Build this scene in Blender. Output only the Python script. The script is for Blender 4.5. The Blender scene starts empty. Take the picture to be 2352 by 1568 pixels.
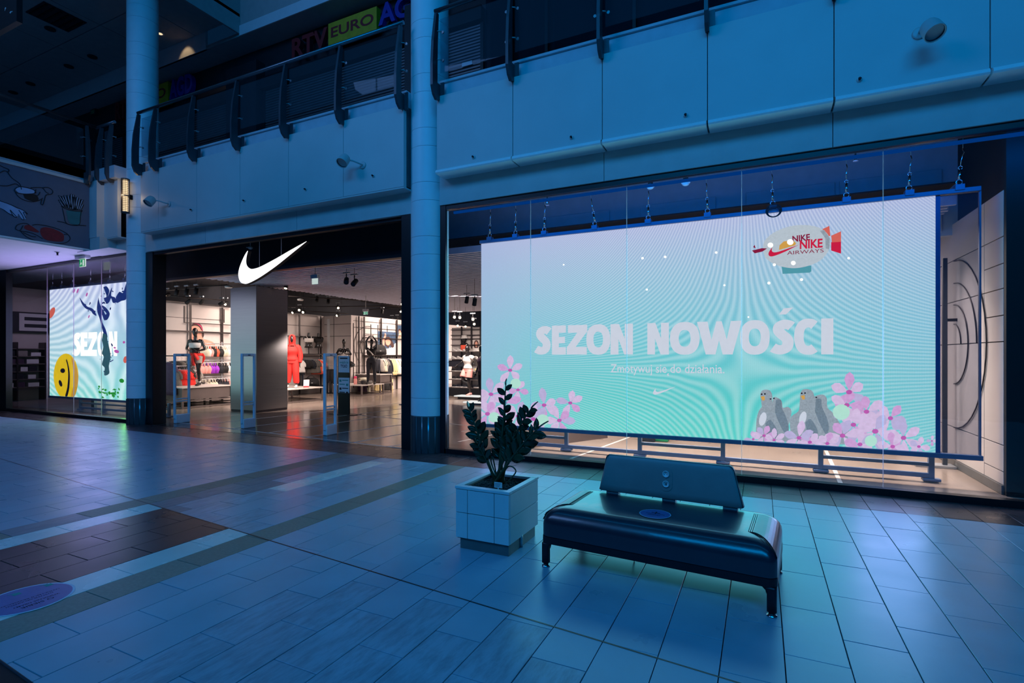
import bpy, bmesh, math, random
from mathutils import Vector, Matrix, noise as mnoise

random.seed(7)
SC = bpy.context.scene
COL = SC.collection
PI = math.pi
R = math.radians

# ------------------------------------------------------------------ camera, world, lights, exposure
CAM_H, FPX, PX0, HOR = 1.55, 1192.0, 1176.0, 816.0
YAW = math.atan2(571.0, 1191.0)
cd = bpy.data.cameras.new('camera'); cam = bpy.data.objects.new('camera', cd); COL.objects.link(cam)
cam.location = (0, 0, CAM_H); cam.rotation_euler = (PI / 2, 0, YAW)
cd.sensor_width = 36.0; cd.sensor_fit = 'HORIZONTAL'; cd.lens = 36.0 * FPX / 2352.0
cd.shift_y = (HOR - 784.0) / 2352.0; cd.clip_start = 0.05; cd.clip_end = 200
SC.camera = cam
vs = SC.view_settings
vs.view_transform = 'Standard'; vs.look = 'None'; vs.exposure = 0.0; vs.gamma = 1.0; vs.use_curve_mapping = False
cy = SC.cycles
cy.max_bounces = 7; cy.diffuse_bounces = 3; cy.glossy_bounces = 4; cy.transmission_bounces = 4; cy.transparent_max_bounces = 12
cy.caustics_reflective = False; cy.caustics_refractive = False; cy.sample_clamp_indirect = 3.0; cy.use_denoising = True
try: cy.denoiser = 'OPENIMAGEDENOISE'
except Exception: pass

W = bpy.data.worlds.new('world'); SC.world = W; W.use_nodes = True
W.node_tree.nodes['Background'].inputs[0].default_value = (0.02, 0.20, 0.60, 1)
W.node_tree.nodes['Background'].inputs[1].default_value = 0.050

def area(name, loc, look, sx, sy, power, col, spread=180):
    l = bpy.data.lights.new(name, 'AREA'); l.shape = 'RECTANGLE'; l.size = sx; l.size_y = sy; l.energy = power; l.color = col
    l.spread = R(spread)
    o = bpy.data.objects.new(name, l); COL.objects.link(o); o.location = loc
    d = Vector(look) - Vector(loc); o.rotation_euler = d.to_track_quat('-Z', 'Y').to_euler(); return o
def spot(name, loc, look, power, col, ang=60, blend=.6, rad=.06):
    l = bpy.data.lights.new(name, 'SPOT'); l.energy = power; l.color = col; l.spot_size = R(ang); l.spot_blend = blend; l.shadow_soft_size = rad
    o = bpy.data.objects.new(name, l); COL.objects.link(o); o.location = loc
    d = Vector(look) - Vector(loc); o.rotation_euler = d.to_track_quat('-Z', 'Y').to_euler(); return o

BLUE = (0.0, 0.33, 0.93)
area('atrium_fill', (1.0, -7.5, 11.5), (0.0, 5.5, 2.2), 13, 4, 1080, BLUE)  # unseen blue area light, stands in for the light over the atrium
area('bench_highlight_fill', (-1.0, 2.4, 11.0), (-1.0, 3.4, 0), 18, .7, 110, BLUE)  # added overhead strip, meant for a highlight along the bench edge
area('far_left_fill', (-13.0, -6.0, 12.0), (-11.0, 7.0, 3.0), 7, 4, 420, (0.18, 0.41, 0.98))  # added bluish fill for the left part of the facade
WARM = (1.0, 0.80, 0.70)
area('shop_light', (-13.6, 11.8, 3.45), (-15.9, 11.8, 0), 1.2, 6.0, 330, WARM, 140)
area('shop_light', (-13.0, 18.6, 3.45), (-15.0, 18.6, .5), 1.2, 7.0, 390, WARM, 150)
area('shop_light', (-9.5, 24.0, 4.3), (-12.5, 25.5, .8), 3.0, 5.0, 1300, WARM, 130)
area('shop_light', (-1.0, 8.75, 3.2), (-1.0, 8.5, 0), 6.0, .5, 260, WARM, 95)
area('shop_light', (-2.6, 12.5, 3.3), (-2.6, 12.5, 0), 6.0, 2.0, 240, WARM, 100)
area('shop_light', (-8.6, 14.6, 3.42), (-9.4, 15.9, 0), 2.2, .6, 190, WARM, 110)
area('shop_light', (0.9, 11.3, 3.3), (2.2, 9.8, .4), 1.4, 2.0, 95, WARM, 110)
# the light the two LED screens throw out, violet towards their edges and green-blue low in the middle
area('screen_light', (-1.2, 7.735, 1.9), (-1.2, 0, 1.9), 6.0, 2.9, 100, (0.02, 0.68, 0.95))
area('screen_light', (1.45, 7.733, 1.2), (1.45, 0, 1.2), .7, 1.5, 11, (0.40, 0.30, 1.0))
area('screen_light', (-3.9, 7.733, 1.2), (-3.9, 0, 1.2), .7, 1.5, 6, (0.50, 0.30, 1.0))
area('screen_light', (-16.2, 7.735, 1.9), (-16.2, 0, 1.9), 2.4, 2.4, 50, (0.34, 0.28, 1.0))
area('screen_light', (-15.8, 7.734, 2.6), (-15.8, 2.0, 9.0), 4.4, 1.2, 58, (0.48, 0.34, 1.0), 110)
area('screen_light', (-14.55, 7.733, .85), (-14.55, 0, .85), .6, .8, 13, (0.22, 1.0, 0.20))
area('bay_light', (-20.8, 9.2, 3.7), (-22.6, 8.9, 1.2), 1.2, 1.6, 15, (.80, .62, 1.0), 130)
# added blue fill behind the right window head, lights the board there
area('window_head_fill', (0.2, 7.10, 3.80), (0.2, 9.6, 3.7), 9, .05, 36, (0.0, 0.22, 1.0))

# ------------------------------------------------------------------ survey helpers (a photo pixel on a known plane)
_c, _s = math.cos(YAW), math.sin(YAW)
def _ray(u, v):
    a = (u - PX0) / FPX; return (-_s + a * _c, _c + a * _s, (HOR - v) / FPX)
def at(u, v, x=None, y=None, z=None):
    d = _ray(u, v)
    t = x / d[0] if x is not None else y / d[1] if y is not None else (z - CAM_H) / d[2]
    return Vector((d[0] * t, d[1] * t, CAM_H + d[2] * t))
def to_px(p):
    z = p[2] - CAM_H; d = -_s * p[0] + _c * p[1]; r = _c * p[0] + _s * p[1]
    if d < .05: return None
    return (PX0 + FPX * r / d, HOR - FPX * z / d, d)

# ------------------------------------------------------------------ materials
def lin(c):
    return tuple(((x / 255) / 12.92 if x / 255 <= .04045 else ((x / 255 + .055) / 1.055) ** 2.4) for x in c)
def _nt(name):
    m = bpy.data.materials.new(name); m.use_nodes = True; nt = m.node_tree
    return m, nt, nt.nodes['Principled BSDF'], nt.nodes['Material Output']
def mat(name, rgb, rough=.5, metal=0, spec=.5, var=.12, scale=6, bump=0, stretch=None, rvar=0, coat=0, objrand=0, streak=None, brush=None):
    """rgb in 0..255 sRGB as the surface looks in white light; noise gives colour grain, roughness wear and fine relief."""
    m, nt, b, out = _nt(name); N, L = nt.nodes, nt.links
    col = lin(rgb)
    geo = N.new('ShaderNodeNewGeometry'); mp = N.new('ShaderNodeMapping'); L.new(geo.outputs['Position'], mp.inputs[0])
    if stretch: mp.inputs['Scale'].default_value = stretch
    no = N.new('ShaderNodeTexNoise'); no.inputs['Scale'].default_value = scale; no.inputs['Detail'].default_value = 4
    L.new(mp.outputs[0], no.inputs['Vector'])
    rp = N.new('ShaderNodeValToRGB'); e = rp.color_ramp.elements
    e[0].position = .3; e[1].position = .7
    e[0].color = tuple(c * (1 - var) for c in col) + (1,); e[1].color = tuple(min(1, c * (1 + var)) for c in col) + (1,)
    L.new(no.outputs['Fac'], rp.inputs[0]); last = rp.outputs[0]
    if streak:
        mp2 = N.new('ShaderNodeMapping'); L.new(geo.outputs['Position'], mp2.inputs[0]); mp2.inputs['Scale'].default_value = (9, 2.2, 1)
        n2 = N.new('ShaderNodeTexNoise'); n2.inputs['Scale'].default_value = 2.2; n2.inputs['Detail'].default_value = 8; n2.inputs['Roughness'].default_value = .68
        L.new(mp2.outputs[0], n2.inputs['Vector'])
        r2 = N.new('ShaderNodeValToRGB'); r2.color_ramp.elements[0].position = .42; r2.color_ramp.elements[1].position = .64
        L.new(n2.outputs['Fac'], r2.inputs[0])
        mx = N.new('ShaderNodeMixRGB'); L.new(r2.outputs[0], mx.inputs[0]); L.new(last, mx.inputs[1]); mx.inputs[2].default_value = lin(streak) + (1,)
        last = mx.outputs[0]
    if objrand:
        oi = N.new('ShaderNodeObjectInfo'); mr = N.new('ShaderNodeMapRange'); mr.inputs[3].default_value = 1 - objrand; mr.inputs[4].default_value = 1 + objrand
        L.new(oi.outputs['Random'], mr.inputs[0])
        hs = N.new('ShaderNodeHueSaturation'); L.new(mr.outputs[0], hs.inputs['Value']); L.new(last, hs.inputs['Color']); last = hs.outputs[0]
    L.new(last, b.inputs['Base Color'])
    b.inputs['Roughness'].default_value = rough; b.inputs['Metallic'].default_value = metal; b.inputs['Specular IOR Level'].default_value = spec
    b.inputs['Coat Weight'].default_value = coat
    if rvar:
        mr2 = N.new('ShaderNodeMapRange'); mr2.inputs[3].default_value = max(.02, rough - rvar); mr2.inputs[4].default_value = rough + rvar
        L.new(no.outputs['Fac'], mr2.inputs[0]); L.new(mr2.outputs[0], b.inputs['Roughness'])
    if bump:
        bp = N.new('ShaderNodeBump'); bp.inputs['Strength'].default_value = bump; bp.inputs['Distance'].default_value = .01
        n3 = N.new('ShaderNodeTexNoise'); n3.inputs['Scale'].default_value = scale * 8; L.new(mp.outputs[0], n3.inputs['Vector'])
        L.new(n3.outputs['Fac'], bp.inputs['Height']); L.new(bp.outputs[0], b.inputs['Normal'])
    return m
def emit(name, rgb, k=1.0, var=.05, scale=20):
    m = bpy.data.materials.new(name); m.use_nodes = True; nt = m.node_tree; N, L = nt.nodes, nt.links; N.clear()
    out = N.new('ShaderNodeOutputMaterial'); e = N.new('ShaderNodeEmission')
    tc = N.new('ShaderNodeNewGeometry'); no = N.new('ShaderNodeTexNoise'); no.inputs['Scale'].default_value = scale
    L.new(tc.outputs['Position'], no.inputs['Vector'])
    mr = N.new('ShaderNodeMapRange'); mr.inputs[3].default_value = k * (1 - var); mr.inputs[4].default_value = k * (1 + var)
    L.new(no.outputs['Fac'], mr.inputs[0]); e.inputs[0].default_value = lin(rgb) + (1,); L.new(mr.outputs[0], e.inputs[1])
    L.new(e.outputs[0], out.inputs[0]); return m
def glass_mat(name, tint=(.93, .95, .96), refl=1.0, body=0.0, bodycol=(.02, .05, .08)):
    """a thin pane: see-through with a mirror sheen that grows at grazing angles"""
    m = bpy.data.materials.new(name); m.use_nodes = True; nt = m.node_tree; N, L = nt.nodes, nt.links; N.clear()
    out = N.new('ShaderNodeOutputMaterial'); tr = N.new('ShaderNodeBsdfTransparent'); gl = N.new('ShaderNodeBsdfGlossy')
    tr.inputs[0].default_value = tint + (1,); gl.inputs['Roughness'].default_value = .01; gl.inputs[0].default_value = (1, 1, 1, 1)
    lw = N.new('ShaderNodeLayerWeight'); lw.inputs[0].default_value = .5
    pw = N.new('ShaderNodeMath'); pw.operation = 'POWER'; pw.inputs[1].default_value = 5; L.new(lw.outputs['Facing'], pw.inputs[0])
    ma = N.new('ShaderNodeMath'); ma.operation = 'MULTIPLY_ADD'; ma.inputs[1].default_value = .9 * refl; ma.inputs[2].default_value = .035 * refl
    L.new(pw.outputs[0], ma.inputs[0])
    mx = N.new('ShaderNodeMixShader'); L.new(ma.outputs[0], mx.inputs[0]); L.new(tr.outputs[0], mx.inputs[1]); L.new(gl.outputs[0], mx.inputs[2])
    last = mx.outputs[0]
    if body:
        df = N.new('ShaderNodeBsdfDiffuse'); df.inputs[0].default_value = bodycol + (1,)
        m2 = N.new('ShaderNodeMixShader'); m2.inputs[0].default_value = body; L.new(last, m2.inputs[1]); L.new(df.outputs[0], m2.inputs[2]); last = m2.outputs[0]
    L.new(last, out.inputs[0]); return m

def translucent(name, rgb):
    m = bpy.data.materials.new(name); m.use_nodes = True; nt = m.node_tree; N, L = nt.nodes, nt.links; N.clear()
    out = N.new('ShaderNodeOutputMaterial'); t = N.new('ShaderNodeBsdfTranslucent'); g_ = N.new('ShaderNodeBsdfGlossy'); g_.inputs['Roughness'].default_value = .2; tr = N.new('ShaderNodeBsdfTransparent')
    t.inputs[0].default_value = lin(rgb) + (1,); mx = N.new('ShaderNodeMixShader'); mx.inputs[0].default_value = .08; L.new(t.outputs[0], mx.inputs[1]); L.new(g_.outputs[0], mx.inputs[2])
    m2 = N.new('ShaderNodeMixShader'); m2.inputs[0].default_value = .5; L.new(mx.outputs[0], m2.inputs[1]); L.new(tr.outputs[0], m2.inputs[2]); L.new(m2.outputs[0], out.inputs[0]); return m
MT = dict(
    seam=translucent('pane_edge', (214, 196, 206)),
    tile_beige=mat('tile_beige', (148, 168, 182), .31, spec=.42, var=.07, scale=2.5, rvar=.10, objrand=.05, bump=.03),
    tile_streaky=mat('tile_streaky', (150, 168, 182), .33, spec=.42, var=.08, scale=3, rvar=.10, objrand=.06, streak=(128, 142, 154), bump=.03),
    tile_grey=mat('tile_grey', (126, 132, 140), .38, var=.08, scale=3, rvar=.12, objrand=.06, streak=(108, 114, 120), bump=.03),
    tile_tan=mat('tile_tan', (134, 128, 116), .46, var=.15, scale=40, rvar=.08, objrand=.05, bump=.05),
    tile_light=mat('tile_light', (214, 212, 208), .27, var=.05, scale=3, rvar=.08, objrand=.03),
    tile_dark=mat('tile_dark', (66, 54, 56), .30, var=.18, scale=3, rvar=.10, objrand=.12),
    grout=mat('grout', (30, 30, 32), .8, var=.2, scale=20),
    shopfloor=mat('shop_floor_resin', (142, 128, 118), .20, var=.10, scale=1.3, rvar=.08),
    woodfloor=mat('court_floor_dark', (66, 54, 50), .17, var=.16, scale=3, rvar=.06, stretch=(1, 6, 1)),
    line=mat('court_line_paint', (196, 188, 182), .4, var=.06),
    panel=mat('facade_panel', (205, 206, 204), .45, var=.03, scale=2, bump=.02),
    fascia=mat('fascia_render', (198, 200, 198), .6, var=.05, scale=3, bump=.03),
    lip=mat('panel_lip', (246, 247, 246), .35, var=.03),
    slab=mat('slab_band', (190, 196, 204), .55, var=.06),
    joint=mat('joint_backing', (84, 88, 92), .8),  # grey backing behind the open joints
    ring=mat('column_ring', (240, 242, 243), .42, var=.03, scale=4),
    colbase=mat('column_base_board', (66, 66, 70), .5, var=.12),
    black=mat('black_frame', (22, 22, 26), .32, var=.1),
    blackmatt=mat('black_matt', (16, 17, 20), .6, var=.2),
    rail=mat('rail_steel', (120, 124, 130), .30, metal=.8, var=.05),
    post=mat('rail_post', (74, 78, 84), .4, metal=.4, var=.08),
    clamp=mat('clamp_steel', (150, 152, 156), .3, metal=.9),
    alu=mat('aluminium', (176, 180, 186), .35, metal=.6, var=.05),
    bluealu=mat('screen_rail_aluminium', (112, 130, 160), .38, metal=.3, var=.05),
    steel=mat('brushed_steel', (150, 150, 154), .30, metal=.9, var=.04, scale=2, stretch=(.6, .6, 14), rvar=.05),
    chrome=mat('chrome', (210, 212, 216), .12, metal=1, var=.02),
    white=mat('white_plastic', (222, 223, 224), .45, var=.03),
    gate=mat('gate_plastic', (232, 236, 240), .42, var=.03),
    shopwall=mat('shop_wall', (206, 196, 192), .7, var=.04, scale=2),
    shopdark=mat('shop_ceiling_void', (24, 25, 34), .8, var=.2),
    baffle=mat('ceiling_baffle', (214, 216, 236), .5, metal=.3, var=.08),
    rod=mat('wall_rod_metal', (60, 54, 54), .4, metal=.5),
    table=mat('display_table_metal', (104, 94, 92), .5, metal=.3, var=.08),
    tabletop=mat('display_table_top', (206, 198, 192), .5, var=.05),
    manne=mat('mannequin_gloss', (34, 31, 32), .22, var=.08, coat=.4),
    leather=mat('bench_leather', (24, 30, 46), .32, spec=1.0, coat=.35, var=.12, scale=4, bump=.05, rvar=.04),
    leather2=mat('bench_end_leather', (38, 44, 62), .38, spec=.9, coat=.12, var=.12, scale=4, bump=.05, rvar=.04),
    backleather=mat('backrest_leather', (150, 146, 144), .42, var=.08, scale=5, bump=.08),
    benchframe=mat('bench_frame', (30, 32, 40), .38, metal=.4),
    stitch=mat('stitching', (20, 20, 24), .7),
    pot=mat('planter_panel', (214, 216, 216), .42, var=.03),
    plinth=mat('planter_plinth', (112, 112, 110), .4, metal=.3, var=.12, scale=10),
    soil=mat('clay_pebbles', (50, 40, 36), .8, var=.4, scale=60),
    leaf=mat('zz_leaf', (28, 58, 38), .26, var=.25, scale=9),
    stem=mat('zz_stem', (42, 66, 42), .45, var=.2, scale=12),
    paper=mat('paper_white', (226, 226, 228), .6, var=.02),
    ink=mat('ink_dark', (34, 36, 46), .7),
    inkteal=mat('ink_teal', (58, 150, 140), .7),
    mural=mat('mural_wall', (92, 104, 124), .7, var=.04),
    muralblk=mat('mural_black_line', (18, 20, 24), .7),
    muralred=mat('mural_red', (128, 30, 40), .7, var=.15, scale=14),
    muralteal=mat('mural_teal', (30, 112, 120), .7),
    muralblue=mat('mural_light_blue', (150, 178, 214), .7),
    soffit=mat('soffit_white', (216, 214, 216), .6, var=.03),
    shutter=mat('shutter_slat', (92, 94, 98), .42, metal=.4, var=.1),
    storefront=mat('storefront_dark', (34, 36, 42), .5, var=.15),
    ceil=mat('upper_ceiling', (170, 166, 164), .8, var=.06),
    signred=mat('sign_red', (150, 26, 32), .5), signyel=mat('sign_yellow', (206, 160, 30), .5), signblue=mat('sign_blue', (26, 44, 150), .5),
    lampbody=mat('wall_lamp_body', (196, 196, 194), .4, var=.04), lampin=mat('wall_lamp_reflector', (80, 86, 98), .25, metal=.6),
    sticker=mat('sticker_blue', (76, 100, 158), .38, var=.1, scale=14), stickerrim=mat('sticker_rim', (176, 200, 216), .4),
    green=mat('exit_green', (24, 130, 84), .5),
    red=mat('cloth_red', (224, 44, 38), .8, var=.14, scale=14, bump=.1), coral=mat('cloth_coral', (238, 92, 66), .8, var=.12, scale=14),
    wht=mat('cloth_white', (224, 218, 214), .8, var=.06, scale=14, bump=.1), grey=mat('cloth_grey', (150, 144, 138), .8, var=.15, scale=30),
    navy=mat('cloth_navy', (24, 27, 38), .8, var=.2, scale=14), blk=mat('cloth_black', (20, 19, 22), .75, var=.25, scale=14),
    pink=mat('cloth_pink', (230, 156, 148), .8, var=.08, scale=14), purple=mat('cloth_purple', (150, 48, 190), .7, var=.2, scale=14),
    plum=mat('cloth_plum', (74, 54, 78), .8, var=.12, scale=14), yellow=mat('cloth_cream_yellow', (224, 204, 150), .8, var=.08, scale=14),
    sage=mat('cloth_stone', (206, 200, 178), .8, var=.08, scale=14), olive=mat('cloth_dark_grey', (92, 88, 84), .8, var=.1, scale=14),
    sole=mat('shoe_sole', (232, 228, 224), .5), hotpink=mat('bottle_pink', (232, 60, 110), .35),
    skin1=mat('poster_skin', (226, 164, 142), .6, var=.05), hair=mat('poster_hair', (74, 52, 48), .6, var=.2, scale=30), lips=mat('poster_lips', (196, 96, 96), .6),
    posterbg=mat('poster_blue', (66, 88, 116), .6, var=.25, scale=8), poster2=mat('poster_pale', (214, 202, 198), .6, var=.05),
    corridor=mat('corridor_wall', (150, 130, 132), .6, var=.04), corrdark=mat('corridor_wall_dark', (34, 28, 36), .5),
    glass=glass_mat('window_glass'), railglass=glass_mat('rail_glass', (.80, .86, .90), .3, body=.06, bodycol=(.25, .3, .34)),
    ledmesh=glass_mat('led_mesh_off', (.78, .80, .86), .5, body=.14, bodycol=(.10, .12, .18)),
    pic_white=emit('picture_white', (228, 232, 246), .92), pic_pink=emit('picture_pink', (232, 204, 240), .95, .16, 26), pic_pink2=emit('picture_magenta', (228, 176, 230), .93, .18, 24),
    pic_lav=emit('picture_lavender', (208, 194, 236), .92, .12, 22), pic_deep=emit('picture_deep_magenta', (216, 104, 196), .85, .15),
    pic_grey=emit('picture_grey', (170, 182, 194), .85, .30, 50), pic_grey2=emit('picture_dark_grey', (130, 148, 164), .85, .3, 50), pic_beak=emit('picture_orange', (236, 178, 90), .9),
    pic_green=emit('picture_pale_green', (196, 244, 226), .95), pic_dark=emit('picture_black', (24, 26, 40), .9),
    pic_ship=emit('picture_airship', (206, 216, 226), .9, .12, 40), pic_red=emit('picture_red', (226, 32, 74), .9), pic_orange=emit('picture_amber', (236, 176, 84), .9),
    pic_wine=emit('picture_wine', (150, 30, 70), .9), pic_salmon=emit('picture_salmon', (240, 112, 100), .9), pic_teal=emit('picture_gondola', (92, 170, 186), .9),
    pic_hi=emit('picture_highlight', (255, 252, 240), 1.6), pic_yel=emit('picture_yellow', (250, 208, 40), .95, .15, 10), pic_gold=emit('picture_gold', (226, 168, 60), .9, .15, 10),
    pic_navy=emit('picture_navy', (34, 58, 134), .8, .5, 12), pic_slate=emit('picture_slate_green', (56, 104, 116), .8, .5, 14), pic_leaf=emit('picture_leaf', (44, 160, 60), .9, .5, 30),
    upglass=glass_mat('upper_glass', (.6, .66, .72), .3), headglow=emit('head_reflection_glow', (0, 70, 160), .6),
    sign_white=emit('logo_sign_white', (255, 255, 255), 1.35, .0), lamp_warm=emit('lamp_warm', (255, 222, 176), 1.15, .25, 5), spot_on=emit('spot_on', (255, 226, 190), 6.0), exit_white=emit('exit_white', (220, 240, 236), .7),
    exit_green=emit('exit_green_lit', (20, 150, 96), .8), ledge=emit('light_slab', (250, 246, 240), 1.1, .0), warmglow=emit('scallop', (200, 150, 90), .3),
)

# ------------------------------------------------------------------ mesh builder
class MB:
    def __init__(s): s.v = []; s.f = []; s.mi = []; s.sm = []; s.mats = []; s.cur = 0
    def use(s, m):
        m = MT[m] if isinstance(m, str) else m
        if m not in s.mats: s.mats.append(m)
        s.cur = s.mats.index(m); return s
    def face(s, idx, smooth=False): s.f.append(tuple(idx)); s.mi.append(s.cur); s.sm.append(smooth)
    def add(s, vs, fs, smooth=False):
        o = len(s.v); s.v += [tuple(p) for p in vs]
        for f in fs: s.face([i + o for i in f], smooth)
        return s
    def box(s, x0, x1, y0, y1, z0, z1):
        vs = [(x, y, z) for z in (z0, z1) for y in (y0, y1) for x in (x0, x1)]
        return s.add(vs, [(0, 2, 3, 1), (4, 5, 7, 6), (0, 1, 5, 4), (2, 6, 7, 3), (0, 4, 6, 2), (1, 3, 7, 5)])
    def slab(s, poly, z0, z1, ch=0):
        """convex or concave polygon in XY extruded in z; ch = chamfer of the top edge"""
        n = len(poly); vs = [(x, y, z0) for x, y in poly]
        if ch:
            cx = sum(p[0] for p in poly) / n; cyy = sum(p[1] for p in poly) / n
            vs += [(x, y, z1 - ch) for x, y in poly]
            vs += [(x + (ch if x < cx else -ch), y + (ch if y < cyy else -ch), z1) for x, y in poly]; k = 2
        else: vs += [(x, y, z1) for x, y in poly]; k = 1
        fs = [tuple(range(k * n, k * n + n))]
        for r_ in range(k):
            for i in range(n):
                j = (i + 1) % n; fs.append((r_ * n + i, r_ * n + j, (r_ + 1) * n + j, (r_ + 1) * n + i))
        return s.add(vs, fs)
    def prism(s, poly, axis, a, b):
        """polygon extruded along an axis: 'x' takes (y,z), 'y' takes (x,z), 'z' takes (x,y)"""
        def P(p, t): return (t, p[0], p[1]) if axis == 'x' else (p[0], t, p[1]) if axis == 'y' else (p[0], p[1], t)
        n = len(poly); vs = [P(p, a) for p in poly] + [P(p, b) for p in poly]
        fs = [tuple(range(n - 1, -1, -1)), tuple(range(n, 2 * n))] + [(i, (i + 1) % n, n + (i + 1) % n, n + i) for i in range(n)]
        return s.add(vs, fs)
    def loft(s, rings, cap=True, smooth=True, closed=True):
        n = len(rings[0]); o = len(s.v)
        for r_ in rings: s.v += [tuple(p) for p in r_]
        for k in range(len(rings) - 1):
            for i in range(n if closed else n - 1):
                j = (i + 1) % n; s.face((o + k * n + i, o + k * n + j, o + (k + 1) * n + j, o + (k + 1) * n + i), smooth)
        if cap and closed:
            s.face(tuple(o + i for i in range(n - 1, -1, -1))); s.face(tuple(o + (len(rings) - 1) * n + i for i in range(n)))
        return s
    def tube(s, pts, r, seg=8, cap=True, flat=1.0, up=None):
        pts = [Vector(p) for p in pts]; rs = r if isinstance(r, (list, tuple)) else [r] * len(pts); rings = []
        prev = None
        for i, p in enumerate(pts):
            t = (pts[min(i + 1, len(pts) - 1)] - pts[max(i - 1, 0)])
            t = t.normalized() if t.length > 1e-9 else Vector((0, 0, 1))
            if prev is None:
                ref = Vector(up) if up else (Vector((0, 0, 1)) if abs(t.z) < .9 else Vector((1, 0, 0)))
                n1 = t.cross(ref).normalized()
            else:
                n1 = prev - t * prev.dot(t); n1 = n1.normalized() if n1.length > 1e-6 else t.orthogonal().normalized()
            prev = n1; n2 = t.cross(n1)
            rings.append([p + (n1 * math.cos(2 * PI * k / seg) + n2 * math.sin(2 * PI * k / seg) * flat) * rs[i] for k in range(seg)])
        return s.loft(rings, cap)
    def lathe(s, prof, c=(0, 0, 0), axis=(0, 0, 1), seg=20, cap=True):
        q = Vector((0, 0, 1)).rotation_difference(Vector(axis).normalized()); c = Vector(c)
        return s.loft([[c + q @ Vector((r_ * math.cos(2 * PI * k / seg), r_ * math.sin(2 * PI * k / seg), z)) for k in range(seg)] for r_, z in prof], cap)
    def ell(s, c, rx, ry, rz, seg=14, rings=9, rot=None):
        c = Vector(c); rr = []
        for i in range(rings + 1):
            a = -PI / 2 + PI * i / rings; a = max(-1.54, min(1.54, a))
            ring = []
            for k in range(seg):
                p = Vector((rx * math.cos(a) * math.cos(2 * PI * k / seg), ry * math.cos(a) * math.sin(2 * PI * k / seg), rz * math.sin(a)))
                ring.append(c + (rot @ p if rot else p))
            rr.append(ring)
        return s.loft(rr)
    def poly(s, pts, d=(0, 0, 0)):
        """flat sheet with a small real thickness d"""
        n = len(pts); a = [Vector(p) for p in pts]; b = [p + Vector(d) for p in a]
        return s.add(a + b, [tuple(range(n)), tuple(range(2 * n - 1, n - 1, -1))] + [(i, n + i, n + (i + 1) % n, (i + 1) % n) for i in range(n)])
    def xf(s, M): s.v = [tuple(M @ Vector(p)) for p in s.v]; return s
    def mesh(s, name):
        me = bpy.data.meshes.new(name); me.from_pydata(s.v, [], s.f)
        for m in (s.mats or [MT['white']]): me.materials.append(m)
        me.polygons.foreach_set('material_index', s.mi); me.polygons.foreach_set('use_smooth', s.sm); me.update(); return me

ORG = {}
def org(o): return ORG.get(o.name, Vector((0, 0, 0))) if o else Vector((0, 0, 0))
def name_of(n): return n
def part(name, mb, m=None, parent=None, local=False, bev=0, seg=2):
    """one mesh object; vertices are given in world space unless local"""
    if m: mb.mats = [MT[m] if isinstance(m, str) else m]; mb.mi = [0] * len(mb.f)
    o0 = org(parent)
    if not local and parent: mb.v = [(p[0] - o0[0], p[1] - o0[1], p[2] - o0[2]) for p in mb.v]
    o = bpy.data.objects.new(name, mb.mesh(name)); COL.objects.link(o)
    if parent: o.parent = parent; ORG[o.name] = o0 if not local else o0
    if bev:
        b = o.modifiers.new('bevel', 'BEVEL'); b.width = bev; b.segments = seg; b.limit_method = 'ANGLE'; b.angle_limit = R(35)
    return o
def tag(o, label, cat, group=None):
    o['label'] = label; o['category'] = cat
    if group: o['group'] = group
    return o
def thing(name, label, cat, loc=(0, 0, 0), group=None, rz=0):
    o = bpy.data.objects.new(name, None); COL.objects.link(o); o.location = loc; o.rotation_euler = (0, 0, rz); o.empty_display_size = .1
    ORG[o.name] = Vector(loc); return tag(o, label, cat, group)
def struct(name, mb=None, m=None, parent=None, bev=0, loc=None):
    if mb is None:
        o = bpy.data.objects.new(name, None); COL.objects.link(o); o.empty_display_size = .1
    else: o = part(name, mb, m, parent, bev=bev)
    if not parent: o['kind'] = 'structure'
    return o
def dup(root, loc, rz=0, label=None, group=None, scale=None):
    r = root.copy(); COL.objects.link(r); r.location = loc; r.rotation_euler = (0, 0, rz)
    if scale: r.scale = (scale,) * 3
    if label: r['label'] = label
    if group: r['group'] = group
    for ch in list(root.children):
        c = ch.copy(); COL.objects.link(c); c.parent = r
        for g in list(ch.children):
            d = g.copy(); COL.objects.link(d); d.parent = c
    return r
def share(name, me, parent, loc, rot=None, mat_=None):
    o = bpy.data.objects.new(name, me); COL.objects.link(o); o.parent = parent; o.location = loc
    if rot: o.rotation_euler = rot
    return o
_txt = {}
def text_geo(t, bold=0.0, extrude=0.0):
    k = (t, bold, extrude)
    if k not in _txt:
        cu = bpy.data.curves.new('lettering', 'FONT'); cu.body = t; cu.size = 1; cu.offset = bold; cu.extrude = extrude; cu.resolution_u = 4
        o = bpy.data.objects.new('lettering', cu); COL.objects.link(o)
        dg = bpy.context.evaluated_depsgraph_get(); me = bpy.data.meshes.new_from_object(o.evaluated_get(dg))
        vs = [v.co.copy() for v in me.vertices]; fs = [tuple(p.vertices) for p in me.polygons]
        bpy.data.objects.remove(o); bpy.data.curves.remove(cu); bpy.data.meshes.remove(me)
        _txt[k] = (vs, fs)
    return _txt[k]
def letters(mb, t, o, U, V, w, h, bold=0.0, depth=0.0):
    """text fitted into a w x h box whose lower left corner is o; U and V are its directions"""
    vs, fs = text_geo(t, bold, .5 if depth else 0)
    x0 = min(v.x for v in vs); x1 = max(v.x for v in vs); y0 = min(v.y for v in vs); y1 = max(v.y for v in vs)
    U = Vector(U).normalized(); V = Vector(V).normalized(); N = U.cross(V); o = Vector(o)
    return mb.add([o + U * ((v.x - x0) / (x1 - x0) * w) + V * ((v.y - y0) / (y1 - y0) * h) + N * (v.z * depth) for v in vs], fs)
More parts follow.
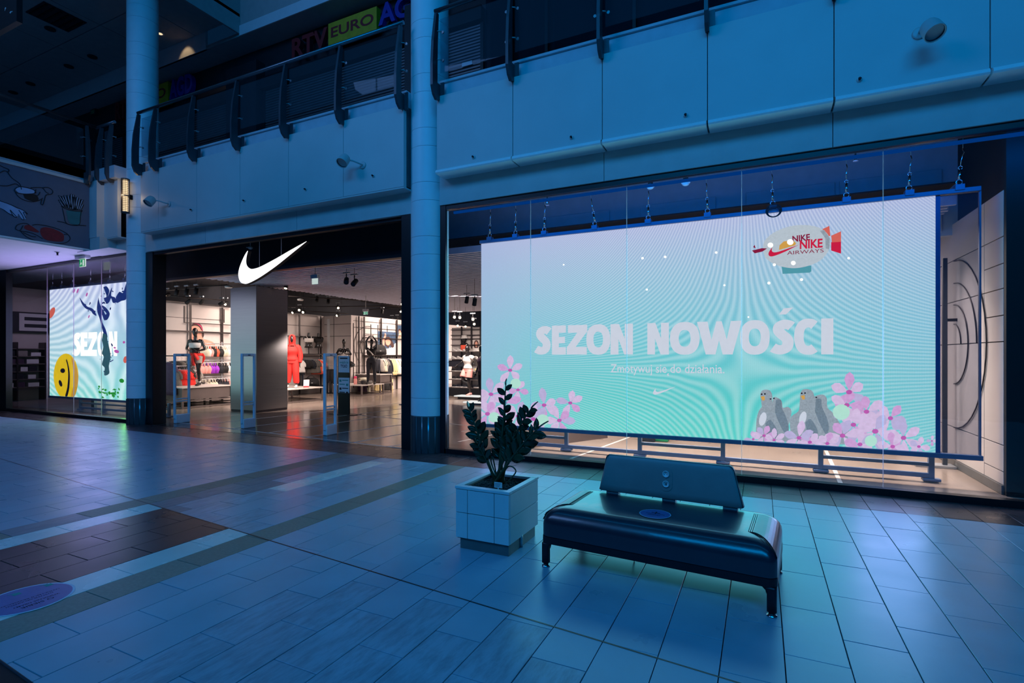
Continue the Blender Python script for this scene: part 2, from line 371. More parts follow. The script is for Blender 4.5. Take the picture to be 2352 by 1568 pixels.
def ellipse(cx, cz, rx, rz, rot=0, n=16):
    return [(cx + rx * math.cos(t) * math.cos(rot) - rz * math.sin(t) * math.sin(rot), cz + rx * math.cos(t) * math.sin(rot) + rz * math.sin(t) * math.cos(rot)) for t in [2 * PI * k / n for k in range(n)]]
def smooth_path(p, n=6):
    p = [Vector(q) for q in p]; out = []
    for i in range(len(p) - 1):
        a, b, c, d = p[max(i - 1, 0)], p[i], p[i + 1], p[min(i + 2, len(p) - 1)]
        for k in range(n):
            t = k / n; out.append(.5 * ((2 * b) + (c - a) * t + (2 * a - 5 * b + 4 * c - d) * t * t + (3 * b - a - 3 * c + d) * t ** 3))
    return out + [p[-1]]
# ================================================================== FLOOR
floor = struct('floor', MB().box(-30, 6, -3, 6.99, -.30, -.014), 'grout')
TW, TL, X0T = .294, .588, .404
def joint_y(x): return 2.744 - .1007 * (x + .733)
def clip(poly, a, b, c):
    """keep a*x+b*y+c >= 0"""
    out = []
    for i in range(len(poly)):
        p, q = poly[i], poly[(i + 1) % len(poly)]; dp = a * p[0] + b * p[1] + c; dq = a * q[0] + b * q[1] + c
        if dp >= 0: out.append(p)
        if dp * dq < 0: t = dp / (dp - dq); out.append((p[0] + (q[0] - p[0]) * t, p[1] + (q[1] - p[1]) * t))
    return out
def parea(p): return abs(sum(p[i][0] * p[(i + 1) % len(p)][1] - p[(i + 1) % len(p)][0] * p[i][1] for i in range(len(p)))) / 2
rt = random.Random(3)
def tile_kind(k, yc, far):
    if yc > 6.25: return 'tile_dark'
    if k == -15: return 'tile_tan'
    if not far:
        if k in (-16, -21): return 'tile_light'
        if -20 <= k <= -17: return 'tile_dark'
        if k == -22: return 'tile_tan' if rt.random() < .5 else 'tile_grey'
        if -11 <= k <= -5 and yc < 2.55: return 'tile_streaky'
        return 'tile_beige'
    if k == -22: return 'tile_tan'
    if k == -19 and 4.25 < yc < 6.1: return 'tile_light'
    if k == -21 or (k == -20 and rt.random() < .7): return 'tile_grey'
    if k in (-20, -19): return 'tile_streaky'
    if -18 <= k <= -16: return 'tile_streaky' if rt.random() < .6 else 'tile_beige'
    return 'tile_beige'
tiles = []
g = .0026
for k in range(-80, 18):
    xa = X0T + TW * k; xb = xa + TW
    ph = 3.332 if k % 2 == 0 else 3.041
    for j in range(-10, 8):
        ya = ph + TL * j; yb = ya + TL
        if yb < -1.6 or ya > 6.98: continue
        segs = []
        if ya < 6.25 < yb: segs = [(ya, 6.25), (6.25, yb)]
        else: segs = [(ya, yb)]
        for (y0, y1) in segs:
            y1 = min(y1, 6.965)
            if y1 - y0 < .02: continue
            rect = [(xa + g, y0 + g), (xb - g, y0 + g), (xb - g, y1 - g), (xa + g, y1 - g)]
            for far in (0, 1):
                sgn = 1 if far else -1
                # signed distance to the expansion joint
                p = clip(rect, sgn * .1007, sgn * 1.0, -sgn * (2.744 - .1007 * .733) - .006)
                if len(p) < 3 or parea(p) < 4e-4: continue
                cxm = sum(q[0] for q in p) / len(p); cym = sum(q[1] for q in p) / len(p)
                px = [to_px((q[0], q[1], 0)) for q in p]
                seen = not (any(q is None for q in px) or max(q[0] for q in px) < -20 or min(q[0] for q in px) > 2372 or min(q[1] for q in px) > 1580)
                A = parea([(q[0], q[1]) for q in px]) if seen else 0
                whole = parea(p) > .995 * (TW - 2 * g) * (TL - 2 * g)
                if whole: cxm, cym = (xa + xb) / 2, (ya + yb) / 2
                tiles.append((A, p, tile_kind(k, cym, far), whole, (cxm, cym)))
tiles.sort(key=lambda t: -t[0])
full = {}
rest = MB()
for i, (A, p, kind, whole, c) in enumerate(tiles):
    dz = rt.uniform(-.0006, .0006)
    if i < 300:
        if whole:
            if kind not in full:
                hw, hl = TW / 2 - g, TL / 2 - g
                full[kind] = MB().use(kind).slab([(-hw, -hl), (hw, -hl), (hw, hl), (-hw, hl)], -.014, 0, .0015).mesh('tile')
            share('tile', full[kind], floor, (c[0], c[1], dz))
        else:
            o = part('tile', MB().use(kind).slab([(q[0] - c[0], q[1] - c[1]) for q in p], -.014, 0), None, floor, local=True); o.location = (c[0], c[1], dz)
    else:
        rest.use(kind).slab([(q[0], q[1]) for q in p], -.014, dz)
if rest.f:
    o = part('distant_tiles', rest, None, floor); o['kind'] = 'stuff'
jm = MB(); jm.slab([(-24, joint_y(-24) - .006), (3.6, joint_y(3.6) - .006), (3.6, joint_y(3.6) + .006), (-24, joint_y(-24) + .006)], -.014, .0012)
part('expansion_joint', jm, 'black', floor)

# shop floor and court
shopfloor = struct('floor_shop', MB().box(-24, 2.6, 7.0, 31, -.3, -.004), 'shopfloor')
part('dark_court', MB().slab([(-12.2, 6.99), (-5.35, 6.99), (-5.35, 12.6), (-9.2, 14.2), (-12.26, 9.5)], -.004, 0), 'woodfloor', shopfloor)
part('dark_court', MB().slab([(-5.35, 7.03), (-4.0, 7.03), (-2.6, 9.6), (-4.2, 15), (-5.35, 14)], -.004, 0), 'woodfloor', shopfloor)
def fline(a, b, w=.05):
    a, b = Vector(a), Vector(b); d = (b - a).normalized(); n = Vector((-d.y, d.x)) * w / 2
    part('court_line', MB().slab([tuple(a - n), tuple(b - n), tuple(b + n), tuple(a + n)], 0, .0015), 'line', shopfloor)
fline((-12.1, 7.47), (-5.4, 7.02), .05)
for a, b in [((-11.3, 7.4), (-10.58, 13.9)), ((-10.1, 7.33), (-9.38, 12.4)), ((-8.9, 7.25), (-8.64, 11.4)), ((-7.8, 7.17), (-7.2, 9.55)), ((-6.55, 7.08), (-6.37, 8.45)), ((-5.75, 7.03), (-5.4, 7.8)),
             ((-10.05, 10.54), (-7.7, 10.2)), ((-7.7, 10.2), (-4.2, 9.7)), ((-5.5, 9.1), (-4.9, 12.5)), ((-4.9, 8.0), (-4.2, 12)), ((-2.62, 7.05), (-2.2, 10.2)), ((.86, 7.05), (.97, 10.2))]:
    fline(a, b)

# ================================================================== COLUMNS
RC = .306
ringm = {h: MB().use('ring').lathe([(RC - .003, 0), (RC, .002), (RC, .004), (RC, .03), (RC, h - .035), (RC, h - .009), (RC, h - .007), (RC - .003, h - .005), (RC - .012, h - .005), (RC - .012, h)], seg=40).mesh('ring') for h in (.286, .571)}
for (cx, nm) in ((-4.885, 'right'), (-12.794, 'left')):
    col = struct('column', MB().lathe([(RC - .014, 0), (RC - .014, 11.1)], (cx, 7.08, 0), seg=24), 'joint')
    z = .585
    i = 0
    while z < 10.7:
        h = .286 if i % 2 == 0 else .571
        share('ring', ringm[h], col, (cx, 7.08, z)); z += h; i += 1
    n = 18
    bd = MB().use('colbase')
    w = 2 * PI / n
    prof = [(RC + .002) * 1.0, .575]
    for k in range(n):
        a0, a1 = w * k + .035, w * (k + 1) - .035
        rg = [(cx + (RC + .006) * math.cos(a0 + (a1 - a0) * t), 7.08 + (RC + .006) * math.sin(a0 + (a1 - a0) * t)) for t in (0, .33, .67, 1)]
        inn = [(cx + (RC - .02) * math.cos(a1), 7.08 + (RC - .02) * math.sin(a1)), (cx + (RC - .02) * math.cos(a0), 7.08 + (RC - .02) * math.sin(a0))]
        part('base_board', MB().slab(rg + inn, 0.001, .575), 'colbase', col)
    part('base_joint', MB().lathe([(RC - .004, 0), (RC - .004, .578)], (cx, 7.08, 0), seg=40), 'alu', col)

# ================================================================== FACADE
ZL, ZP, ZS = 4.33, 5.53, 5.80
wf = struct('wall_front', MB().box(-4.50, 6.5, 6.78, 7.35, 4.34, 5.53).box(-12.2, -5.12, 6.78, 7.35, 4.26, 5.53), 'joint')
seamsR = [-4.50, -3.20, -1.89, -.583, .729, 2.055, 3.38, 4.7]
for a, b in zip(seamsR, seamsR[1:]):
    part('panel', MB().box(a + .004, b - .004, 6.70, 6.775, 4.40, ZP), 'panel', wf, bev=.004)
    part('lip', MB().prism([(6.648, 4.345), (6.66, 4.328), (6.95, 4.325), (6.95, 4.398), (6.70, 4.398), (6.668, 4.388), (6.652, 4.368)], 'x', a + .010, b - .012), 'lip', wf)
seamsL = [-12.19, -11.55, -10.28, -8.98, -7.685, -6.385, -5.12]
for a, b in zip(seamsL, seamsL[1:]):
    part('panel', MB().box(a + .004, b - .004, 6.70, 6.775, 4.24, ZP), 'panel', wf, bev=.004)
part('soffit_strip', MB().box(-12.19, -5.12, 6.705, 6.95, 4.215, 4.238), 'panel', wf)
for a, b in ((-4.50, 4.7), (-12.19, -5.12)):
    part('slab_band', MB().prism([(6.80, ZP + .01), (6.80, 5.76), (6.77, 5.765), (6.77, ZS), (9.5, ZS), (9.5, ZP + .01)], 'x', a, b), 'slab', wf)
for a, b in zip([-4.60, -1.93, .742, 3.42], [-1.93, .742, 3.42, 6]):
    part('fascia_panel', MB().box(a + .004, b - .004, 6.93, 7.06, 3.93, 4.40), 'fascia', wf)
for a, b in zip([-12.42, -10.35, -7.735], [-10.35, -7.735, -5.10]):
    part('fascia_panel', MB().box(a + .004, b - .004, 6.93, 7.06, 3.865, 4.26), 'fascia', wf)
part('panel_return', MB().box(-13.63, -13.60, 6.60, 6.78, 4.24, ZP), 'panel', wf)
part('soffit_strip', MB().box(-14.2, -12.9, 6.45, 6.99, 3.918, 3.929), 'soffit', wf)
# left stretch beyond the left column
part('panel', MB().box(-13.60, -13.07, 6.70, 6.775, 4.24, ZP), 'panel', wf)
part('fascia_panel', MB().box(-14.3, -13.08, 6.90, 7.06, 3.93, 4.24), 'fascia', wf)
part('soffit_strip', MB().box(-13.60, -13.05, 6.705, 6.95, 4.215, 4.238), 'panel', wf)

# ================================================================== WINDOWS AND DOOR OPENING
def window(n, x0, x1, seams, zt, zb=.075):
    w = struct('window_%d' % n)
    part('sill', MB().box(x0, x1, 6.95, 7.06, 0, zb), 'black', w)
    part('head_frame', MB().box(x0, x1, 6.96, 7.05, zt, 3.935), 'black', w)
    xs = [x0] + seams + [x1]
    for a, b in zip(xs, xs[1:]):
        part('pane', MB().box(a + .005, b - .005, 7.0, 7.012, zb, zt), 'glass', w)
    for s_ in seams:
        part('pane_joint', MB().box(s_ - .0035, s_ + .0035, 6.999, 7.013, zb, zt), 'seam', w)
    return w
w1 = window(1, -4.52, 6, [-3.055, -1.636, -.213, 1.229, 2.66], 3.86)
part('jamb', MB().box(-4.60, -4.50, 6.95, 7.0, 0, 3.93), 'black', w1)
part('head_reflection_strip', MB().box(-4.4, 6, 7.03, 7.06, 3.80, 3.835), 'headglow', w1)  # glowing strip in place of a blue reflection under the head frame
bh = struct('wall_reflection_standin', MB().box(-4.5, 2.5, 9.3, 9.4, 3.25, 4.65).box(-7.6, -4.5, 9.3, 9.4, 3.52, 4.65), 'slab')  # board and panels added behind the glass in place of a mall reflection
for x in (-3.1, -1.3, .4, 1.7): part('reflection_panel', MB().box(x - .62, x + .62, 9.27, 9.299, 3.3, 4.2), 'slab', bh, bev=.01)
w2 = window(2, -18.95, -13.06, [-16.884, -15.586, -14.335], 3.86)
part('jamb', MB().box(-19.5, -18.93, 6.93, 7.07, 0, 3.93), 'black', w2)
door = struct('door_1')
part('jamb', MB().box(-12.62, -12.25, 6.98, 7.28, 0, 3.87), 'black', door, bev=.01)
part('jamb', MB().box(-5.36, -5.17, 6.94, 7.30, 0, 3.87), 'black', door, bev=.01)
part('head_frame', MB().box(-12.5, -5.17, 7.0, 7.10, 3.80, 3.87), 'black', door)
part('bulkhead', MB().box(-14.6, -5.2, 7.75, 7.9, 3.42, 4.6), 'shopdark', door)
part('bulkhead_edge', MB().box(-14.6, -5.2, 7.74, 7.9, 3.36, 3.42), 'corrdark', door)

# ================================================================== SHOP SHELL
WX1, WX2, WJ, WT = -16.8, -15.3, 16.5, 3.22
wl = struct('wall_left', MB().box(WX1 - .15, WX1, 8.1, WJ, 0, WT), 'shopwall')
part('return_panel', MB().box(WX1, WX2, WJ, WJ + .15, 0, WT), 'shopwall', wl)
part('far_panel', MB().box(WX2 - .15, WX2, WJ + .15, 31, 0, WT), 'shopwall', wl)
part('upper_wall', MB().box(WX1 - .3, WX1 - .16, 8.1, 31, 0, 4.7), 'shopdark', wl)
struct('wall_back', MB().box(WX2, 2.7, 31, 31.2, 0, 4.7), 'shopwall')
wr = struct('wall_right', MB().box(2.50, 2.66, 7.59, 31, 0, 4.7), 'blackmatt')
struct('ceiling_shop', MB().box(-24, 6, 7.75, 31.2, 4.65, 4.8), 'shopdark')
struct('ceiling_window', MB().box(-24, 6, 7.07, 7.75, 4.55, 4.7), 'shopdark')
# right wall panels, joints recessed
yb = [7.58, 8.14, 10.4, 12.6]
zb = [.10, .25, .546, 1.705, 2.0, 2.30, 2.58, 2.88, 3.40]
for i in range(3):
    zz = zb if i == 0 else [.10, .546, 1.705, 2.30, 2.88, 3.40]
    for a, b in zip(zz, zz[1:]):
        part('panel', MB().box(2.44, 2.50, yb[i] + .006, yb[i + 1] - .006, a + .006, b - .006), 'shopwall', wr)
struct('baseboard_right', MB().box(2.42, 2.5, 7.58, 12.6, 0, .10), 'plinth')
struct('wall_window_end', MB().box(2.442, 6, 7.52, 7.58, .0, 4.5), 'blackmatt')
def arc_rod(cy_, cz, r, a0, a1, X):
    return MB().tube([(X, cy_ + r * math.cos(a0 + (a1 - a0) * t / 20), cz + r * math.sin(a0 + (a1 - a0) * t / 20)) for t in range(21)], .008, 6)
# arcs on the right wall (a big round line drawing of rods)
for r_, a1 in ((.28, PI), (.55, PI * 1.5), (.85, PI), (1.16, PI * 1.5)):
    part('wall_arc', arc_rod(9.2, 1.705, r_, PI / 2, a1, 2.43), 'rod', wr)
# ceiling baffles
bz0, bz1 = 3.50, 3.62
bf = struct('ceiling_baffles', MB().box(-12.7, 2.3, 8.6, 20, 3.80, 3.82), 'shopdark')
bme = {}
for i in range(72):
    y = 8.55 + .16 * i
    if 0: pass
    if 'b' not in bme: bme['b'] = MB().use('baffle').box(0, 15.0, -.03, .03, bz0, bz1).mesh('slat')
    share('slat', bme['b'], bf, (-12.72 + rt.choice((0, 0, .0, -.05)), y, 0))
for x in (-11, -8, -5, -2, 1):
    part('hanger_bar', MB().box(x - .02, x + .02, 8.5, 20, 3.62, 3.66), 'blackmatt', bf)

# metal clad column inside the shop
mc = struct('column_metal')
part('front_sheet', MB().box(-13.311, -12.28, 9.64, 9.66, .06, 3.42), 'steel', mc)
part('side_sheet', MB().box(-12.29, -12.27, 9.645, 10.665, .06, 3.42), 'steel', mc)
part('core', MB().box(-13.30, -12.29, 9.66, 10.66, 0, 3.42), 'black', mc)
part('plinth', MB().box(-13.30, -12.275, 9.65, 10.66, 0, .055), 'corrdark', mc)

# left window bay: another part of the shop
bay = struct('wall_left_bay', MB().box(-24, -17.0, 11.4, 11.55, 0, 4.6), 'shopdark')
part('white_wall', MB().box(-17.35, -17.0, 8.9, 11.4, 0, 2.2), 'shopwall', bay)
struct('wall_bay_end', MB().box(-23.4, -23.2, 7.2, 11.5, 0, 4.2), 'shopwall')
sh_ = thing('shelf_unit', 'dim shelves of boxes seen behind the left end of the left window', 'shelf', (-22.9, 8.9, 0))
part('back_board', MB().box(-23.1, -23.02, 7.7, 10.2, 0, 3.6), 'shopwall', sh_)
for z in (.45, .72, .98, 1.24, 1.50, 1.76): part('shelf', MB().box(-23.02, -22.6, 7.8, 9.35, z, z + .03), 'table', sh_)
for y in (7.8, 8.55, 9.31): part('upright', MB().box(-23.02, -22.6, y, y + .04, 0, 2.0), 'rod', sh_)
part('dark_header', MB().box(-23.02, -22.9, 7.7, 10.2, 2.35, 3.05), 'ink', sh_)
lb_ = part('pale_letter', MB().box(-22.899, -22.88, 8.72, 8.86, 2.40, 3.0), 'soffit', sh_)
for z in (2.40, 2.64, 2.88): part('letter_bar', MB().box(-22.899, -22.88, 8.86, 9.5, z, z + .12), 'soffit', sh_)
rb = random.Random(9)
for z in (.48, .75, 1.01, 1.27, 1.53):
    y = 7.9
    while y < 9.05:
        w = rb.uniform(.18, .34); h = rb.uniform(.12, .19)
        part('shoe_box', MB().box(-22.98, -22.64, y, min(y + w, 9.28), z, z + h), rb.choice(('navy', 'blk', 'grey', 'paper', 'plum')), sh_); y += w + rb.uniform(.02, .12)
struct('ceiling_left_bay', MB().box(-24, -13.1, 7.07, 11.5, 3.90, 3.95), 'shopdark')

# ================================================================== UPPER LEVEL
up = struct('wall_upper', MB().box(-30, 6, 9.62, 9.75, ZS, 9.75), 'storefront')
struct('ceiling_upper', MB().box(-30, 8, 9.0, 9.8, 9.75, 9.85), 'ceil')
cu_ = struct('ceiling_upper_left', MB().box(-30, -12.05, -2, 8.98, 10.22, 10.3), 'joint')
# ceiling boards with open joints
bx = [-30, -26.5, -23.2, -20.4, -17.8, -15.6, -13.8, -12.05]; by = [-2, 1, 2.8, 4.5, 6.2, 7.6, 8.98]
for a, b in zip(bx, bx[1:]):
    for c, d in zip(by, by[1:]):
        part('ceiling_board', MB().box(a + .012, b - .012, c + .012, d - .012, 10.20, 10.23), 'ceil', cu_)
struct('trim_upper_beam', MB().box(-30, -13.4, 8.98, 9.04, 9.75, 10.3), 'soffit')
cf = struct('ceiling_coffer', MB().box(-12.05, 8, 7.2, 9.0, 11.1, 11.2), 'ceil')
part('coffer_back', MB().box(-12.05, 8, 9.0, 9.05, 9.86, 11.2), 'ceil', cf)
part('coffer_back_edge', MB().box(-12.05, 8, 8.97, 8.999, 9.74, 10.0), 'soffit', cf)
part('coffer_side', MB().box(-12.1, -12.05, 3.0, 9.0, 9.8, 11.2), 'ceil', cf)
# shop fronts of the upper floor: roller shutters between dark piers
piers = []
def shutter(x0, x1, label):
    t = thing('roller_shutter', label, 'shutter', ((x0 + x1) / 2, 9.6, ZS))
    m = MB()
    z = ZS + .05
    while z < 8.55:
        m.prism([(9.60, z), (9.575, z + .012), (9.570, z + .045), (9.60, z + .062), (9.61, z + .062), (9.61, z)], 'x', x0, x1); z += .066
    o = part('slat_curtain', m, 'shutter', t); o['kind'] = 'stuff'
    part('guide_rail', MB().box(x0 - .07, x0, 9.54, 9.62, ZS, 8.6), 'black', t)
    part('guide_rail', MB().box(x1, x1 + .07, 9.54, 9.62, ZS, 8.6), 'black', t)
    part('bottom_bar', MB().box(x0, x1, 9.56, 9.61, ZS, ZS + .05), 'black', t)
    part('shutter_box', MB().box(x0 - .07, x1 + .07, 9.45, 9.62, 8.56, 8.85), 'black', t)
    return t
ux = lambda u, v: at(u, v, y=9.6)[0]
xa = [ux(368, 300), ux(534, 250), ux(612, 230), ux(938, 130), ux(1032, 60), ux(1106, 60)]
shutter(xa[0], xa[1], 'dark roller shutter on upper floor between left column and dark pier')
shutter(xa[2], xa[3], 'wide roller shutter below the yellow sign on upper floor')
shutter(xa[4], xa[5], 'narrow roller shutter with a small notice, right of the nearer column')
shutter(ux(232, 330), ux(286, 320), 'dim roller shutter seen left of the left column')
for k, (a, b) in enumerate(((xa[1] + .08, xa[2] - .08), (xa[3] + .08, xa[4] - .08))):
    part('pier', MB().box(a, b, 9.35, 9.62, ZS, 9.3), 'storefront', up)
# glazed upper front at the right
gx = [ux(1118, 60), ux(1180, 50), ux(1260, 50), ux(1460, 30), ux(1760, 0)]
for a, b in zip(gx, gx[1:]):
    part('upper_pane', MB().box(a + .03, b - .03, 9.5, 9.515, ZS + .1, 9.1), 'upglass', up)
    part('upper_mullion', MB().box(b - .03, b + .03, 9.47, 9.55, ZS, 9.1), 'black', up)
part('notice', MB().box(ux(1064, 145), ux(1087, 140), 9.545, 9.56, at(1075, 150, y=9.55)[2], at(1075, 141, y=9.55)[2]), 'paper', up)

# ================================================================== LEFT CORRIDOR
ml = struct('wall_mural', MB().box(-14.3, -13.90, -2, 6.55, 3.97, ZP), 'mural')
part('lower_edge_trim', MB().box(-13.905, -13.885, -2, 6.55, 3.955, 3.985), 'lip', ml)
part('top_trim', MB().box(-13.91, -13.87, -2, 6.55, ZP - .06, ZP), 'panel', ml)
part('slab_band', MB().box(-14.3, -13.98, -2, 6.6, ZP, ZS), 'slab', ml)
part('corner_return', MB().box(-13.95, -13.60, 6.55, 6.60, 4.24, ZP), 'panel', ml)
part('corner_band', MB().box(-13.98, -13.0, 6.6, 7.0, ZP, ZS), 'slab', ml)
part('corner_fascia', MB().box(-14.2, -13.5, 6.56, 6.92, 3.93, 4.24), 'fascia', ml)
cor = struct('ceiling_corridor', MB().box(-30, -13.9, -2, 7.0, 3.93, 3.97), 'soffit')
part('recess_shade', MB().slab([(-30, 2.4), (-15.9, 5.55), (-30, 5.6)], 3.92, 3.929), 'corridor', cor)  # recess drawn as a flat sheet, its shade put into the colour
part('upper_floor_slab', MB().box(-30, -13.98, -2, 9.6, 5.6, ZS), 'slab', cor)
cw = struct('wall_corridor', MB().box(-30, -19.5, 6.98, 7.2, 1.45, 3.93), 'corridor')
part('dark_panel', MB().box(-30, -19.5, 6.99, 7.2, 0, 1.45), 'corrdark', cw)
struct('wall_corridor_end', MB().box(-30.2, -30, -2, 7.2, 0, 10.2), 'corridor')

# ================================================================== BALUSTRADES
def balustrade(label, line, posts, glass_ends, ext=.0):
    """line: function t -> (x, y) along the edge with outward normal; posts: list of t"""
    p0 = line(posts[0]); t = thing('balustrade', label, 'railing', (p0[0][0], p0[0][1], ZS))
    for q in posts:
        (x, y), (nx, ny), (tx, ty) = line(q)
        prof = [(.00, 5.47), (.10, 5.44), (.17, 5.50), (.215, 5.62), (.215, 5.95), (.19, 6.30), (.11, 6.76), (.05, 6.76), (.075, 6.30), (.085, 5.95), (.085, 5.70), (.00, 5.70)]
        w = .022
        v = [(x + nx * a + tx * w * s_, y + ny * a + ty * w * s_, z) for s_ in (-1, 1) for a, z in prof]; n = len(prof)
        o = part('post', MB().add(v, [tuple(range(n - 1, -1, -1)), tuple(range(n, 2 * n))] + [(i, (i + 1) % n, n + (i + 1) % n, n + i) for i in range(n)]), 'post', t)
        pl = [(x + nx * a + tx * b, y + ny * a + ty * b, z) for z in (5.45, 5.73) for a, b in ((-.01, .02), (.012, .02), (.012, .085), (-.01, .085))]
        part('foot_plate', MB().add(pl, [(0, 1, 2, 3), (7, 6, 5, 4), (0, 4, 5, 1), (1, 5, 6, 2), (2, 6, 7, 3), (3, 7, 4, 0)]), 'post', o)
        for z in (6.05, 6.48):
            for s_ in (-1, 1):
                cm = MB().tube([(x + nx * .1, y + ny * .1, z), (x + nx * .06 + tx * .05 * s_, y + ny * .06 + ty * .05 * s_, z + .01), (x + nx * .04 + tx * .085 * s_, y + ny * .04 + ty * .085 * s_, z - .01)], .010, 6)
                cm.lathe([(.022, -.01), (.022, .01)], (x + nx * .045 + tx * .09 * s_, y + ny * .045 + ty * .09 * s_, z - .01), (nx, ny, 0), 8)
                part('clamp', cm, 'clamp', o)
    def P(q, a, z): (x, y), n_, t_ = line(q); return (x + n_[0] * a, y + n_[1] * a, z)
    e0, e1 = glass_ends
    part('handrail', MB().tube([P(e0, .08, 6.80), P(e1, .08, 6.80)], .033, 12), 'rail', t)
    qs = posts
    for a, b in zip(qs, qs[1:]):
        p, q = P(a, .04, 0), P(b, .04, 0); d = Vector(q) - Vector(p); L_ = d.length; d.normalize(); n_ = line(a)[1]
        c0 = Vector(p) + d * .05; c1 = Vector(q) - d * .05; th = Vector((n_[0], n_[1], 0)) * .012
        v = [c0, c1, c1 + th, c0 + th]
        part('glass_panel', MB().add([(k.x, k.y, z) for z in (5.86, 6.68) for k in v], [(3, 2, 1, 0), (4, 5, 6, 7), (0, 1, 5, 4), (1, 2, 6, 5), (2, 3, 7, 6), (3, 0, 4, 7)]), 'railglass', t)
    return t
front = lambda q: ((q, 6.72), (0, -1), (1, 0))
side = lambda q: ((-13.88, q), (1, 0), (0, 1))
balustrade('blue-lit glass balustrade above the big screen, right of the nearer column', front, [-4.46, -3.20, -1.89, -.583, .729, 2.055, 3.38], (-4.49, 4.6))
balustrade('long glass balustrade above the shop door between the two columns', front, [-12.15, -11.55, -10.28, -8.98, -7.685, -6.385, -5.14], (-12.18, -5.08))
balustrade('dark glass balustrade above the food mural', side, [-1.0, .9, 2.8, 4.72, 6.45], (-1.2, 6.62))
balustrade('short balustrade corner between mural and left column', lambda q: ((q, 6.74), (0, -1), (1, 0)), [-13.62, -13.22], (-13.84, -13.1))
# ================================================================== LED SCREENS
SY = 7.75
def led_material(name, stops_z, x0, x1, z0, z1, swirl_x, swirl_z, A, amp, side=None, warp=14.0, gain=1.0):
    """the lit background of the screen's picture: a vertical wash of colour with fine curved banding of the LED rows"""
    m = bpy.data.materials.new(name); m.use_nodes = True; nt = m.node_tree; N, L = nt.nodes, nt.links; N.clear()
    out = N.new('ShaderNodeOutputMaterial'); em = N.new('ShaderNodeEmission'); geo = N.new('ShaderNodeNewGeometry'); sp = N.new('ShaderNodeSeparateXYZ')
    L.new(geo.outputs['Position'], sp.inputs[0])
    mz = N.new('ShaderNodeMapRange'); mz.inputs[1].default_value = z0; mz.inputs[2].default_value = z1; L.new(sp.outputs['Z'], mz.inputs[0])
    rp = N.new('ShaderNodeValToRGB'); el = rp.color_ramp.elements
    while len(el) < len(stops_z): el.new(.5)
    for e, (p, c) in zip(el, stops_z): e.position = p; e.color = lin(c) + (1,)
    L.new(mz.outputs[0], rp.inputs[0]); last = rp.outputs[0]
    if side:
        mxr = N.new('ShaderNodeMapRange'); mxr.inputs[1].default_value = x0; mxr.inputs[2].default_value = x1; L.new(sp.outputs['X'], mxr.inputs[0])
        r2 = N.new('ShaderNodeValToRGB'); e2 = r2.color_ramp.elements
        while len(e2) < len(side): e2.new(.5)
        for e, (p, f) in zip(e2, side): e.position = p; e.color = (f, f, f, 1)
        L.new(mxr.outputs[0], r2.inputs[0])
        mx = N.new('ShaderNodeMixRGB'); L.new(r2.outputs[0], mx.inputs[0]); L.new(last, mx.inputs[1]); mx.inputs[2].default_value = lin((168, 186, 226)) + (1,); last = mx.outputs[0]
    def math_(op, a, b=None):
        n = N.new('ShaderNodeMath'); n.operation = op
        for i, q in enumerate((a, b)):
            if q is None: continue
            if isinstance(q, (int, float)): n.inputs[i].default_value = q
            else: L.new(q, n.inputs[i])
        return n.outputs[0]
    dx = math_('SUBTRACT', sp.outputs['X'], swirl_x); dz = math_('SUBTRACT', sp.outputs['Z'], swirl_z)
    no = N.new('ShaderNodeTexNoise'); no.inputs['Scale'].default_value = .9; L.new(geo.outputs['Position'], no.inputs['Vector'])
    ph = math_('ADD', math_('MULTIPLY', math_('MULTIPLY', dx, dz), A), math_('MULTIPLY', no.outputs['Fac'], warp))
    w1_ = math_('SINE', ph); w2_ = math_('SINE', math_('MULTIPLY', sp.outputs['Z'], 2 * PI / .021)); w3_ = math_('SINE', math_('MULTIPLY', sp.outputs['X'], 2 * PI / .024))
    k = math_('ADD', math_('ADD', math_('MULTIPLY', w1_, amp), gain), math_('ADD', math_('MULTIPLY', w2_, .035), math_('MULTIPLY', w3_, .025)))
    hs = N.new('ShaderNodeHueSaturation'); L.new(last, hs.inputs['Color']); L.new(math_('ADD', math_('MULTIPLY', w1_, -amp * 2.6), 1.0), hs.inputs['Saturation'])
    L.new(hs.outputs[0], em.inputs[0]); L.new(k, em.inputs[1]); L.new(em.outputs[0], out.inputs[0]); return m
MT['led1'] = led_material('led_picture_wash', [(0, (126, 226, 214)), (.18, (122, 218, 214)), (.5, (146, 214, 226)), (.78, (174, 208, 230)), (1, (194, 200, 234))], -4.3, 1.9, .39, 3.45, -.25, 1.35, 78, .065, gain=1.05, side=
                          [(0, .55), (.14, .22), (.35, .06), (.75, .06), (1, .35)])
MT['led2'] = led_material('led_picture_wash_left', [(0, (176, 240, 234)), (.3, (196, 236, 244)), (.6, (208, 234, 250)), (1, (216, 222, 252))], -18, -13, .4, 3.4, -15.1, 1.75, 13, .13, warp=9, gain=1.12)

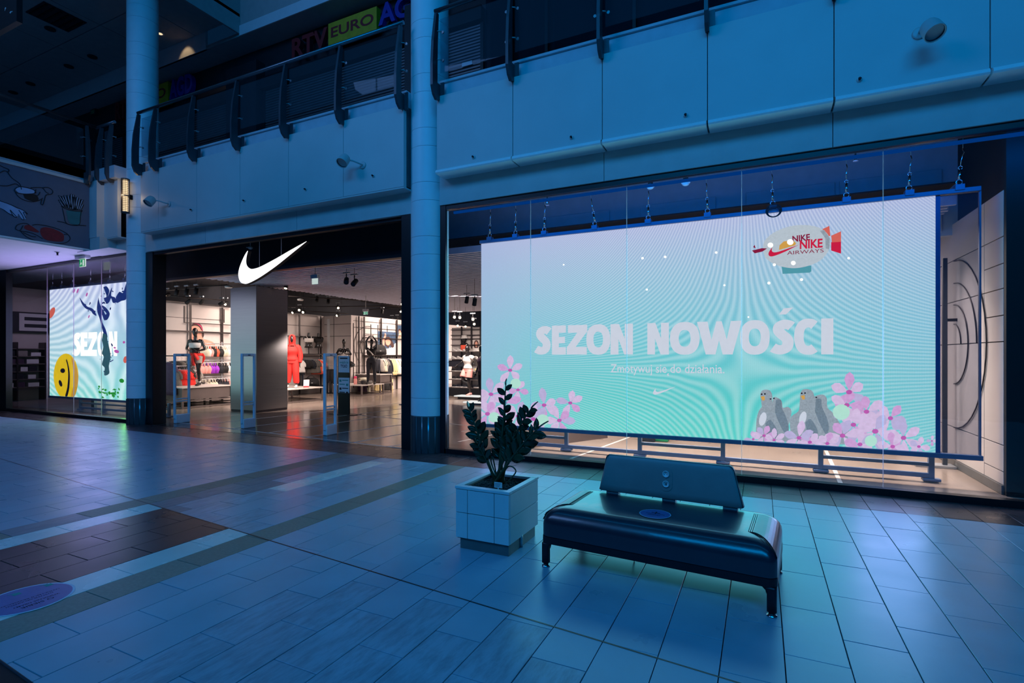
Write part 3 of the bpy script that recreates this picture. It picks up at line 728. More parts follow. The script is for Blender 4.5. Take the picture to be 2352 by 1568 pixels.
def led_screen(label, x0, x1, xm, z0, z1, hangers, posts, upper_rails, mname):
    t = thing('led_screen', label, 'screen', ((x0 + xm) / 2, SY, z0))
    part('picture', MB().box(x0, x1, SY, SY + .03, z0, z1), mname, t)
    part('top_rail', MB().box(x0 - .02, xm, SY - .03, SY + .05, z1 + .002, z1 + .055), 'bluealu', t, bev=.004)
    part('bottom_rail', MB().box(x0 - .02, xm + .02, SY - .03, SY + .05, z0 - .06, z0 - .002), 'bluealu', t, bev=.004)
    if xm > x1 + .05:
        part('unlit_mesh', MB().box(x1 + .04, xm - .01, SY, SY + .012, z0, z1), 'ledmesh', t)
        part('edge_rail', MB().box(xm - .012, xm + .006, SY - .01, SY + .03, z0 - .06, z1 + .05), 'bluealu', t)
        part('edge_rail', MB().box(x1, x1 + .045, SY - .006, SY + .03, z0, z1), 'sticker', t)
    for hx, lean in hangers:
        part('clip', MB().box(hx - .045, hx + .045, SY - .04, SY + .06, z1 + .03, z1 + .10), 'bluealu', t, bev=.004)
        m = MB(); zz = z1 + .10
        m.tube([(hx + .03 * math.cos(a), SY, zz + .03 + .03 * math.sin(a)) for a in [2 * PI * k / 12 for k in range(13)]], .006, 6)
        m.tube([(hx, SY, zz + .06), (hx + lean * .2, SY, zz + .18)], .013, 8)
        m.tube([(hx + lean * .2 + .02 * math.cos(a), SY, zz + .20 + .02 * math.sin(a)) for a in [2 * PI * k / 10 for k in range(11)]], .005, 6)
        m.tube([(hx + lean * .2, SY, zz + .22), (hx + lean * .5, SY, zz + .34), (hx + lean * .6 + .012, SY, zz + .37), (hx + lean * .55, SY, zz + .42)], .006, 6)
        m.tube([(hx + lean * .55, SY, zz + .40), (hx + lean * .8, SY, 4.55)], .002, 5)
        part('hanger', m, 'chrome', t)
    return t
def screen_stand(label, posts, rails, zt, y=7.97):
    t = thing('screen_stand', label, 'stand', (sum(posts) / len(posts), y, 0))
    for p in posts:
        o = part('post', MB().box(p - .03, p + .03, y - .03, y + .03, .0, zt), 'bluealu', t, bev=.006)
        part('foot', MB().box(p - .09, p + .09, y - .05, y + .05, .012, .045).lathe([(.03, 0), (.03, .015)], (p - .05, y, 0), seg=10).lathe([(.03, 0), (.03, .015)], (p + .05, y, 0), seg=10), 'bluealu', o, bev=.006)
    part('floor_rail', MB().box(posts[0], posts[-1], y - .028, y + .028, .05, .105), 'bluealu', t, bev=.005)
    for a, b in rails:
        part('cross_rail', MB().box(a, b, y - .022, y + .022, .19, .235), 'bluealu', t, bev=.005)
    return t
X = lambda u, v, y=SY: at(u, v, y=y)[0]
big = led_screen('huge lit advertising screen reading SEZON NOWOŚCI behind the right window', -4.297, 1.875, 2.289, .395, 3.448,
                 [(X(u, 520), l) for u, l in ((1125, .02), (1184, .01), (1250, .02), (1366, -.10), (1489, 0), (1625, -.03), (1775, -.02), (1944, .0), (2088, .03), (2203, .06))], None, None, 'led1')
screen_stand('steel floor stand carrying the huge screen in the right window', [-4.1, -2.84, -1.66, -.486, .715, 1.885], [(-4.1, -2.84), (-1.66, -.486), (.715, 1.885)], .36)
xL = X(114, 790)
small = led_screen('smaller lit screen with a yellow smiling face in the left window', xL, -13.15, -13.15, at(117, 908, y=SY)[2], at(114, 666, y=SY)[2],
                   [(X(u, 660), .02) for u in (121, 142, 167, 208, 252, 287)], None, None, 'led2')
screen_stand('steel floor stand under the smaller screen in the left window', [X(185, 935, 7.97), X(239, 940, 7.97), -14.1, -13.3], [(X(185, 935, 7.97), -13.3)], .36)

# ---- printed picture, layer by layer, a millimetre apart on the face of the screen
def px_poly(mb, pts, layer, z0=.396, z1=3.447, x0=-4.296, x1=1.874, y=SY):
    p = [(lambda q: (q[0], q[2]))(at(u, v, y=y)) for u, v in pts]
    for a, b, c in ((0, 1, -z0), (0, -1, z1), (1, 0, -x0), (-1, 0, x1)):
        p = clip(p, a, b, c)
        if len(p) < 3: return
    mb.poly([(x, y - .0012 * layer, z) for x, z in p], (0, .001, 0))
def px_ell(mb, u, v, ru, rv, rot, layer, n=14, **k): px_poly(mb, ellipse(u, v, ru, rv, R(rot), n), layer, **k)
def px_text(mb, t, u0, v0, u1, v1, vt, layer, bold=0.0, y=SY):
    a, b, c = at(u0, v0, y=y), at(u1, v1, y=y), at(u0, vt, y=y)
    U = b - a; letters(mb, t, a + Vector((0, -.0012 * layer, 0)), (U.x, 0, U.z), (-U.z, 0, U.x), Vector((U.x, U.z)).length, c.z - a.z, bold)
SWOOSH = [(1055, 157), (930, 258), (850, 322), (760, 385), (700, 420), (655, 439), (628, 436), (611, 420), (602, 385), (606, 345), (622, 298), (645, 248), (663, 220), (654, 258), (651, 295), (659, 322), (682, 340), (714, 338), (757, 322), (850, 273), (950, 215)]
def swoosh_in(u0, v0, u1, v1, flip=False):
    """the emblem's outline fitted into a pixel box"""
    return [(u0 + (x - 602) / 453 * (u1 - u0), v0 + (y - 157) / 282 * (v1 - v0)) for x, y in SWOOSH]

def glyph(c):
    """heavy condensed display capitals as outlines in a unit box"""
    def ring(a0, a1, n=28, ix=.20, iz=.26):
        out = []
        for k in range(n):
            t0, t1 = R(a0 + (a1 - a0) * k / n), R(a0 + (a1 - a0) * (k + 1) / n)
            sq = lambda t, e: math.copysign(abs(t) ** e, t)
            P_ = lambda t, rx, rz: (.5 + rx * sq(math.cos(t), .85), .5 + rz * sq(math.sin(t), .85))
            out.append([P_(t0, ix, iz), P_(t0, .5, .51), P_(t1, .5, .51), P_(t1, ix, iz)])
        return out
    if c == 'E': return [[(0, 0), (.5, 0), (.5, 1), (0, 1)], [(.5, 0), (1, 0), (1, .25), (.5, .25)], [(.5, .39), (.94, .39), (.94, .61), (.5, .61)], [(.5, .75), (1, .75), (1, 1), (.5, 1)]]
    if c == 'I': return [[(0, 0), (1, 0), (1, 1), (0, 1)]]
    if c == 'Z': return [[(.06, .74), (1, .74), (1, 1), (.06, 1)], [(0, 0), (.98, 0), (.98, .26), (0, .26)], [(0, .24), (.42, .24), (1, .78), (.56, .78)]]
    if c == 'N': return [[(0, 0), (.36, 0), (.36, 1), (0, 1)], [(.64, 0), (1, 0), (1, 1), (.64, 1)], [(.30, .62), (.30, 1), (.38, 1), (.70, .40), (.70, 0), (.62, 0)]]
    if c == 'W': return [[(0, 1), (.24, 1), (.33, .45), (.44, 1), (.56, 1), (.67, .45), (.76, 1), (1, 1), (.80, 0), (.58, 0), (.5, .42), (.42, 0), (.20, 0)]]
    if c == 'O': return ring(0, 360)
    if c == 'C': return [[(x * 1.12, z) for x, z in p] for p in ring(52, 308, ix=.16)]
    if c == 'S':
        pts = smooth_path([(.47, .80, 0), (.40, .845, 0), (.28, .86, 0), (.17, .79, 0), (.16, .68, 0), (.24, .57, 0), (.34, .47, 0), (.385, .35, 0), (.35, .20, 0), (.23, .135, 0), (.11, .15, 0), (.02, .20, 0)], 4); out = []
        n_ = lambda i: Vector((-(pts[min(i + 1, len(pts) - 1)] - pts[max(i - 1, 0)]).y, (pts[min(i + 1, len(pts) - 1)] - pts[max(i - 1, 0)]).x)).normalized() * .135
        for i in range(len(pts) - 1):
            a, b_, na, nb = pts[i], pts[i + 1], n_(i), n_(i + 1)
            out.append([((q_[0] - .0) / .52, q_[1]) for q_ in ((a.x + na.x, a.y + na.y), (a.x - na.x, a.y - na.y), (b_.x - nb.x, b_.y - nb.y), (b_.x + nb.x, b_.y + nb.y))])
        return out
def word(mb, items, z0, z1, layer):
    for c, ua, ub, v in items:
        xa_, xb_ = X(ua, v), X(ub, v)
        for pl_ in glyph(c): mb.poly([(xa_ + x * (xb_ - xa_), SY - .0012 * layer, z0 + z * (z1 - z0)) for x, z in pl_], (0, .001, 0))
hl = MB(); z0_, z1_ = at(1280, 814, y=SY).z, at(1280, 747.5, y=SY).z
word(hl, [('S', 1230.5, 1265, 780), ('E', 1268, 1300, 780), ('Z', 1302, 1349, 780), ('O', 1347, 1402, 780), ('N', 1402.5, 1454, 780), ('N', 1487, 1536.5, 780), ('O', 1539, 1607, 780), ('W', 1601, 1704, 780), ('O', 1700, 1768, 780), ('S', 1773, 1823, 780), ('C', 1824, 1882, 780), ('I', 1886, 1914, 780)], z0_, z1_, 6)
px_poly(hl, [(1789, 722), (1800, 708), (1822, 706), (1805, 722)], 6)
part('headline', hl, 'pic_white', big)
tx = MB(); px_text(tx, 'Zmotywuj sie do działania.', 1403, 861, 1664, 864, 836, 6, .004); px_poly(tx, [(1534, 857), (1537, 857), (1535, 860), (1538, 862), (1534, 863), (1532, 860)], 6); px_poly(tx, swoosh_in(1500, 887, 1553, 906), 6)
part('subtitle', tx, 'pic_white', big)
# airship
zx = lambda x, y: (1700 + x * .11905, 480 + y * .11905)
m = MB(); px_poly(m, [zx(p.x, p.y) for p in smooth_path([(440, 800, 0), (470, 620, 0), (640, 460, 0), (900, 350, 0), (1160, 308, 0), (1450, 335, 0), (1650, 440, 0), (1735, 600, 0), (1710, 790, 0), (1560, 980, 0), (1330, 1090, 0), (1060, 1140, 0), (800, 1110, 0), (600, 1030, 0), (480, 930, 0)], 4)], 3)
part('airship_picture', m, 'pic_ship', big)
m = MB().use('pic_red'); px_poly(m, [zx(*p) for p in [(1755, 640), (1945, 630), (1945, 860), (1755, 800)]], 4)
m.use('pic_salmon'); px_poly(m, [zx(*p) for p in [(1755, 515), (1945, 430), (1945, 632), (1770, 645)]], 4)
px_poly(m, [zx(*p) for p in [(1560, 400), (1720, 325), (1740, 520), (1640, 520)]], 2)
m.use('pic_teal'); px_poly(m, [zx(*p) for p in [(800, 1110), (1370, 1090), (1375, 1200), (1340, 1225), (820, 1250)]], 2)
m.use('pic_wine'); px_poly(m, [zx(*p) for p in [(230, 800), (420, 755), (520, 760), (430, 820), (280, 855)]], 4); px_poly(m, [zx(*p) for p in [(250, 735), (280, 690), (300, 760)]], 4)
m.use('pic_orange'); px_poly(m, [zx(*p) for p in [(750, 790), (760, 700), (840, 625), (1020, 600), (1080, 660), (1060, 700)]], 4)
m.use('pic_grey'); px_poly(m, [zx(*p) for p in [(1540, 420), (1620, 400), (1730, 560), (1720, 780), (1650, 760), (1640, 560)]], 4)
m.use('pic_red'); px_poly(m, swoosh_in(*zx(545, 690), *zx(1135, 915)), 5)
part('airship_details', m, None, big)
m = MB(); px_text(m, 'NIKE', *zx(1150, 775), *zx(1590, 742), zx(0, 605)[1], 6, .03)
part('airship_lettering', m, 'pic_red', big)
m = MB(); px_text(m, 'NIKE', *zx(1010, 640), *zx(1350, 600), zx(0, 520)[1], 5, .03); px_text(m, 'AIRWAYS', *zx(905, 885), *zx(1610, 835), zx(0, 815)[1], 6, 0)
part('airship_lettering', m, 'pic_wine', big)
m = MB()
for u, v, r_ in ((1769.5, 563, 6.5), (1815, 556, 7.5), (1822, 604, 5.5), (1778.5, 608, 3.5), (1841, 642, 3.6), (1766, 650, 3.6), (1949, 593, 3), (1486, 665, 2.6), (1476, 593, 3), (1528, 590, 3), (1295, 608, 2), (1645, 580, 3), (1664, 655, 2.5), (1719, 728, 2)):
    px_ell(m, u, v, r_, r_ * .9, 0, 7)
part('glint', m, 'pic_hi', big)
# birds
bz = lambda x, y: (1690 + x * .19983, 860 + y * .19983)
def sp_(pts, n=4): return [(p.x, p.y) for p in smooth_path([(a, b, 0) for a, b in pts], n)]
for bird in ([(280, 230), (300, 185), (350, 172), (400, 190), (420, 250), (420, 320), (440, 260), (490, 270), (530, 310), (540, 380), (600, 370), (640, 420), (620, 540), (590, 640), (680, 760), (600, 770), (400, 765), (250, 740), (235, 560), (260, 430), (300, 370)],
             [(740, 220), (765, 175), (820, 165), (880, 190), (905, 250), (930, 240), (1000, 230), (1045, 270), (1055, 380), (1130, 450), (1200, 560), (1300, 640), (1360, 690), (1330, 790), (1100, 800), (760, 790), (650, 690), (620, 580), (640, 480), (720, 420), (735, 330)]):
    m = MB().use('pic_grey'); px_poly(m, [bz(*p) for p in sp_(bird, 3)], 3)
    x, y = bird[0]
    m.use('pic_grey2'); px_poly(m, [bz(*p) for p in sp_([(x + 180, y + 60), (x + 240, y + 60), (x + 250, y + 150), (x + 300, y + 260), (x + 330, y + 380), (x + 300, y + 470), (x + 220, y + 330), (x + 170, y + 200)], 3)], 4)
    px_poly(m, [bz(*p) for p in sp_([(x + 60, y + 330), (x + 120, y + 290), (x + 200, y + 420), (x + 180, y + 510), (x + 80, y + 470)], 3)], 4)
    m.use('pic_white'); px_ell(m, *bz(x + 30, y + 280), 8, 16, 15, 4)
    m.use('pic_beak'); px_poly(m, [bz(*p) for p in [(x + 5, y + 25), (x + 50, y + 15), (x + 55, y + 60), (x + 30, y + 70)]], 5)
    m.use('pic_dark'); px_ell(m, *bz(x + 18, y - 5), 2, 2, 0, 5, 8); px_ell(m, *bz(x + 55, y - 8), 2, 2, 0, 5, 8)
    if x > 500: px_ell(m, *bz(925, 262), 2.2, 1.6, 0, 5, 8)
    else: px_ell(m, *bz(400, 280), 2.2, 1.6, 0, 5, 8); px_ell(m, *bz(438, 272), 2.2, 1.6, 0, 5, 8)
    part('bird_picture', m, None, big)
# blossoms
rf = random.Random(11)
def blossom(cu, cv, r_, n, layer, a0=0, sq=.55):
    m = MB()
    for k in range(n):
        a = a0 + 360 / n * k + rf.uniform(-14, 14); l = r_ * rf.uniform(.8, 1.15)
        m.use(rf.choice(('pic_pink', 'pic_pink', 'pic_lav', 'pic_pink2')))
        c, s_ = math.cos(R(a)), math.sin(R(a))
        px_poly(m, [(cu + c * l * t - s_ * w * r_ * sq * .5, cv + s_ * l * t + c * w * r_ * sq * .5) for t, w in ((.08, 0), (.35, .6), (.65, 1), (.9, .7), (1.05, 0), (.9, -.7), (.65, -1), (.35, -.6))], layer + k * .15)
    m.use('pic_deep'); px_ell(m, cu, cv, r_ * .16, r_ * .12, 0, layer + 2)
    return part('blossom', m, None, big) if m.f else None
for args in ((1172, 850, 30, 5, 2, 200), (1128, 905, 34, 6, 3, 20), (1160, 925, 34, 5, 3.5, 60), (1120, 950, 36, 6, 4, 0), (1190, 895, 26, 5, 2.5, 90), (1250, 930, 34, 5, 3, 180), (1310, 925, 30, 5, 3, 200), (1225, 962, 36, 6, 4, 30), (1285, 965, 34, 6, 4, 10), (1155, 975, 34, 6, 4.5, 10), (1190, 955, 30, 6, 4.5, 40),
             (1950, 900, 44, 5, 3, 190), (1945, 930, 40, 5, 3.5, 350), (1990, 945, 40, 6, 4, 20), (2045, 960, 38, 6, 4, 0), (1960, 975, 40, 6, 4.5, 40), (2010, 990, 46, 6, 5, 10), (2075, 1005, 40, 6, 5, 30), (1935, 1000, 40, 6, 5, 0), (1975, 1020, 36, 6, 5.5, 20), (2110, 1025, 26, 5, 5.5, 0), (2050, 1025, 34, 6, 6, 10),
             (1755, 1000, 26, 6, 5, 0), (1778, 1010, 24, 6, 5.2, 30), (1730, 1008, 20, 5, 5, 180), (1835, 1005, 34, 6, 5, 30), (1860, 1015, 30, 6, 5.4, 0), (1900, 1018, 30, 6, 5.6, 40), (2140, 1012, 14, 4, 4, 0)):
    blossom(*args)
m = MB()
for u, v, r_ in ((1247, 964, 13), (1136, 958, 12), (1185, 880, 11), (1932, 946, 18), (2000, 1012, 13)): px_ell(m, u, v, r_ * 1.1, r_, 0, 8.5)
part('bubble', m, 'pic_green', big)
# left screen picture: smiling face, dark dripping branches, foliage, lettering
kl = dict(z0=at(117, 908, y=SY)[2] + .002, z1=at(114, 666, y=SY)[2] - .002, x0=xL + .002, x1=-13.151)
q = lambda x, y: (100 + x * .21053, 630 + y * .21046)
m = MB(); q_z = lambda y: at(*q(450, y), y=SY).z
word(m, [(c, q(a_, 0)[0], q(b_, 0)[0], 770) for c, a_, b_ in (('S', 325, 405), ('E', 407, 482), ('Z', 484, 585), ('O', 590, 680), ('N', 715, 805))], q_z(890), q_z(633), 3)
part('headline', m, 'pic_hi', small)
m = MB().use('pic_yel'); px_ell(m, *q(247, 1110), 28.5, 52, 0, 4, 28, **kl)
m.use('pic_gold'); px_poly(m, [q(*p) for p in sp_([(300, 890), (350, 980), (380, 1110), (372, 1230), (340, 1330), (300, 1330), (330, 1200), (330, 1060)], 4)], 5, **kl)
m.use('pic_dark'); px_ell(m, *q(212, 1050), 5.5, 5.5, 0, 6, **kl); px_ell(m, *q(188, 1188), 3.6, 8, -18, 6, **kl)
px_poly(m, [q(*p) for p in sp_([(255, 920), (275, 990), (290, 1090), (285, 1230), (262, 1330), (240, 1325), (262, 1230), (272, 1090), (262, 990), (248, 940)], 4)], 6, **kl)
part('smiling_face', m, None, small)
m = MB().use('pic_navy')
for pl in ([(395, 250), (440, 310), (480, 350), (545, 380), (580, 450), (540, 430), (520, 400), (460, 370), (420, 320)], [(600, 250), (620, 330), (660, 400), (690, 480), (665, 500), (640, 440), (645, 520), (680, 600), (700, 680), (680, 690), (650, 620), (620, 500), (585, 380)],
           [(625, 330), (680, 360), (725, 430), (690, 500), (660, 450), (690, 430), (660, 390)], [(655, 140), (690, 130), (720, 180), (700, 250), (750, 140), (740, 230), (780, 250), (800, 300), (760, 310), (740, 260), (720, 300), (690, 320), (660, 260), (690, 240)],
           [(790, 250), (830, 190), (870, 200), (900, 110), (908, 110), (908, 260), (850, 290), (800, 310)]):
    px_poly(m, [q(*p) for p in sp_(pl + pl[:1], 4)], 5, **kl)
rq = random.Random(4)
for i in range(60):
    x_, y_ = rq.choice(((620, 380), (690, 250), (850, 240), (480, 350), (690, 800), (690, 960))); px_ell(m, *q(x_ + rq.gauss(0, 34), y_ + rq.gauss(0, 46)), rq.uniform(.6, 2.2), rq.uniform(.8, 3.4), rq.uniform(0, 180), 5, 6, **kl)
m.use('pic_slate'); px_poly(m, [q(*p) for p in sp_([(650, 640), (690, 660), (700, 720), (720, 800), (735, 900), (715, 1000), (720, 1080), (665, 1100), (670, 1020), (640, 980), (660, 900), (640, 860), (655, 790), (640, 720)], 3)], 5.5, **kl)
m.use('pic_deep')
for p in ((800, 840, 6, 4), (335, 180, 2.5, 5), (375, 180, 2, 6), (475, 220, 2, 5), (880, 740, 3, 3), (780, 800, 3, 2), (498, 460, 1.5, 4)): px_ell(m, *q(p[0], p[1]), p[2], p[3], 20, 6, 8, **kl)
m.use('pic_salmon'); px_ell(m, *q(90, 420), 6, 14, 25, 2, **kl); px_ell(m, *q(895, 930), 5, 8, 10, 2, **kl)
part('branches', m, None, small)
m = MB()
for i in range(34):
    u = rf.uniform(590, 830); px_ell(m, *q(u, rf.uniform(1250, 1345) - (60 if u < 640 else 0) * rf.random()), rf.uniform(1.5, 4), rf.uniform(1, 3), rf.uniform(0, 180), 4 + i * .02, 6, **kl)
px_ell(m, *q(855, 1160), 6, 5, 20, 5, 7, **kl)
part('foliage', m, 'pic_leaf', small)

# ================================================================== LIT EMBLEM SIGN AT THE DOOR
sg = thing('logo_sign', 'white glowing tick-shaped emblem hanging in the shop doorway', 'sign', tuple(at(600, 655, y=7.14)))
z4 = lambda x, y: (340 + x * .34443, 500 + y * .34439)
pts = [at(*z4(*p), y=7.12) for p in [(q_.x, q_.y) for q_ in smooth_path([(a, b, 0) for a, b in SWOOSH[:1] + SWOOSH[1:13]], 3)[:-1]] + [(q_.x, q_.y) for q_ in smooth_path([(a, b, 0) for a, b in SWOOSH[12:] + [SWOOSH[0]]], 3)[:-1]]]
part('lit_face', MB().poly([(p.x, 7.12, p.z) for p in pts], (0, .012, 0)), 'sign_white', sg)
cx_ = sum(p.x for p in pts) / len(pts); cz_ = sum(p.z for p in pts) / len(pts)
part('body', MB().poly([(p.x, 7.133, p.z) for p in pts], (0, .08, 0)), 'blackmatt', sg)
for u, v in ((596, 612), (646, 590)):
    p = at(u, v, y=7.17); part('suspension_wire', MB().tube([(p.x, 7.17, p.z), (p.x, 7.17, 4.55)], .006, 6), 'alu', sg)

# ================================================================== UPPER SHOP SIGNS
def upper_sign(label, red, yel, blue, yy=9.40):
    (r0, r1, rb, rtp), (y0, y1, ybt, yt), (b0, b1, bb, bt) = red, yel, blue
    P = lambda u, v: at(u, v, y=yy)
    t = thing('shop_sign', label, 'sign', tuple(P(y0, ybt)))
    h = P((y0 + y1) / 2, (yt[0] + yt[1]) / 2).z - P((y0 + y1) / 2, (ybt)).z
    zb = P(y0, ybt).z; zt = P(y0, yt[0]).z; xa, xb = P(y0, yt[0]).x, P(y1, yt[1]).x
    part('yellow_panel', MB().box(xa, xb, yy, yy + .14, zb, zt), 'signyel', t)
    m = MB(); letters(m, 'EURO', (xa + .06 * (xb - xa), yy - .004, zb + .3 * (zt - zb)), (1, 0, 0), (0, 0, 1), (xb - xa) * .88, (zt - zb) * .48, .02); part('lettering', m, 'signred', t)
    xr = P(r0, rb).x
    m = MB(); letters(m, 'RTV', (xr, yy + .06, zb - .02), (1, 0, 0), (0, 0, 1), xa - xr - .04, (zt - zb) * .94, .03, .12); part('letters', m, 'signred', t)
    m = MB(); letters(m, 'AGD', (xb + .05, yy + .06, zb + .05), (1, 0, 0), (0, 0, 1), (xa - xr) * 1.12, (zt - zb) * .94, .03, .12); part('letters', m, 'signblue', t)
    return t
upper_sign('yellow and red EURO sign with blue letters over the wide upper shutter', (670, 750, 125, 85), (754, 865, 105, (55, 15)), (868, 990, 60, 5))
p0 = at(754, 105, y=9.4).x - at(670, 125, y=9.4).x
upper_sign('same yellow and red sign farther left, half behind the left column', (264, 288, 275, 230), (304, 386, 262, (217, 191)), (392, 452, 232, 171))

# ================================================================== MURAL
MX = -13.895
mz = lambda x, y: at(x * .15306, 360 + y * .15306, x=MX)
mt = ORG.setdefault('mural_dummy', Vector((0, 0, 0)))
def mfill(name, pts, m, layer=1, smooth=True):
    q_ = [mz(*p) for p in (sp_(pts, 4) if smooth else pts)]
    part(name, MB().poly([(MX + .001 * layer, p.y, p.z) for p in q_], (-.002, 0, 0)), m, ml)
mfill('mural_hand', [(-160, 640), (0, 668), (150, 720), (250, 770), (340, 800), (415, 860), (380, 850), (390, 920), (360, 940), (310, 930), (270, 880), (250, 910), (205, 885), (130, 850), (40, 795), (-160, 720)], 'muralblue')
mfill('mural_sausage', [(370, 1030), (440, 1022), (520, 1070), (585, 1120), (560, 1135), (470, 1115), (400, 1095), (360, 1070)], 'muralred')
mfill('mural_sausage', [(610, 1075), (680, 1055), (800, 1080), (940, 1150), (960, 1220), (930, 1270), (760, 1262), (670, 1235), (620, 1180), (600, 1120)], 'muralred')
mfill('mural_cup', [(992, 805), (1215, 830), (1205, 920), (1190, 1010), (1060, 1005), (1015, 930)], 'muralteal')
mfill('mural_coffee', [(345, 555), (440, 560), (540, 570), (580, 640), (520, 670), (440, 655), (370, 620)], 'muralblk')
mfill('mural_milk', [(225, 490), (290, 455), (400, 470), (500, 500), (520, 540), (400, 555), (280, 540)], 'muralblue', 2)
sk = MB()
def ms(pts, r_=.0065): sk.tube([(MX + .003, p.y, p.z) for p in [mz(*a) for a in sp_(pts, 4)]], r_, 5, flat=1)
for pl in ([(0, 130), (60, 160), (130, 190), (120, 225), (60, 210), (0, 240)], [(110, 225), (180, 320), (290, 400), (320, 490)], [(0, 430), (110, 435), (230, 405), (290, 440)], [(215, 510), (240, 470), (310, 448), (420, 465), (510, 500), (530, 545), (400, 558), (270, 545), (215, 510)],
           [(225, 520), (260, 580), (340, 640), (470, 675), (580, 655), (640, 620)], [(460, 465), (560, 460), (640, 470), (690, 530), (730, 550)], [(640, 465), (720, 460), (790, 510), (770, 560), (690, 575), (665, 650), (640, 720), (612, 700), (630, 640)], [(600, 530), (580, 570), (550, 585)], [(540, 490), (520, 540)],
           [(0, 662), (150, 715), (260, 765), (350, 805), (415, 860), (350, 830), (390, 920)], [(150, 795), (200, 850), (250, 905), (200, 890), (150, 800)], [(280, 800), (330, 870), (360, 940), (320, 930), (270, 860)], [(0, 770), (60, 800), (130, 850), (200, 880)],
           [(230, 1080), (250, 1030), (320, 1000), (400, 1000), (440, 1025)], [(230, 1085), (300, 1105), (345, 1030)], [(485, 1025), (560, 1015), (700, 1035), (850, 1075), (960, 1125), (1010, 1160), (960, 1165)], [(300, 1110), (400, 1200), (560, 1265), (760, 1295), (960, 1295), (1045, 1245), (1040, 1190), (1000, 1150)], [(310, 1115), (430, 1130), (540, 1170), (640, 1230)], [(345, 1135), (400, 1160), (470, 1190), (540, 1200)],
           [(860, 965), (960, 985), (1050, 1020), (1180, 1025), (1290, 1035)], [(935, 770), (960, 880), (985, 980), (1050, 1018), (1185, 1020), (1205, 900), (1218, 810)], [(918, 745), (1000, 785), (1120, 815), (1220, 820), (1220, 800), (1100, 795), (1000, 765), (930, 740)]): ms(pl)
part('mural_lines', sk, 'muralblk', ml)
fr_ = MB(); rr = random.Random(2)
for x0, y0, x1, y1 in ((890, 580, 990, 740), (935, 590, 1010, 750), (970, 575, 1030, 760), (1020, 575, 1060, 770), (1070, 560, 1065, 760), (1100, 565, 1090, 780), (1110, 600, 1120, 790), (1160, 605, 1130, 790), (1190, 635, 1160, 780), (1235, 640, 1180, 790), (1240, 710, 1205, 790), (888, 645, 950, 745)):
    w = 13; a, b, c, d = mz(x0 - w, y0), mz(x0 + w, y0 + 8), mz(x1 + w, y1), mz(x1 - w, y1)
    fr_.use('muralblue').poly([(MX + .004, p.y, p.z) for p in (a, b, c, d)], (-.002, 0, 0))
    fr_.use('muralblk').tube([(MX + .005, p.y, p.z) for p in (d, a, b, c)], .008, 5)
part('mural_fries', fr_, None, ml)

# ================================================================== PLANTER AND PLANT
pl = thing('planter', 'square white panelled planter box on grey plinth beside the bench', 'planter', (-1.975, 3.855, 0))
x0, x1, y0, y1 = -2.215, -1.737, 3.57, 4.14
part('plinth', MB().box(x0 + .03, x1 - .015, y0 + .025, y1 - .03, 0, .095), 'plinth', pl)
part('plinth_pipe', MB().tube([(x1 - .012, 3.82, 0), (x1 - .012, 3.82, .10)], .014, 12), 'alu', pl)
part('core', MB().box(x0 + .012, x1 - .012, y0 + .012, y1 - .012, .085, .43), 'joint', pl)
fx = [x0, -2.105, -1.866, x1]; pz = [.09, .293, .480]
for a, b in zip(pz, pz[1:]):
    for c, d in zip(fx, fx[1:]): part('panel', MB().box(c + .0025, d - .0025, y0, y0 + .02, a + .0025, b - .0025), 'pot', pl, bev=.0015)
    part('panel', MB().box(x1 - .02, x1, y0 + .022, y1, a + .0025, b - .0025), 'pot', pl, bev=.0015)
    part('panel', MB().box(x0, x0 + .02, y0 + .022, y1, a + .0025, b - .0025), 'pot', pl, bev=.0015)
    part('panel', MB().box(x0 + .022, x1 - .022, y1 - .02, y1, a + .0025, b - .0025), 'pot', pl, bev=.0015)
for bx_ in ((x0 - .005, x1 + .005, y0 - .006, y0 + .05), (x0 - .005, x1 + .005, y1 - .05, y1 + .005), (x0 - .005, x0 + .045, y0 + .051, y1 - .051), (x1 - .045, x1 + .005, y0 + .051, y1 - .051)):
    part('rim', MB().box(*bx_, .482, .503), 'pot', pl, bev=.003)
pb = MB(); rp_ = random.Random(5)
pb.box(x0 + .03, x1 - .03, y0 + .03, y1 - .03, .42, .462)
for i in range(420):
    c = (rp_.uniform(x0 + .05, x1 - .05), rp_.uniform(y0 + .055, y1 - .055), .464 + rp_.uniform(-.004, .008)); r_ = rp_.uniform(.008, .014)
    pb.ell(c, r_, r_ * .9, r_ * .8, 6, 4)
o = part('clay_pebbles', pb, 'soil', pl); o['kind'] = 'stuff'
zz = thing('potted_plant', 'dark leafy zamioculcas plant growing in the white planter', 'plant', (-1.98, 3.86, .47))
def leaf_mesh():
    rows = [(0, .012), (.10, .13), (.28, .25), (.5, .29), (.7, .25), (.88, .14), (1, .010)]
    m = MB().use('leaf'); rings = []
    for t, w in rows:
        b_ = -.10 * t * t
        rings.append([(-w, t, b_ + .05 * w * 4 * .25), (-w * .5, t, b_ + .005), (0, t, b_ - .015), (w * .5, t, b_ + .005), (w, t, b_ + .05), (0, t, b_ - .03)])
    m.loft(rings); return m.mesh('leaf')
LM = leaf_mesh(); rl = random.Random(21)
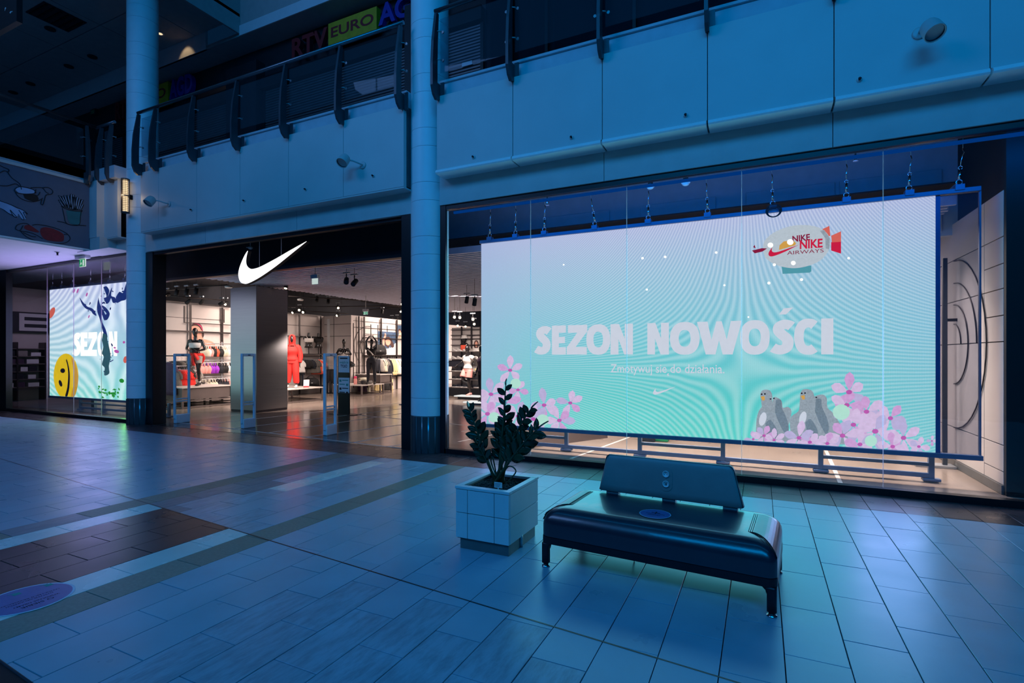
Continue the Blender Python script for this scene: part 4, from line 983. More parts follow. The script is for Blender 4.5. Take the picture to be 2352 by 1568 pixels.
def zz_stem(base, tip, bend, nleaf, ls, start=.35):
    b, e = Vector(base), Vector(tip); mid = b.lerp(e, .55) + Vector(bend)
    pts = [(1 - t) ** 2 * b + 2 * t * (1 - t) * mid + t * t * e for t in [i / 12 for i in range(13)]]
    st = part('stem', MB().tube(pts, [.014 - .0095 * i / 12 for i in range(13)], 8), 'stem', zz)
    for i in range(nleaf):
        t = start + (1 - start) * (i + .5) / nleaf
        p = (1 - t) ** 2 * b + 2 * t * (1 - t) * mid + t * t * e; d = (2 * (1 - t) * (mid - b) + 2 * t * (e - mid)).normalized()
        side = d.cross(Vector((0, -1, .25))).normalized(); sgn = 1 if i % 2 else -1
        y_ = (d * rl.uniform(.55, .9) + side * sgn * rl.uniform(.6, .95) + Vector((0, rl.uniform(-.5, .3), rl.uniform(-.1, .25)))).normalized()
        if i == nleaf - 1: y_ = d
        zx_ = y_.cross(d if abs(y_.dot(d)) < .95 else Vector((0, 1, 0))).normalized(); x_ = y_.cross(zx_).normalized()
        L_ = 1.45 * ls * rl.uniform(.8, 1.15) * (1 - .35 * (t - start) / (1 - start))
        M_ = Matrix((x_, y_, x_.cross(y_))).transposed()
        o = bpy.data.objects.new('leaf', LM); COL.objects.link(o); o.parent = st
        o.matrix_local = Matrix.Translation(p - ORG[zz.name]) @ M_.to_4x4() @ Matrix.Scale(L_, 4)
B0 = (-1.98, 3.86, .47)
tipY = 3.84
for (u, v), bend, n, ls, dy in (((1078, 938), (-.03, -.02, .10), 15, .085, -.02), ((1162, 880), (.01, 0, .03), 13, .075, .04), ((1222, 936), (.0, .05, .13), 13, .10, .02), ((1238, 982), (.02, -.05, .08), 12, .10, -.08), ((1098, 1020), (-.01, -.04, .09), 9, .08, -.12), ((1180, 1000), (.01, -.03, .03), 10, .085, -.05), ((1140, 990), (-.02, .05, .03), 9, .08, .10), ((1160, 935), (.02, .04, .02), 11, .09, .06)):
    tip = at(u, v, y=tipY + dy)
    zz_stem((B0[0] + rl.uniform(-.04, .04), B0[1] + rl.uniform(-.04, .04), B0[2]), tip, bend, n, ls, .38 if n < 12 else .30)
for a, b in (((1128, 1060), (1140, 1095)), ((1185, 1082), (1165, 1108))):
    p, q_ = at(*a, y=3.82), at(*b, y=3.80); part('bare_stem', MB().tube(smooth_path([B0, (B0[0] * .4 + p.x * .6, 3.82, p.z + .03), tuple(p), tuple(q_)], 6), .006, 7), 'stem', zz)
lb = thing('plant_label', 'small white card stuck in the planter soil', 'label', (-1.90, 3.72, .46))
part('card', MB().box(-1.94, -1.87, 3.715, 3.718, .485, .53).box(-1.91, -1.90, 3.7155, 3.7175, .445, .487), 'paper', lb)
m = MB()
for k in range(3): m.box(-1.933, -1.88 - .006 * k, 3.7145, 3.7152, .518 - .011 * k, .521 - .011 * k)
part('lettering', m, 'ink', lb)

# ================================================================== BENCH
bn = thing('bench', 'black leather upholstered bench with low padded backrest and sockets', 'bench', (-.659, 3.858, 0), rz=R(-4.02))
def rrect(hx, hy, r_, z, cx=0, cyy=0, n=6):
    out = []
    for (sx, sy, a0) in ((1, 1, 0), (-1, 1, 90), (-1, -1, 180), (1, -1, 270)):
        for k in range(n + 1):
            a = R(a0 + 90 * k / n); out.append((cx + sx * (hx - r_) + r_ * math.cos(a), cyy + sy * (hy - r_) + r_ * math.sin(a), z))
    return out
HX, HY = .775, .385
# cushion: side walls, then a wide rounded shoulder
prof = [(0, .228)] + [(0, .235), (0, .315)] + [(.115 * (1 - math.cos(R(a))), .315 + .115 * math.sin(R(a))) for a in (15, 30, 45, 60, 75, 90)]
rings = [rrect(HX - d * 1.05, HY - d, max(.05, .06 + d * .2), z) for d, z in prof] + [rrect(HX - .22, HY - .2, .08, .432), rrect(HX - .5, HY - .3, .05, .433)]
part('seat_cushion', MB().loft(rings), 'leather', bn, local=True)
def seat_surface(x, y, off=.003):
    def z_(x, y):
        d = min((HX - abs(x)) / 1.05, HY - abs(y)); d = max(0.0, min(.115, d))
        return .315 + .115 * math.sqrt(max(0, 1 - (1 - d / .115) ** 2))
    e = .002; n = Vector((-(z_(x + e, y) - z_(x - e, y)) / (2 * e), -(z_(x, y + e) - z_(x, y - e)) / (2 * e), 1)).normalized()
    return Vector((x, y, z_(x, y))) + n * off
for s_ in (-1, 1):
    rows = []
    for i in range(11):
        x = .632 + (.7735 - .632) * (1 - (1 - i / 10) ** 1.7)
        f = .19 + .155 * ((x - .632) / .1415) ** 1.3
        rows.append([seat_surface(s_ * x, -f + (f + .235) * k / 8) for k in range(9)])
    m = MB()
    for i in range(10): m.loft([rows[i], rows[i + 1]], cap=False, closed=False)
    part('end_patch', m, 'leather2', bn, local=True)
    for k in range(3):
        pts = [seat_surface(s_ * (.625 - .011 * k), .235 - .425 * j / 6, .0012) for j in range(7)] + [seat_surface(s_ * (.632 - .011 * k + .1415 * t), -(.19 + .155 * t ** 1.3) - .006 * k, .0012) for t in (.1, .3, .5, .7, .9, .98)]
        part('stitch_line', MB().tube(pts, .0022, 5), 'stitch', bn, local=True)
part('under_frame', MB().loft([rrect(HX + .002, HY + .002, .06, z) for z in (.178, .227)], smooth=False), 'benchframe', bn, local=True)
for sx in (-1, 1):
    for sy in (-1, 1):
        cx_, cyy = sx * (HX - .03), sy * (HY - .03)
        prof = [(.027, .03), (.027, .14), (.030, .16), (.040, .178)]
        lg = part('leg', MB().loft([rrect(r_, r_, .018, z, cx_ - sx * (r_ - .027), cyy - sy * (r_ - .027), 4) for r_, z in prof]), 'benchframe', bn, local=True)
        part('foot', MB().lathe([(.030, 0), (.030, .008), (.020, .010), (.020, .035)], (cx_, cyy, 0), seg=16), 'chrome', lg, local=True)
# curved knee between leg and frame on the long sides
for sx in (-1, 1):
    for sy in (-1, 1):
        pts = [(sx * (HX - .058), .178), (sx * (HX - .058), .13)] + [(sx * (HX - .058 - .045 * (1 - math.cos(R(a)))), .133 + .045 * math.sin(R(a))) for a in (0, 30, 60, 90)]
        part('knee', MB().prism(pts, 'y', sy * (HY - .03) - .02, sy * (HY - .03) + .02), 'benchframe', bn, local=True)
# backrest: leaning padded wedge
def brow(z):
    t = (z - .45) / .29; hx = .548 - .068 * t; return hx, .252 - .0 * t, .345 - .06 * t
bkr = []
for z in (.447, .452, .5, .6, .68, .715, .732, .742, .747):
    hx, yf, yb_ = brow(z); e = max(0, z - .70); sh = 0 if e <= 0 else .05 * (1 - math.sqrt(max(0, 1 - (e / .0475) ** 2)))
    e2 = .006 if z == .447 else 0
    bkr.append([(p[0] - .016, p[1], p[2]) for p in rrect(hx - sh * .5 - e2, (yb_ - yf) / 2 - sh * .55 - e2, .03 if z < .74 else .012, z, 0, (yf + yb_) / 2)])
bk = part('backrest', MB().loft(bkr), 'backleather', bn, local=True)
part('end_seam', MB().tube([(brow(z)[0] - .017 - .004, .262, z) for z in (.455, .5, .6, .68, .70)], .0018, 5), 'stitch', bk, local=True)
for x in (-.45, .0, .44):
    part('backrest_bracket', MB().box(x - .05, x + .05, .27, .33, .425, .449), 'alu', bn, local=True)
sc_ = part('socket_plate', MB().prism([(-.016 + a * .048 * 1 + 0, .60 + b) for a, b in [(math.cos(R(t)), .048 * math.sin(R(t)) + (.045 if t < 180 else -.045)) for t in range(0, 360, 15)]], 'y', .2490, .2535), 'backleather', bk, local=True)
for dz_ in (.038, -.038):
    m = MB().use('white').lathe([(.026, 0), (.026, .006), (.021, .0075), (.0205, .004), (.0, .004)], (-.016, .2488, .60 + dz_), (0, -1, 0), 20)
    m.use('ink')
    if dz_ > 0:
        m.lathe([(.0025, 0), (.0025, .0055)], (-.024, .2488, .637), (0, -1, 0), 8).lathe([(.0025, 0), (.0025, .0055)], (-.008, .2488, .637), (0, -1, 0), 8).lathe([(.0025, 0), (.0025, .0065)], (-.016, .2488, .648), (0, -1, 0), 8)
    else: m.box(-.023, -.018, .2425, .2445, .553, .571).box(-.014, -.009, .2425, .2445, .553, .571)
    part('socket' if dz_ > 0 else 'charging_port', m, None, bk, local=True)
part('power_cable', MB().tube(smooth_path([(-.24, .05, .19), (-.20, .02, .14), (-.215, .05, .05), (-.20, .04, .004)], 6), .006, 7).tube(smooth_path([(-.24, .05, .19), (-.19, .06, .165), (-.13, .08, .18)], 5), .005, 6), 'black', bn, local=True)

def sticker(label, loc, rx, ry, rz, lines):
    t = thing('sticker', label, 'sticker', loc, rz=rz)
    part('rim', MB().slab([(p[0], p[1]) for p in ellipse(0, 0, rx, ry, 0, 40)], 0, .0012), 'stickerrim', t, local=True)
    part('face', MB().slab([(p[0], p[1]) for p in ellipse(0, 0, rx * .94, ry * .94, 0, 40)], .0012, .0018), 'sticker', t, local=True)
    m = MB()
    for txt, xa_, y_, w, h in lines: letters(m, txt, (xa_ * rx, y_ * ry, .0022), (1, 0, 0), (0, 1, 0), w * rx, h * ry, .01)
    part('lettering', m, 'ink', t, local=True)
    return t
s1 = sticker('oval blue sticker lying on the bench seat', (0, 0, 0), .108, .108, R(-4), [('ZACHOWAJ', -.6, -.1, 1.2, .16), ('ODSTĘP', -.4, -.4, .8, .2)])
c_ = Matrix.Rotation(R(-4.02), 4, 'Z') @ Vector((-.003, -.13, 0)); s1.location = (-.659 + c_.x, 3.858 + c_.y, .4345)
m = MB().use('muralblk').box(-.03, .03, .02, .026, .0018, .003).box(-.004, .004, .0, .05, .0018, .003); part('pictogram', m, 'ink', s1, local=True)
s2 = sticker('round blue distance-keeping sticker stuck on the floor tiles', (-4.21, 1.645, .0015), .235, .235, R(-90), [('UTRZYMUJ BEZPIECZNY', -.70, -.02, 1.4, .07), ('DYSTANS OD INNYCH', -.5, .12, 1.0, .07), ('WSPÓLNIE DBAMY', -.55, .34, 1.0, .10), ('O SIEBIE', -.35, .50, .7, .12)])
m = MB()
for x, y in ((-.16, -.12), (-.0, -.14), (.15, -.10)): m.box(x - .02, x + .02, y - .02, y + .02, .0018, .0022).box(x - .008, x + .035, y - .035, y - .028, .0018, .0022)
part('pictogram', m, 'inkteal', s2, local=True)
# ================================================================== SECURITY GATES, NOTICE STAND
def gate(y0, y1, xc, label):
    t = thing('security_gate', label, 'gate', (xc, (y0 + y1) / 2, 0), 'anti-theft gates in the shop doorway')
    h, w, d = 1.59, .045, .028
    m = MB(); fr_ = [(y0, .06), (y1, .06), (y1, h - .02), (y1 - .02, h), (y0 + .02, h), (y0, h - .02)]
    for a, b in ((y0, y0 + w), (y1 - w, y1)): m.box(xc - d, xc + d, a, b, .10, h)
    m.box(xc - d, xc + d, y0 + w, y1 - w, h - .06, h)
    part('frame', m, 'gate', t, bev=.012)
    for z in (.50, .555): part('cross_bar', MB().box(xc - d * .6, xc + d * .6, y0 + w, y1 - w, z - .014, z + .014), 'gate', t, bev=.004)
    part('foot_box', MB().box(xc - .05, xc + .05, y0 + .02, y1 - .02, .0, .20), 'gate', t, bev=.015)
    part('indicator', MB().box(xc + d, xc + d + .003, (y0 + y1) / 2 - .03, (y0 + y1) / 2 + .03, h - .04, h - .025), 'ink', t)
    return t
gate(7.33, 7.70, -12.06, 'blue-lit anti-theft gate nearest the left doorway jamb')
gate(7.42, 7.76, -9.91, 'blue-lit anti-theft gate in front of the metal column')
gate(7.46, 7.78, -7.60, 'blue-lit anti-theft gate in front of the notice stand')
ns = thing('notice_stand', 'black upright notice stand with two white WEJŚCIE TYLKO sheets', 'notice stand', (-9.93, 10.4, 0))
ya_, yb_ = 10.40, 10.43
P = lambda u, v: at(u, v, y=ya_)
xl, xr = P(778, 900).x, P(802, 900).x
part('board', MB().box(xl - .03, xr, ya_, ya_ + .03, .0, P(790, 818).z), 'black', ns)
part('side_post', MB().box(P(767, 900).x, P(772, 900).x, ya_, ya_ + .04, 0, P(770, 815).z), 'black', ns)
part('base_plate', MB().box(P(762, 950).x, xr + .25, ya_ - .12, ya_ + .2, 0, .012), 'black', ns, bev=.003)
s_a = part('notice_sheet', MB().box(xl, xr + .01, ya_ - .006, ya_ - .001, P(790, 855).z, P(790, 817).z), 'paper', ns)
m = MB().use('inkteal'); letters(m, 'WEJŚCIE', (xl + .03, ya_ - .007, P(790, 836).z), (1, 0, 0), (0, 0, 1), xr - xl - .05, P(790, 829).z - P(790, 836).z, .03)
m.use('ink'); letters(m, 'TYLKO', (xl + .07, ya_ - .007, P(790, 844).z), (1, 0, 0), (0, 0, 1), xr - xl - .13, P(790, 837).z - P(790, 844).z, .03)
m.box(xl + .05, xr - .05, ya_ - .008, ya_ - .006, P(790, 824).z, P(790, 821).z)
part('lettering', m, None, s_a)
s_b = part('notice_sheet', MB().box(xl, xr + .01, ya_ - .006, ya_ - .001, P(790, 902).z, P(790, 867).z), 'paper', ns)
m = MB(); w = xr - xl; zt = P(790, 868).z
for k in range(4):
    m.use('inkteal' if k < 2 else 'ink')
    m.box(xl + w * (.35 if k % 2 == 0 else .08), xl + w * (.92 if k % 2 == 0 else .6), ya_ - .007, ya_ - .006, zt - .07 - .105 * k, zt - .045 - .105 * k)
    m.box(xl + w * (.08 if k % 2 == 0 else .72), xl + w * (.28 if k % 2 == 0 else .92), ya_ - .007, ya_ - .006, zt - .10 - .105 * k, zt - .04 - .105 * k)
part('lettering', m, None, s_b)

# ================================================================== DISPLAY TABLES
def table(label, x0, x1, y0, y1, h, box_h=0, top='tabletop', extra=None):
    t = thing('display_table', label, 'table', ((x0 + x1) / 2, (y0 + y1) / 2, 0))
    part('top', MB().box(x0, x1, y0, y1, h - .03, h), top, t)
    if box_h: part('box_front', MB().box(x0 + .05, x1 - .05, y0 + .03, y1 - .03, h - .03 - box_h, h - .03), 'table', t)
    m = .05
    for (a, b) in ((x0, y0), (x1 - m, y0), (x0, y1 - m), (x1 - m, y1 - m)): part('leg', MB().box(a, a + m, b, b + m, 0, h - .03), 'table', t)
    for z in ([h - .03 - box_h - .04] if box_h else []) + [.03]:
        for (a, b, c, d) in ((x0 + m, x1 - m, y0 + .01, y0 + .04), (x0 + m, x1 - m, y1 - .04, y1 - .01), (x0 + .01, x0 + .04, y0 + m, y1 - m), (x1 - .04, x1 - .01, y0 + m, y1 - m)):
            part('rail', MB().box(a, b, c, d, z - .015, z + .02), 'table', t)
    return t
table('tall grey boxed display table at the left carrying the sports bra mannequin', -16.45, -15.08, 9.40, 11.0, .62, .34)
table('low display table beside the boxed table with folded white clothes', -16.3, -15.1, 11.05, 12.3, .37)
table('low display table under the red tracksuit mannequin', -15.25, -13.72, 11.9, 13.45, .46)
table('low display table with bottle and rolled mats under two mannequins', -15.1, -13.66, 15.3, 16.6, .42)
table('boxed plinth behind the pink bottle, beside the notice stand', -15.2, -13.9, 16.65, 17.4, .78, .3)

# ================================================================== MANNEQUINS
def limb(m, pts, rs, n=12, flat=1.0, up=None): return m.tube(smooth_path(pts, 4), [x for i in range(len(rs) - 1) for x in [rs[i] + (rs[i + 1] - rs[i]) * k / 4 for k in range(4)]] + [rs[-1]], n, True, flat, up)
def hand(m, w, d, side):
    """palm, four unequal curled fingers and a thumb leaving the side of the palm"""
    w = Vector(w); d = Vector(d).normalized(); s_ = Vector(side); s_ = (s_ - d * s_.dot(d)).normalized(); n = d.cross(s_)
    m.loft([[w + d * t + s_ * (a * wd) + n * (b * th) for a, b in [(math.cos(2 * PI * k / 10), math.sin(2 * PI * k / 10)) for k in range(10)]] for t, wd, th in ((-.01, .026, .020), (.03, .038, .017), (.075, .042, .014), (.095, .038, .011))])
    for k, L_ in enumerate((.066, .076, .070, .054)):
        o = w + d * .085 + s_ * (-.030 + .020 * k); a = (d - n * .15).normalized(); b = (d - n * .7).normalized()
        m.tube([o, o + a * L_ * .5, o + a * L_ * .5 + b * L_ * .5], [.0095, .0085, .006], 7)
    o = w + d * .02 - s_ * .032; a = (d * .6 - s_ * .7).normalized(); m.tube([o, o + a * .035, o + a * .035 + d * .03], [.012, .010, .007], 7)
def torso_rings(hip, chest, neck, bust=True):
    hip, chest, neck = Vector(hip), Vector(chest), Vector(neck); out = []
    for t, rx, ry, dy in ((-.16, .10, .085, 0), (-.08, .165, .11, .005), (0, .170, .115, .01), (.18, .128, .092, 0), (.34, .118, .085, -.005), (.52, .140, .10, -.012), (.66, .155, .118, -.022), (.80, .158, .10, -.005), (.92, .130, .075, .01), (1.0, .06, .055, .012)):
        a = hip.lerp(chest, t * 1.0) if t <= 1 else neck
        out.append([a + Vector((rx * math.cos(2 * PI * k / 20), ry * math.sin(2 * PI * k / 20) + dy, 0)) for k in range(20)])
    return out
def body_mesh(J, voxel=.013, head=True, hands=True, shoes=True):
    """one continuous figure from joints (x across, -y forward, z up), fused and smoothed"""
    m = MB()
    m.loft(torso_rings(J['hip'], J['chest'], J['neck']))
    for s_ in (-1, 1):
        m.ell(Vector(J['hip']).lerp(Vector(J['chest']), .66) + Vector((s_ * .065, -.085, 0)), .062, .052, .062, 12, 8)
        m.ell(Vector(J['hip']) + Vector((s_ * .075, .055, -.05)), .09, .085, .10, 12, 8)
    limb(m, [Vector(J['chest']) - Vector((0, 0, .03)), J['neck'], Vector(J['neck']) + Vector((0, -.012, .09))], [.060, .048, .050])
    if head:
        h = Vector(J['head']); m.ell(h, .074, .092, .118, 18, 12); m.ell(h + Vector((0, -.02, -.065)), .055, .062, .065, 14, 8)
    hs = []
    for k in ('l', 'r'):
        if k + '_sh' in J:
            sh, el, wr = Vector(J[k + '_sh']), Vector(J[k + '_el']), Vector(J[k + '_wr'])
            m.ell(sh, .056, .056, .056, 12, 8)
            limb(m, [Vector(J['chest']) * .5 + sh * .5, sh, sh.lerp(el, .5), el], [.05, .050, .043, .034]); limb(m, [el, el.lerp(wr, .35), wr], [.036, .036, .022])
            hs.append((wr, Vector(J.get(k + '_hand', wr - el)), Vector(J.get(k + '_side', (0, -1, 0)))))
        if k + '_kn' in J:
            hp = Vector(J['hip']) + Vector(((-1 if k == 'r' else 1) * .09, 0, -.03)); kn, an = Vector(J[k + '_kn']), Vector(J[k + '_an'])
            limb(m, [hp, hp.lerp(kn, .45), kn], [.098, .080, .052]); limb(m, [kn, kn.lerp(an, .32) + Vector((0, .012, 0)), an], [.053, .055, .030])
            tp = Vector(J.get(k + '_toe', an + Vector((0, -.17, -.07))))
            limb(m, [an + Vector((0, .03, -.045)), an + Vector((0, -.03, -.045)), an.lerp(tp, .6) + Vector((0, 0, -.02)), tp], [.036, .040, .038, .022], 10)
    me = m.mesh('body_raw'); o = bpy.data.objects.new('body_raw', me); COL.objects.link(o)
    rm = o.modifiers.new('r', 'REMESH'); rm.mode = 'VOXEL'; rm.voxel_size = voxel; rm.use_smooth_shade = True
    sm = o.modifiers.new('s', 'SMOOTH'); sm.iterations = 5; sm.factor = .5
    dg = bpy.context.evaluated_depsgraph_get(); r_ = bpy.data.meshes.new_from_object(o.evaluated_get(dg)); bpy.data.objects.remove(o)
    out = MB(); out.v = [tuple(v.co) for v in r_.vertices]
    for p in r_.polygons: out.face(tuple(p.vertices), True)
    bpy.data.meshes.remove(r_)
    if hands:
        for w, d, sd in hs: hand(out, w, d, sd)
    return out
def sleeve(m, pts, rs, n=14): return m.tube(smooth_path(pts, 4), [x for i in range(len(rs) - 1) for x in [rs[i] + (rs[i + 1] - rs[i]) * k / 4 for k in range(4)]] + [rs[-1]], n, True)
def torso_cloth(J, t0, t1, grow, wave=.0, drop=0, seed=0):
    hip, chest = Vector(J['hip']), Vector(J['chest']); r0 = random.Random(seed)
    S = [(-.45, .175, .125), (-.16, .165, .115), (-.08, .168, .115), (0, .172, .12), (.18, .132, .098), (.34, .122, .092), (.52, .144, .112), (.66, .160, .140), (.80, .162, .112), (.92, .135, .08), (1.0, .09, .06)]
    def rad(t):
        for a, b in zip(S, S[1:]):
            if a[0] <= t <= b[0]: f = (t - a[0]) / (b[0] - a[0]); return a[1] + (b[1] - a[1]) * f, a[2] + (b[2] - a[2]) * f
        return S[-1][1:] if t > 1 else S[0][1:]
    rings = []
    for i in range(11):
        t = t0 + (t1 - t0) * i / 10; rx, ry = rad(t)
        g_ = grow * (1 + .25 * math.sin(i * 1.3)) if wave else grow
        rings.append([hip.lerp(chest, t) + Vector(((rx + g_) * math.cos(2 * PI * k / 28) * (1 + wave * math.sin(k * 2.1 + i * .4)), (ry + g_) * math.sin(2 * PI * k / 28) * (1 + wave * math.sin(k * 1.7 + 1)) - .006, 0)) for k in range(28)])
    return MB().loft(rings)
def shoe(m, an, toe, sole=True, k=1.0):
    an, toe = Vector(an), Vector(toe); d = toe - an; d.z = 0; d.normalize(); s_ = Vector((-d.y, d.x, 0)); b = Vector((an.x, an.y, min(toe.z, an.z) - .02)) - d * .05; 
    L_ = .255 * k; out = []
    for t, w, h in ((0, .025, .07), (.05, .036, .095), (.22, .038, .105), (.42, .042, .085), (.65, .048, .06), (.85, .043, .045), (.97, .026, .035), (1, .008, .022)):
        out.append([b + d * (L_ * t) + s_ * (w * k * math.cos(a)) + Vector((0, 0, .012 + h * k * (.5 + .5 * math.sin(a)))) for a in [2 * PI * q / 12 for q in range(12)]])
    m.loft(out)
def sole_(m, an, toe, k=1.0):
    an, toe = Vector(an), Vector(toe); d = toe - an; d.z = 0; d.normalize(); s_ = Vector((-d.y, d.x, 0)); b = Vector((an.x, an.y, min(toe.z, an.z) - .02)) - d * .055
    ps = []
    for t, w in ((0, .022), (.06, .036), (.4, .042), (.68, .05), (.9, .044), (1, .012)): ps.append((t, w))
    ring = [b + d * (.262 * k * t) + s_ * w * k for t, w in ps] + [b + d * (.262 * k * t) - s_ * w * k for t, w in reversed(ps)]
    n = len(ring); m.add([tuple(p) for p in ring] + [tuple(p + Vector((0, 0, .028 * k))) for p in ring], [tuple(range(n - 1, -1, -1)), tuple(range(n, 2 * n))] + [(i, (i + 1) % n, n + (i + 1) % n, n + i) for i in range(n)])
def mannequin(label, loc, rz, J, cloth, scale=1.0):
    t = thing('mannequin', label, 'mannequin', loc, rz=rz); t.scale = (scale,) * 3
    part('body', body_mesh(J), 'manne', t, local=True)
    for nm, mb, m_ in cloth: part(nm, mb, m_, t, local=True)
    return t
def stand_base(t):
    b = part('base', MB().lathe([(.17, 0), (.17, .008)], (0, .02, 0), seg=24).lathe([(.012, .008), (.012, .35)], (0, .10, 0), seg=8), 'chrome', t, local=True); return b
# 1 sports bra and red jacket round the waist, one foot raised behind
J = dict(hip=(0, 0, .94), chest=(0, -.01, 1.40), neck=(0, -.005, 1.47), head=(0, -.03, 1.66), l_sh=(.185, 0, 1.365), l_el=(.27, .03, 1.12), l_wr=(.10, -.16, 1.05), r_sh=(-.185, 0, 1.365), r_el=(-.29, .02, 1.13), r_wr=(-.06, -.20, 1.06),
         l_hand=(-1, -.2, 0), r_hand=(1, -.2, 0), l_side=(0, 0, -1), r_side=(0, 0, -1), l_kn=(.10, -.03, .50), l_an=(.10, .02, .09), r_kn=(-.13, -.16, .56), r_an=(-.13, .22, .36), r_toe=(-.13, .26, .22))
cl = [('sports_bra', torso_cloth(J, .48, .82, .022), 'wht')]
m = MB(); m.loft(torso_rings(J['hip'], J['chest'], J['neck'])[:1]) if 0 else None
sh = torso_cloth(J, -.22, .10, .012)
limb(sh, [(.09, 0, .90), (.095, -.02, .74), (.10, -.03, .68)], [.112, .10, .098], 16); limb(sh, [(-.09, -.01, .90), (-.115, -.08, .74), (-.125, -.13, .64)], [.112, .10, .09], 16)
cl.append(('shorts', sh, 'grey'))
jk = torso_cloth(J, -.04, .13, .024, .05)
limb(jk, [(.04, -.15, .98), (.02, -.19, .88), (.015, -.17, .72), (.03, -.15, .62)], [.05, .055, .05, .05], 10, .5); limb(jk, [(.06, -.15, .98), (.13, -.19, .90), (.16, -.15, .80)], [.045, .055, .05], 10, .5); jk.ell((.05, -.16, .97), .05, .035, .04, 10, 6)
limb(jk, [(-.16, .02, .98), (-.17, .12, .86), (-.10, .15, .66)], [.05, .07, .06], 10, .5); limb(jk, [(.16, .05, .98), (.13, .14, .86), (.06, .16, .70)], [.05, .08, .06], 10, .5)
cl.append(('tied_jacket', jk, 'red'))
s_ = MB(); shoe(s_, (.10, .02, .09), (.10, -.15, .02)); cl.append(('trainer', s_, 'blk'))
s_ = MB().lathe([(.036, 0), (.036, .05)], (.10, .02, .095), seg=12); cl.append(('sock', s_, 'wht'))
mannequin('black mannequin in white sports bra with a red jacket round its waist', (-15.62, 10.15, .62), R(28), J, cl)
# 2 red tracksuit
J = dict(hip=(0, 0, .94), chest=(0, -.01, 1.40), neck=(0, -.005, 1.47), head=(0, -.03, 1.64), l_sh=(.19, 0, 1.36), l_el=(.26, .0, 1.08), l_wr=(.25, -.06, .83), r_sh=(-.19, 0, 1.36), r_el=(-.27, 0, 1.08), r_wr=(-.27, -.06, .83), l_kn=(.12, -.05, .50), l_an=(.13, .0, .09), r_kn=(-.10, .02, .50), r_an=(-.15, .08, .09))
hd = torso_cloth(J, -.05, .97, .035, .02)
for s1_, k in ((1, 'l'), (-1, 'r')): limb(hd, [(s1_ * .13, 0, 1.36), J[k + '_sh'], J[k + '_el'], tuple(Vector(J[k + '_wr']) + Vector((0, 0, .02)))], [.08, .085, .085, .05], 14)
hood = MB()
for i in range(9):
    pass
rings = []
for z, rx, ry, op in ((1.42, .13, .11, 0), (1.49, .105, .105, 0), (1.55, .108, .118, .9), (1.62, .112, .128, 1.0), (1.69, .108, .125, 1.0), (1.75, .09, .105, .8), (1.79, .05, .06, 0)):
    ring = []
    for k in range(22):
        a = -PI / 2 + (.34 * op * 1.6) + (2 * PI - 2 * .34 * op * 1.6) * k / 21
        ring.append((rx * math.cos(a), ry * math.sin(a) - .015, z))
    rings.append(ring)
hood.loft(rings, cap=False, closed=False)
hood.tube([r_[0] for r_ in rings[1:]], .014, 8).tube([r_[-1] for r_ in rings[1:]], .014, 8)
jg = torso_cloth(J, -.25, .06, .03)
for k, hx in (('l', .09), ('r', -.09)): limb(jg, [(hx, 0, .92), tuple(Vector((hx, 0, .92)).lerp(Vector(J[k + '_kn']), .5)), J[k + '_kn'], tuple(Vector(J[k + '_an']) + Vector((0, 0, .12))), tuple(Vector(J[k + '_an']) + Vector((0, 0, .06)))], [.13, .125, .105, .098, .06], 16)
t2 = mannequin('black mannequin in a full red hooded tracksuit beside the metal column', (-14.22, 12.55, .46), R(42), J, [('hoodie', hd, 'red'), ('hood', hood, 'red'), ('jogging_trousers', jg, 'red')])
for a_, b_ in (((.13, 0, .09), (.13, -.17, .02)), ((-.15, .08, .09), (-.17, -.09, .02))):
    s_ = MB(); shoe(s_, a_, b_); part('trainer', s_, 'wht', t2, local=True)
# 3 praying hands, one foot on knee
J = dict(hip=(0, 0, .94), chest=(0, -.01, 1.40), neck=(0, -.005, 1.47), head=(0, -.02, 1.68), l_sh=(.185, 0, 1.36), l_el=(.30, -.10, 1.16), l_wr=(.05, -.20, 1.20), r_sh=(-.185, 0, 1.36), r_el=(-.30, -.10, 1.16), r_wr=(-.05, -.20, 1.20), l_hand=(-.15, .0, 1), r_hand=(.15, 0, 1), l_side=(0, -1, 0), r_side=(0, -1, 0), l_kn=(.42, -.16, .74), l_an=(.08, -.10, .62), l_toe=(.0, -.14, .52), r_kn=(-.09, -.02, .50), r_an=(-.09, .02, .09))
sh = torso_cloth(J, -.20, .14, .010); limb(sh, [(.09, 0, .90), (.22, -.08, .83), (.31, -.12, .79)], [.11, .098, .088], 14); limb(sh, [(-.09, 0, .90), (-.09, -.02, .74), (-.09, -.02, .68)], [.11, .10, .092], 14)
mannequin('black mannequin with praying hands and one knee out, behind the notice stand', tuple(at(790, 886, y=16.0)[:2]) + (.42,), R(38), J, [('white_top', torso_cloth(J, .12, .66, .018), 'wht'), ('white_top_hem', torso_cloth(J, -.05, .14, .018, .03), 'wht'), ('cycling_shorts', sh, 'blk')])
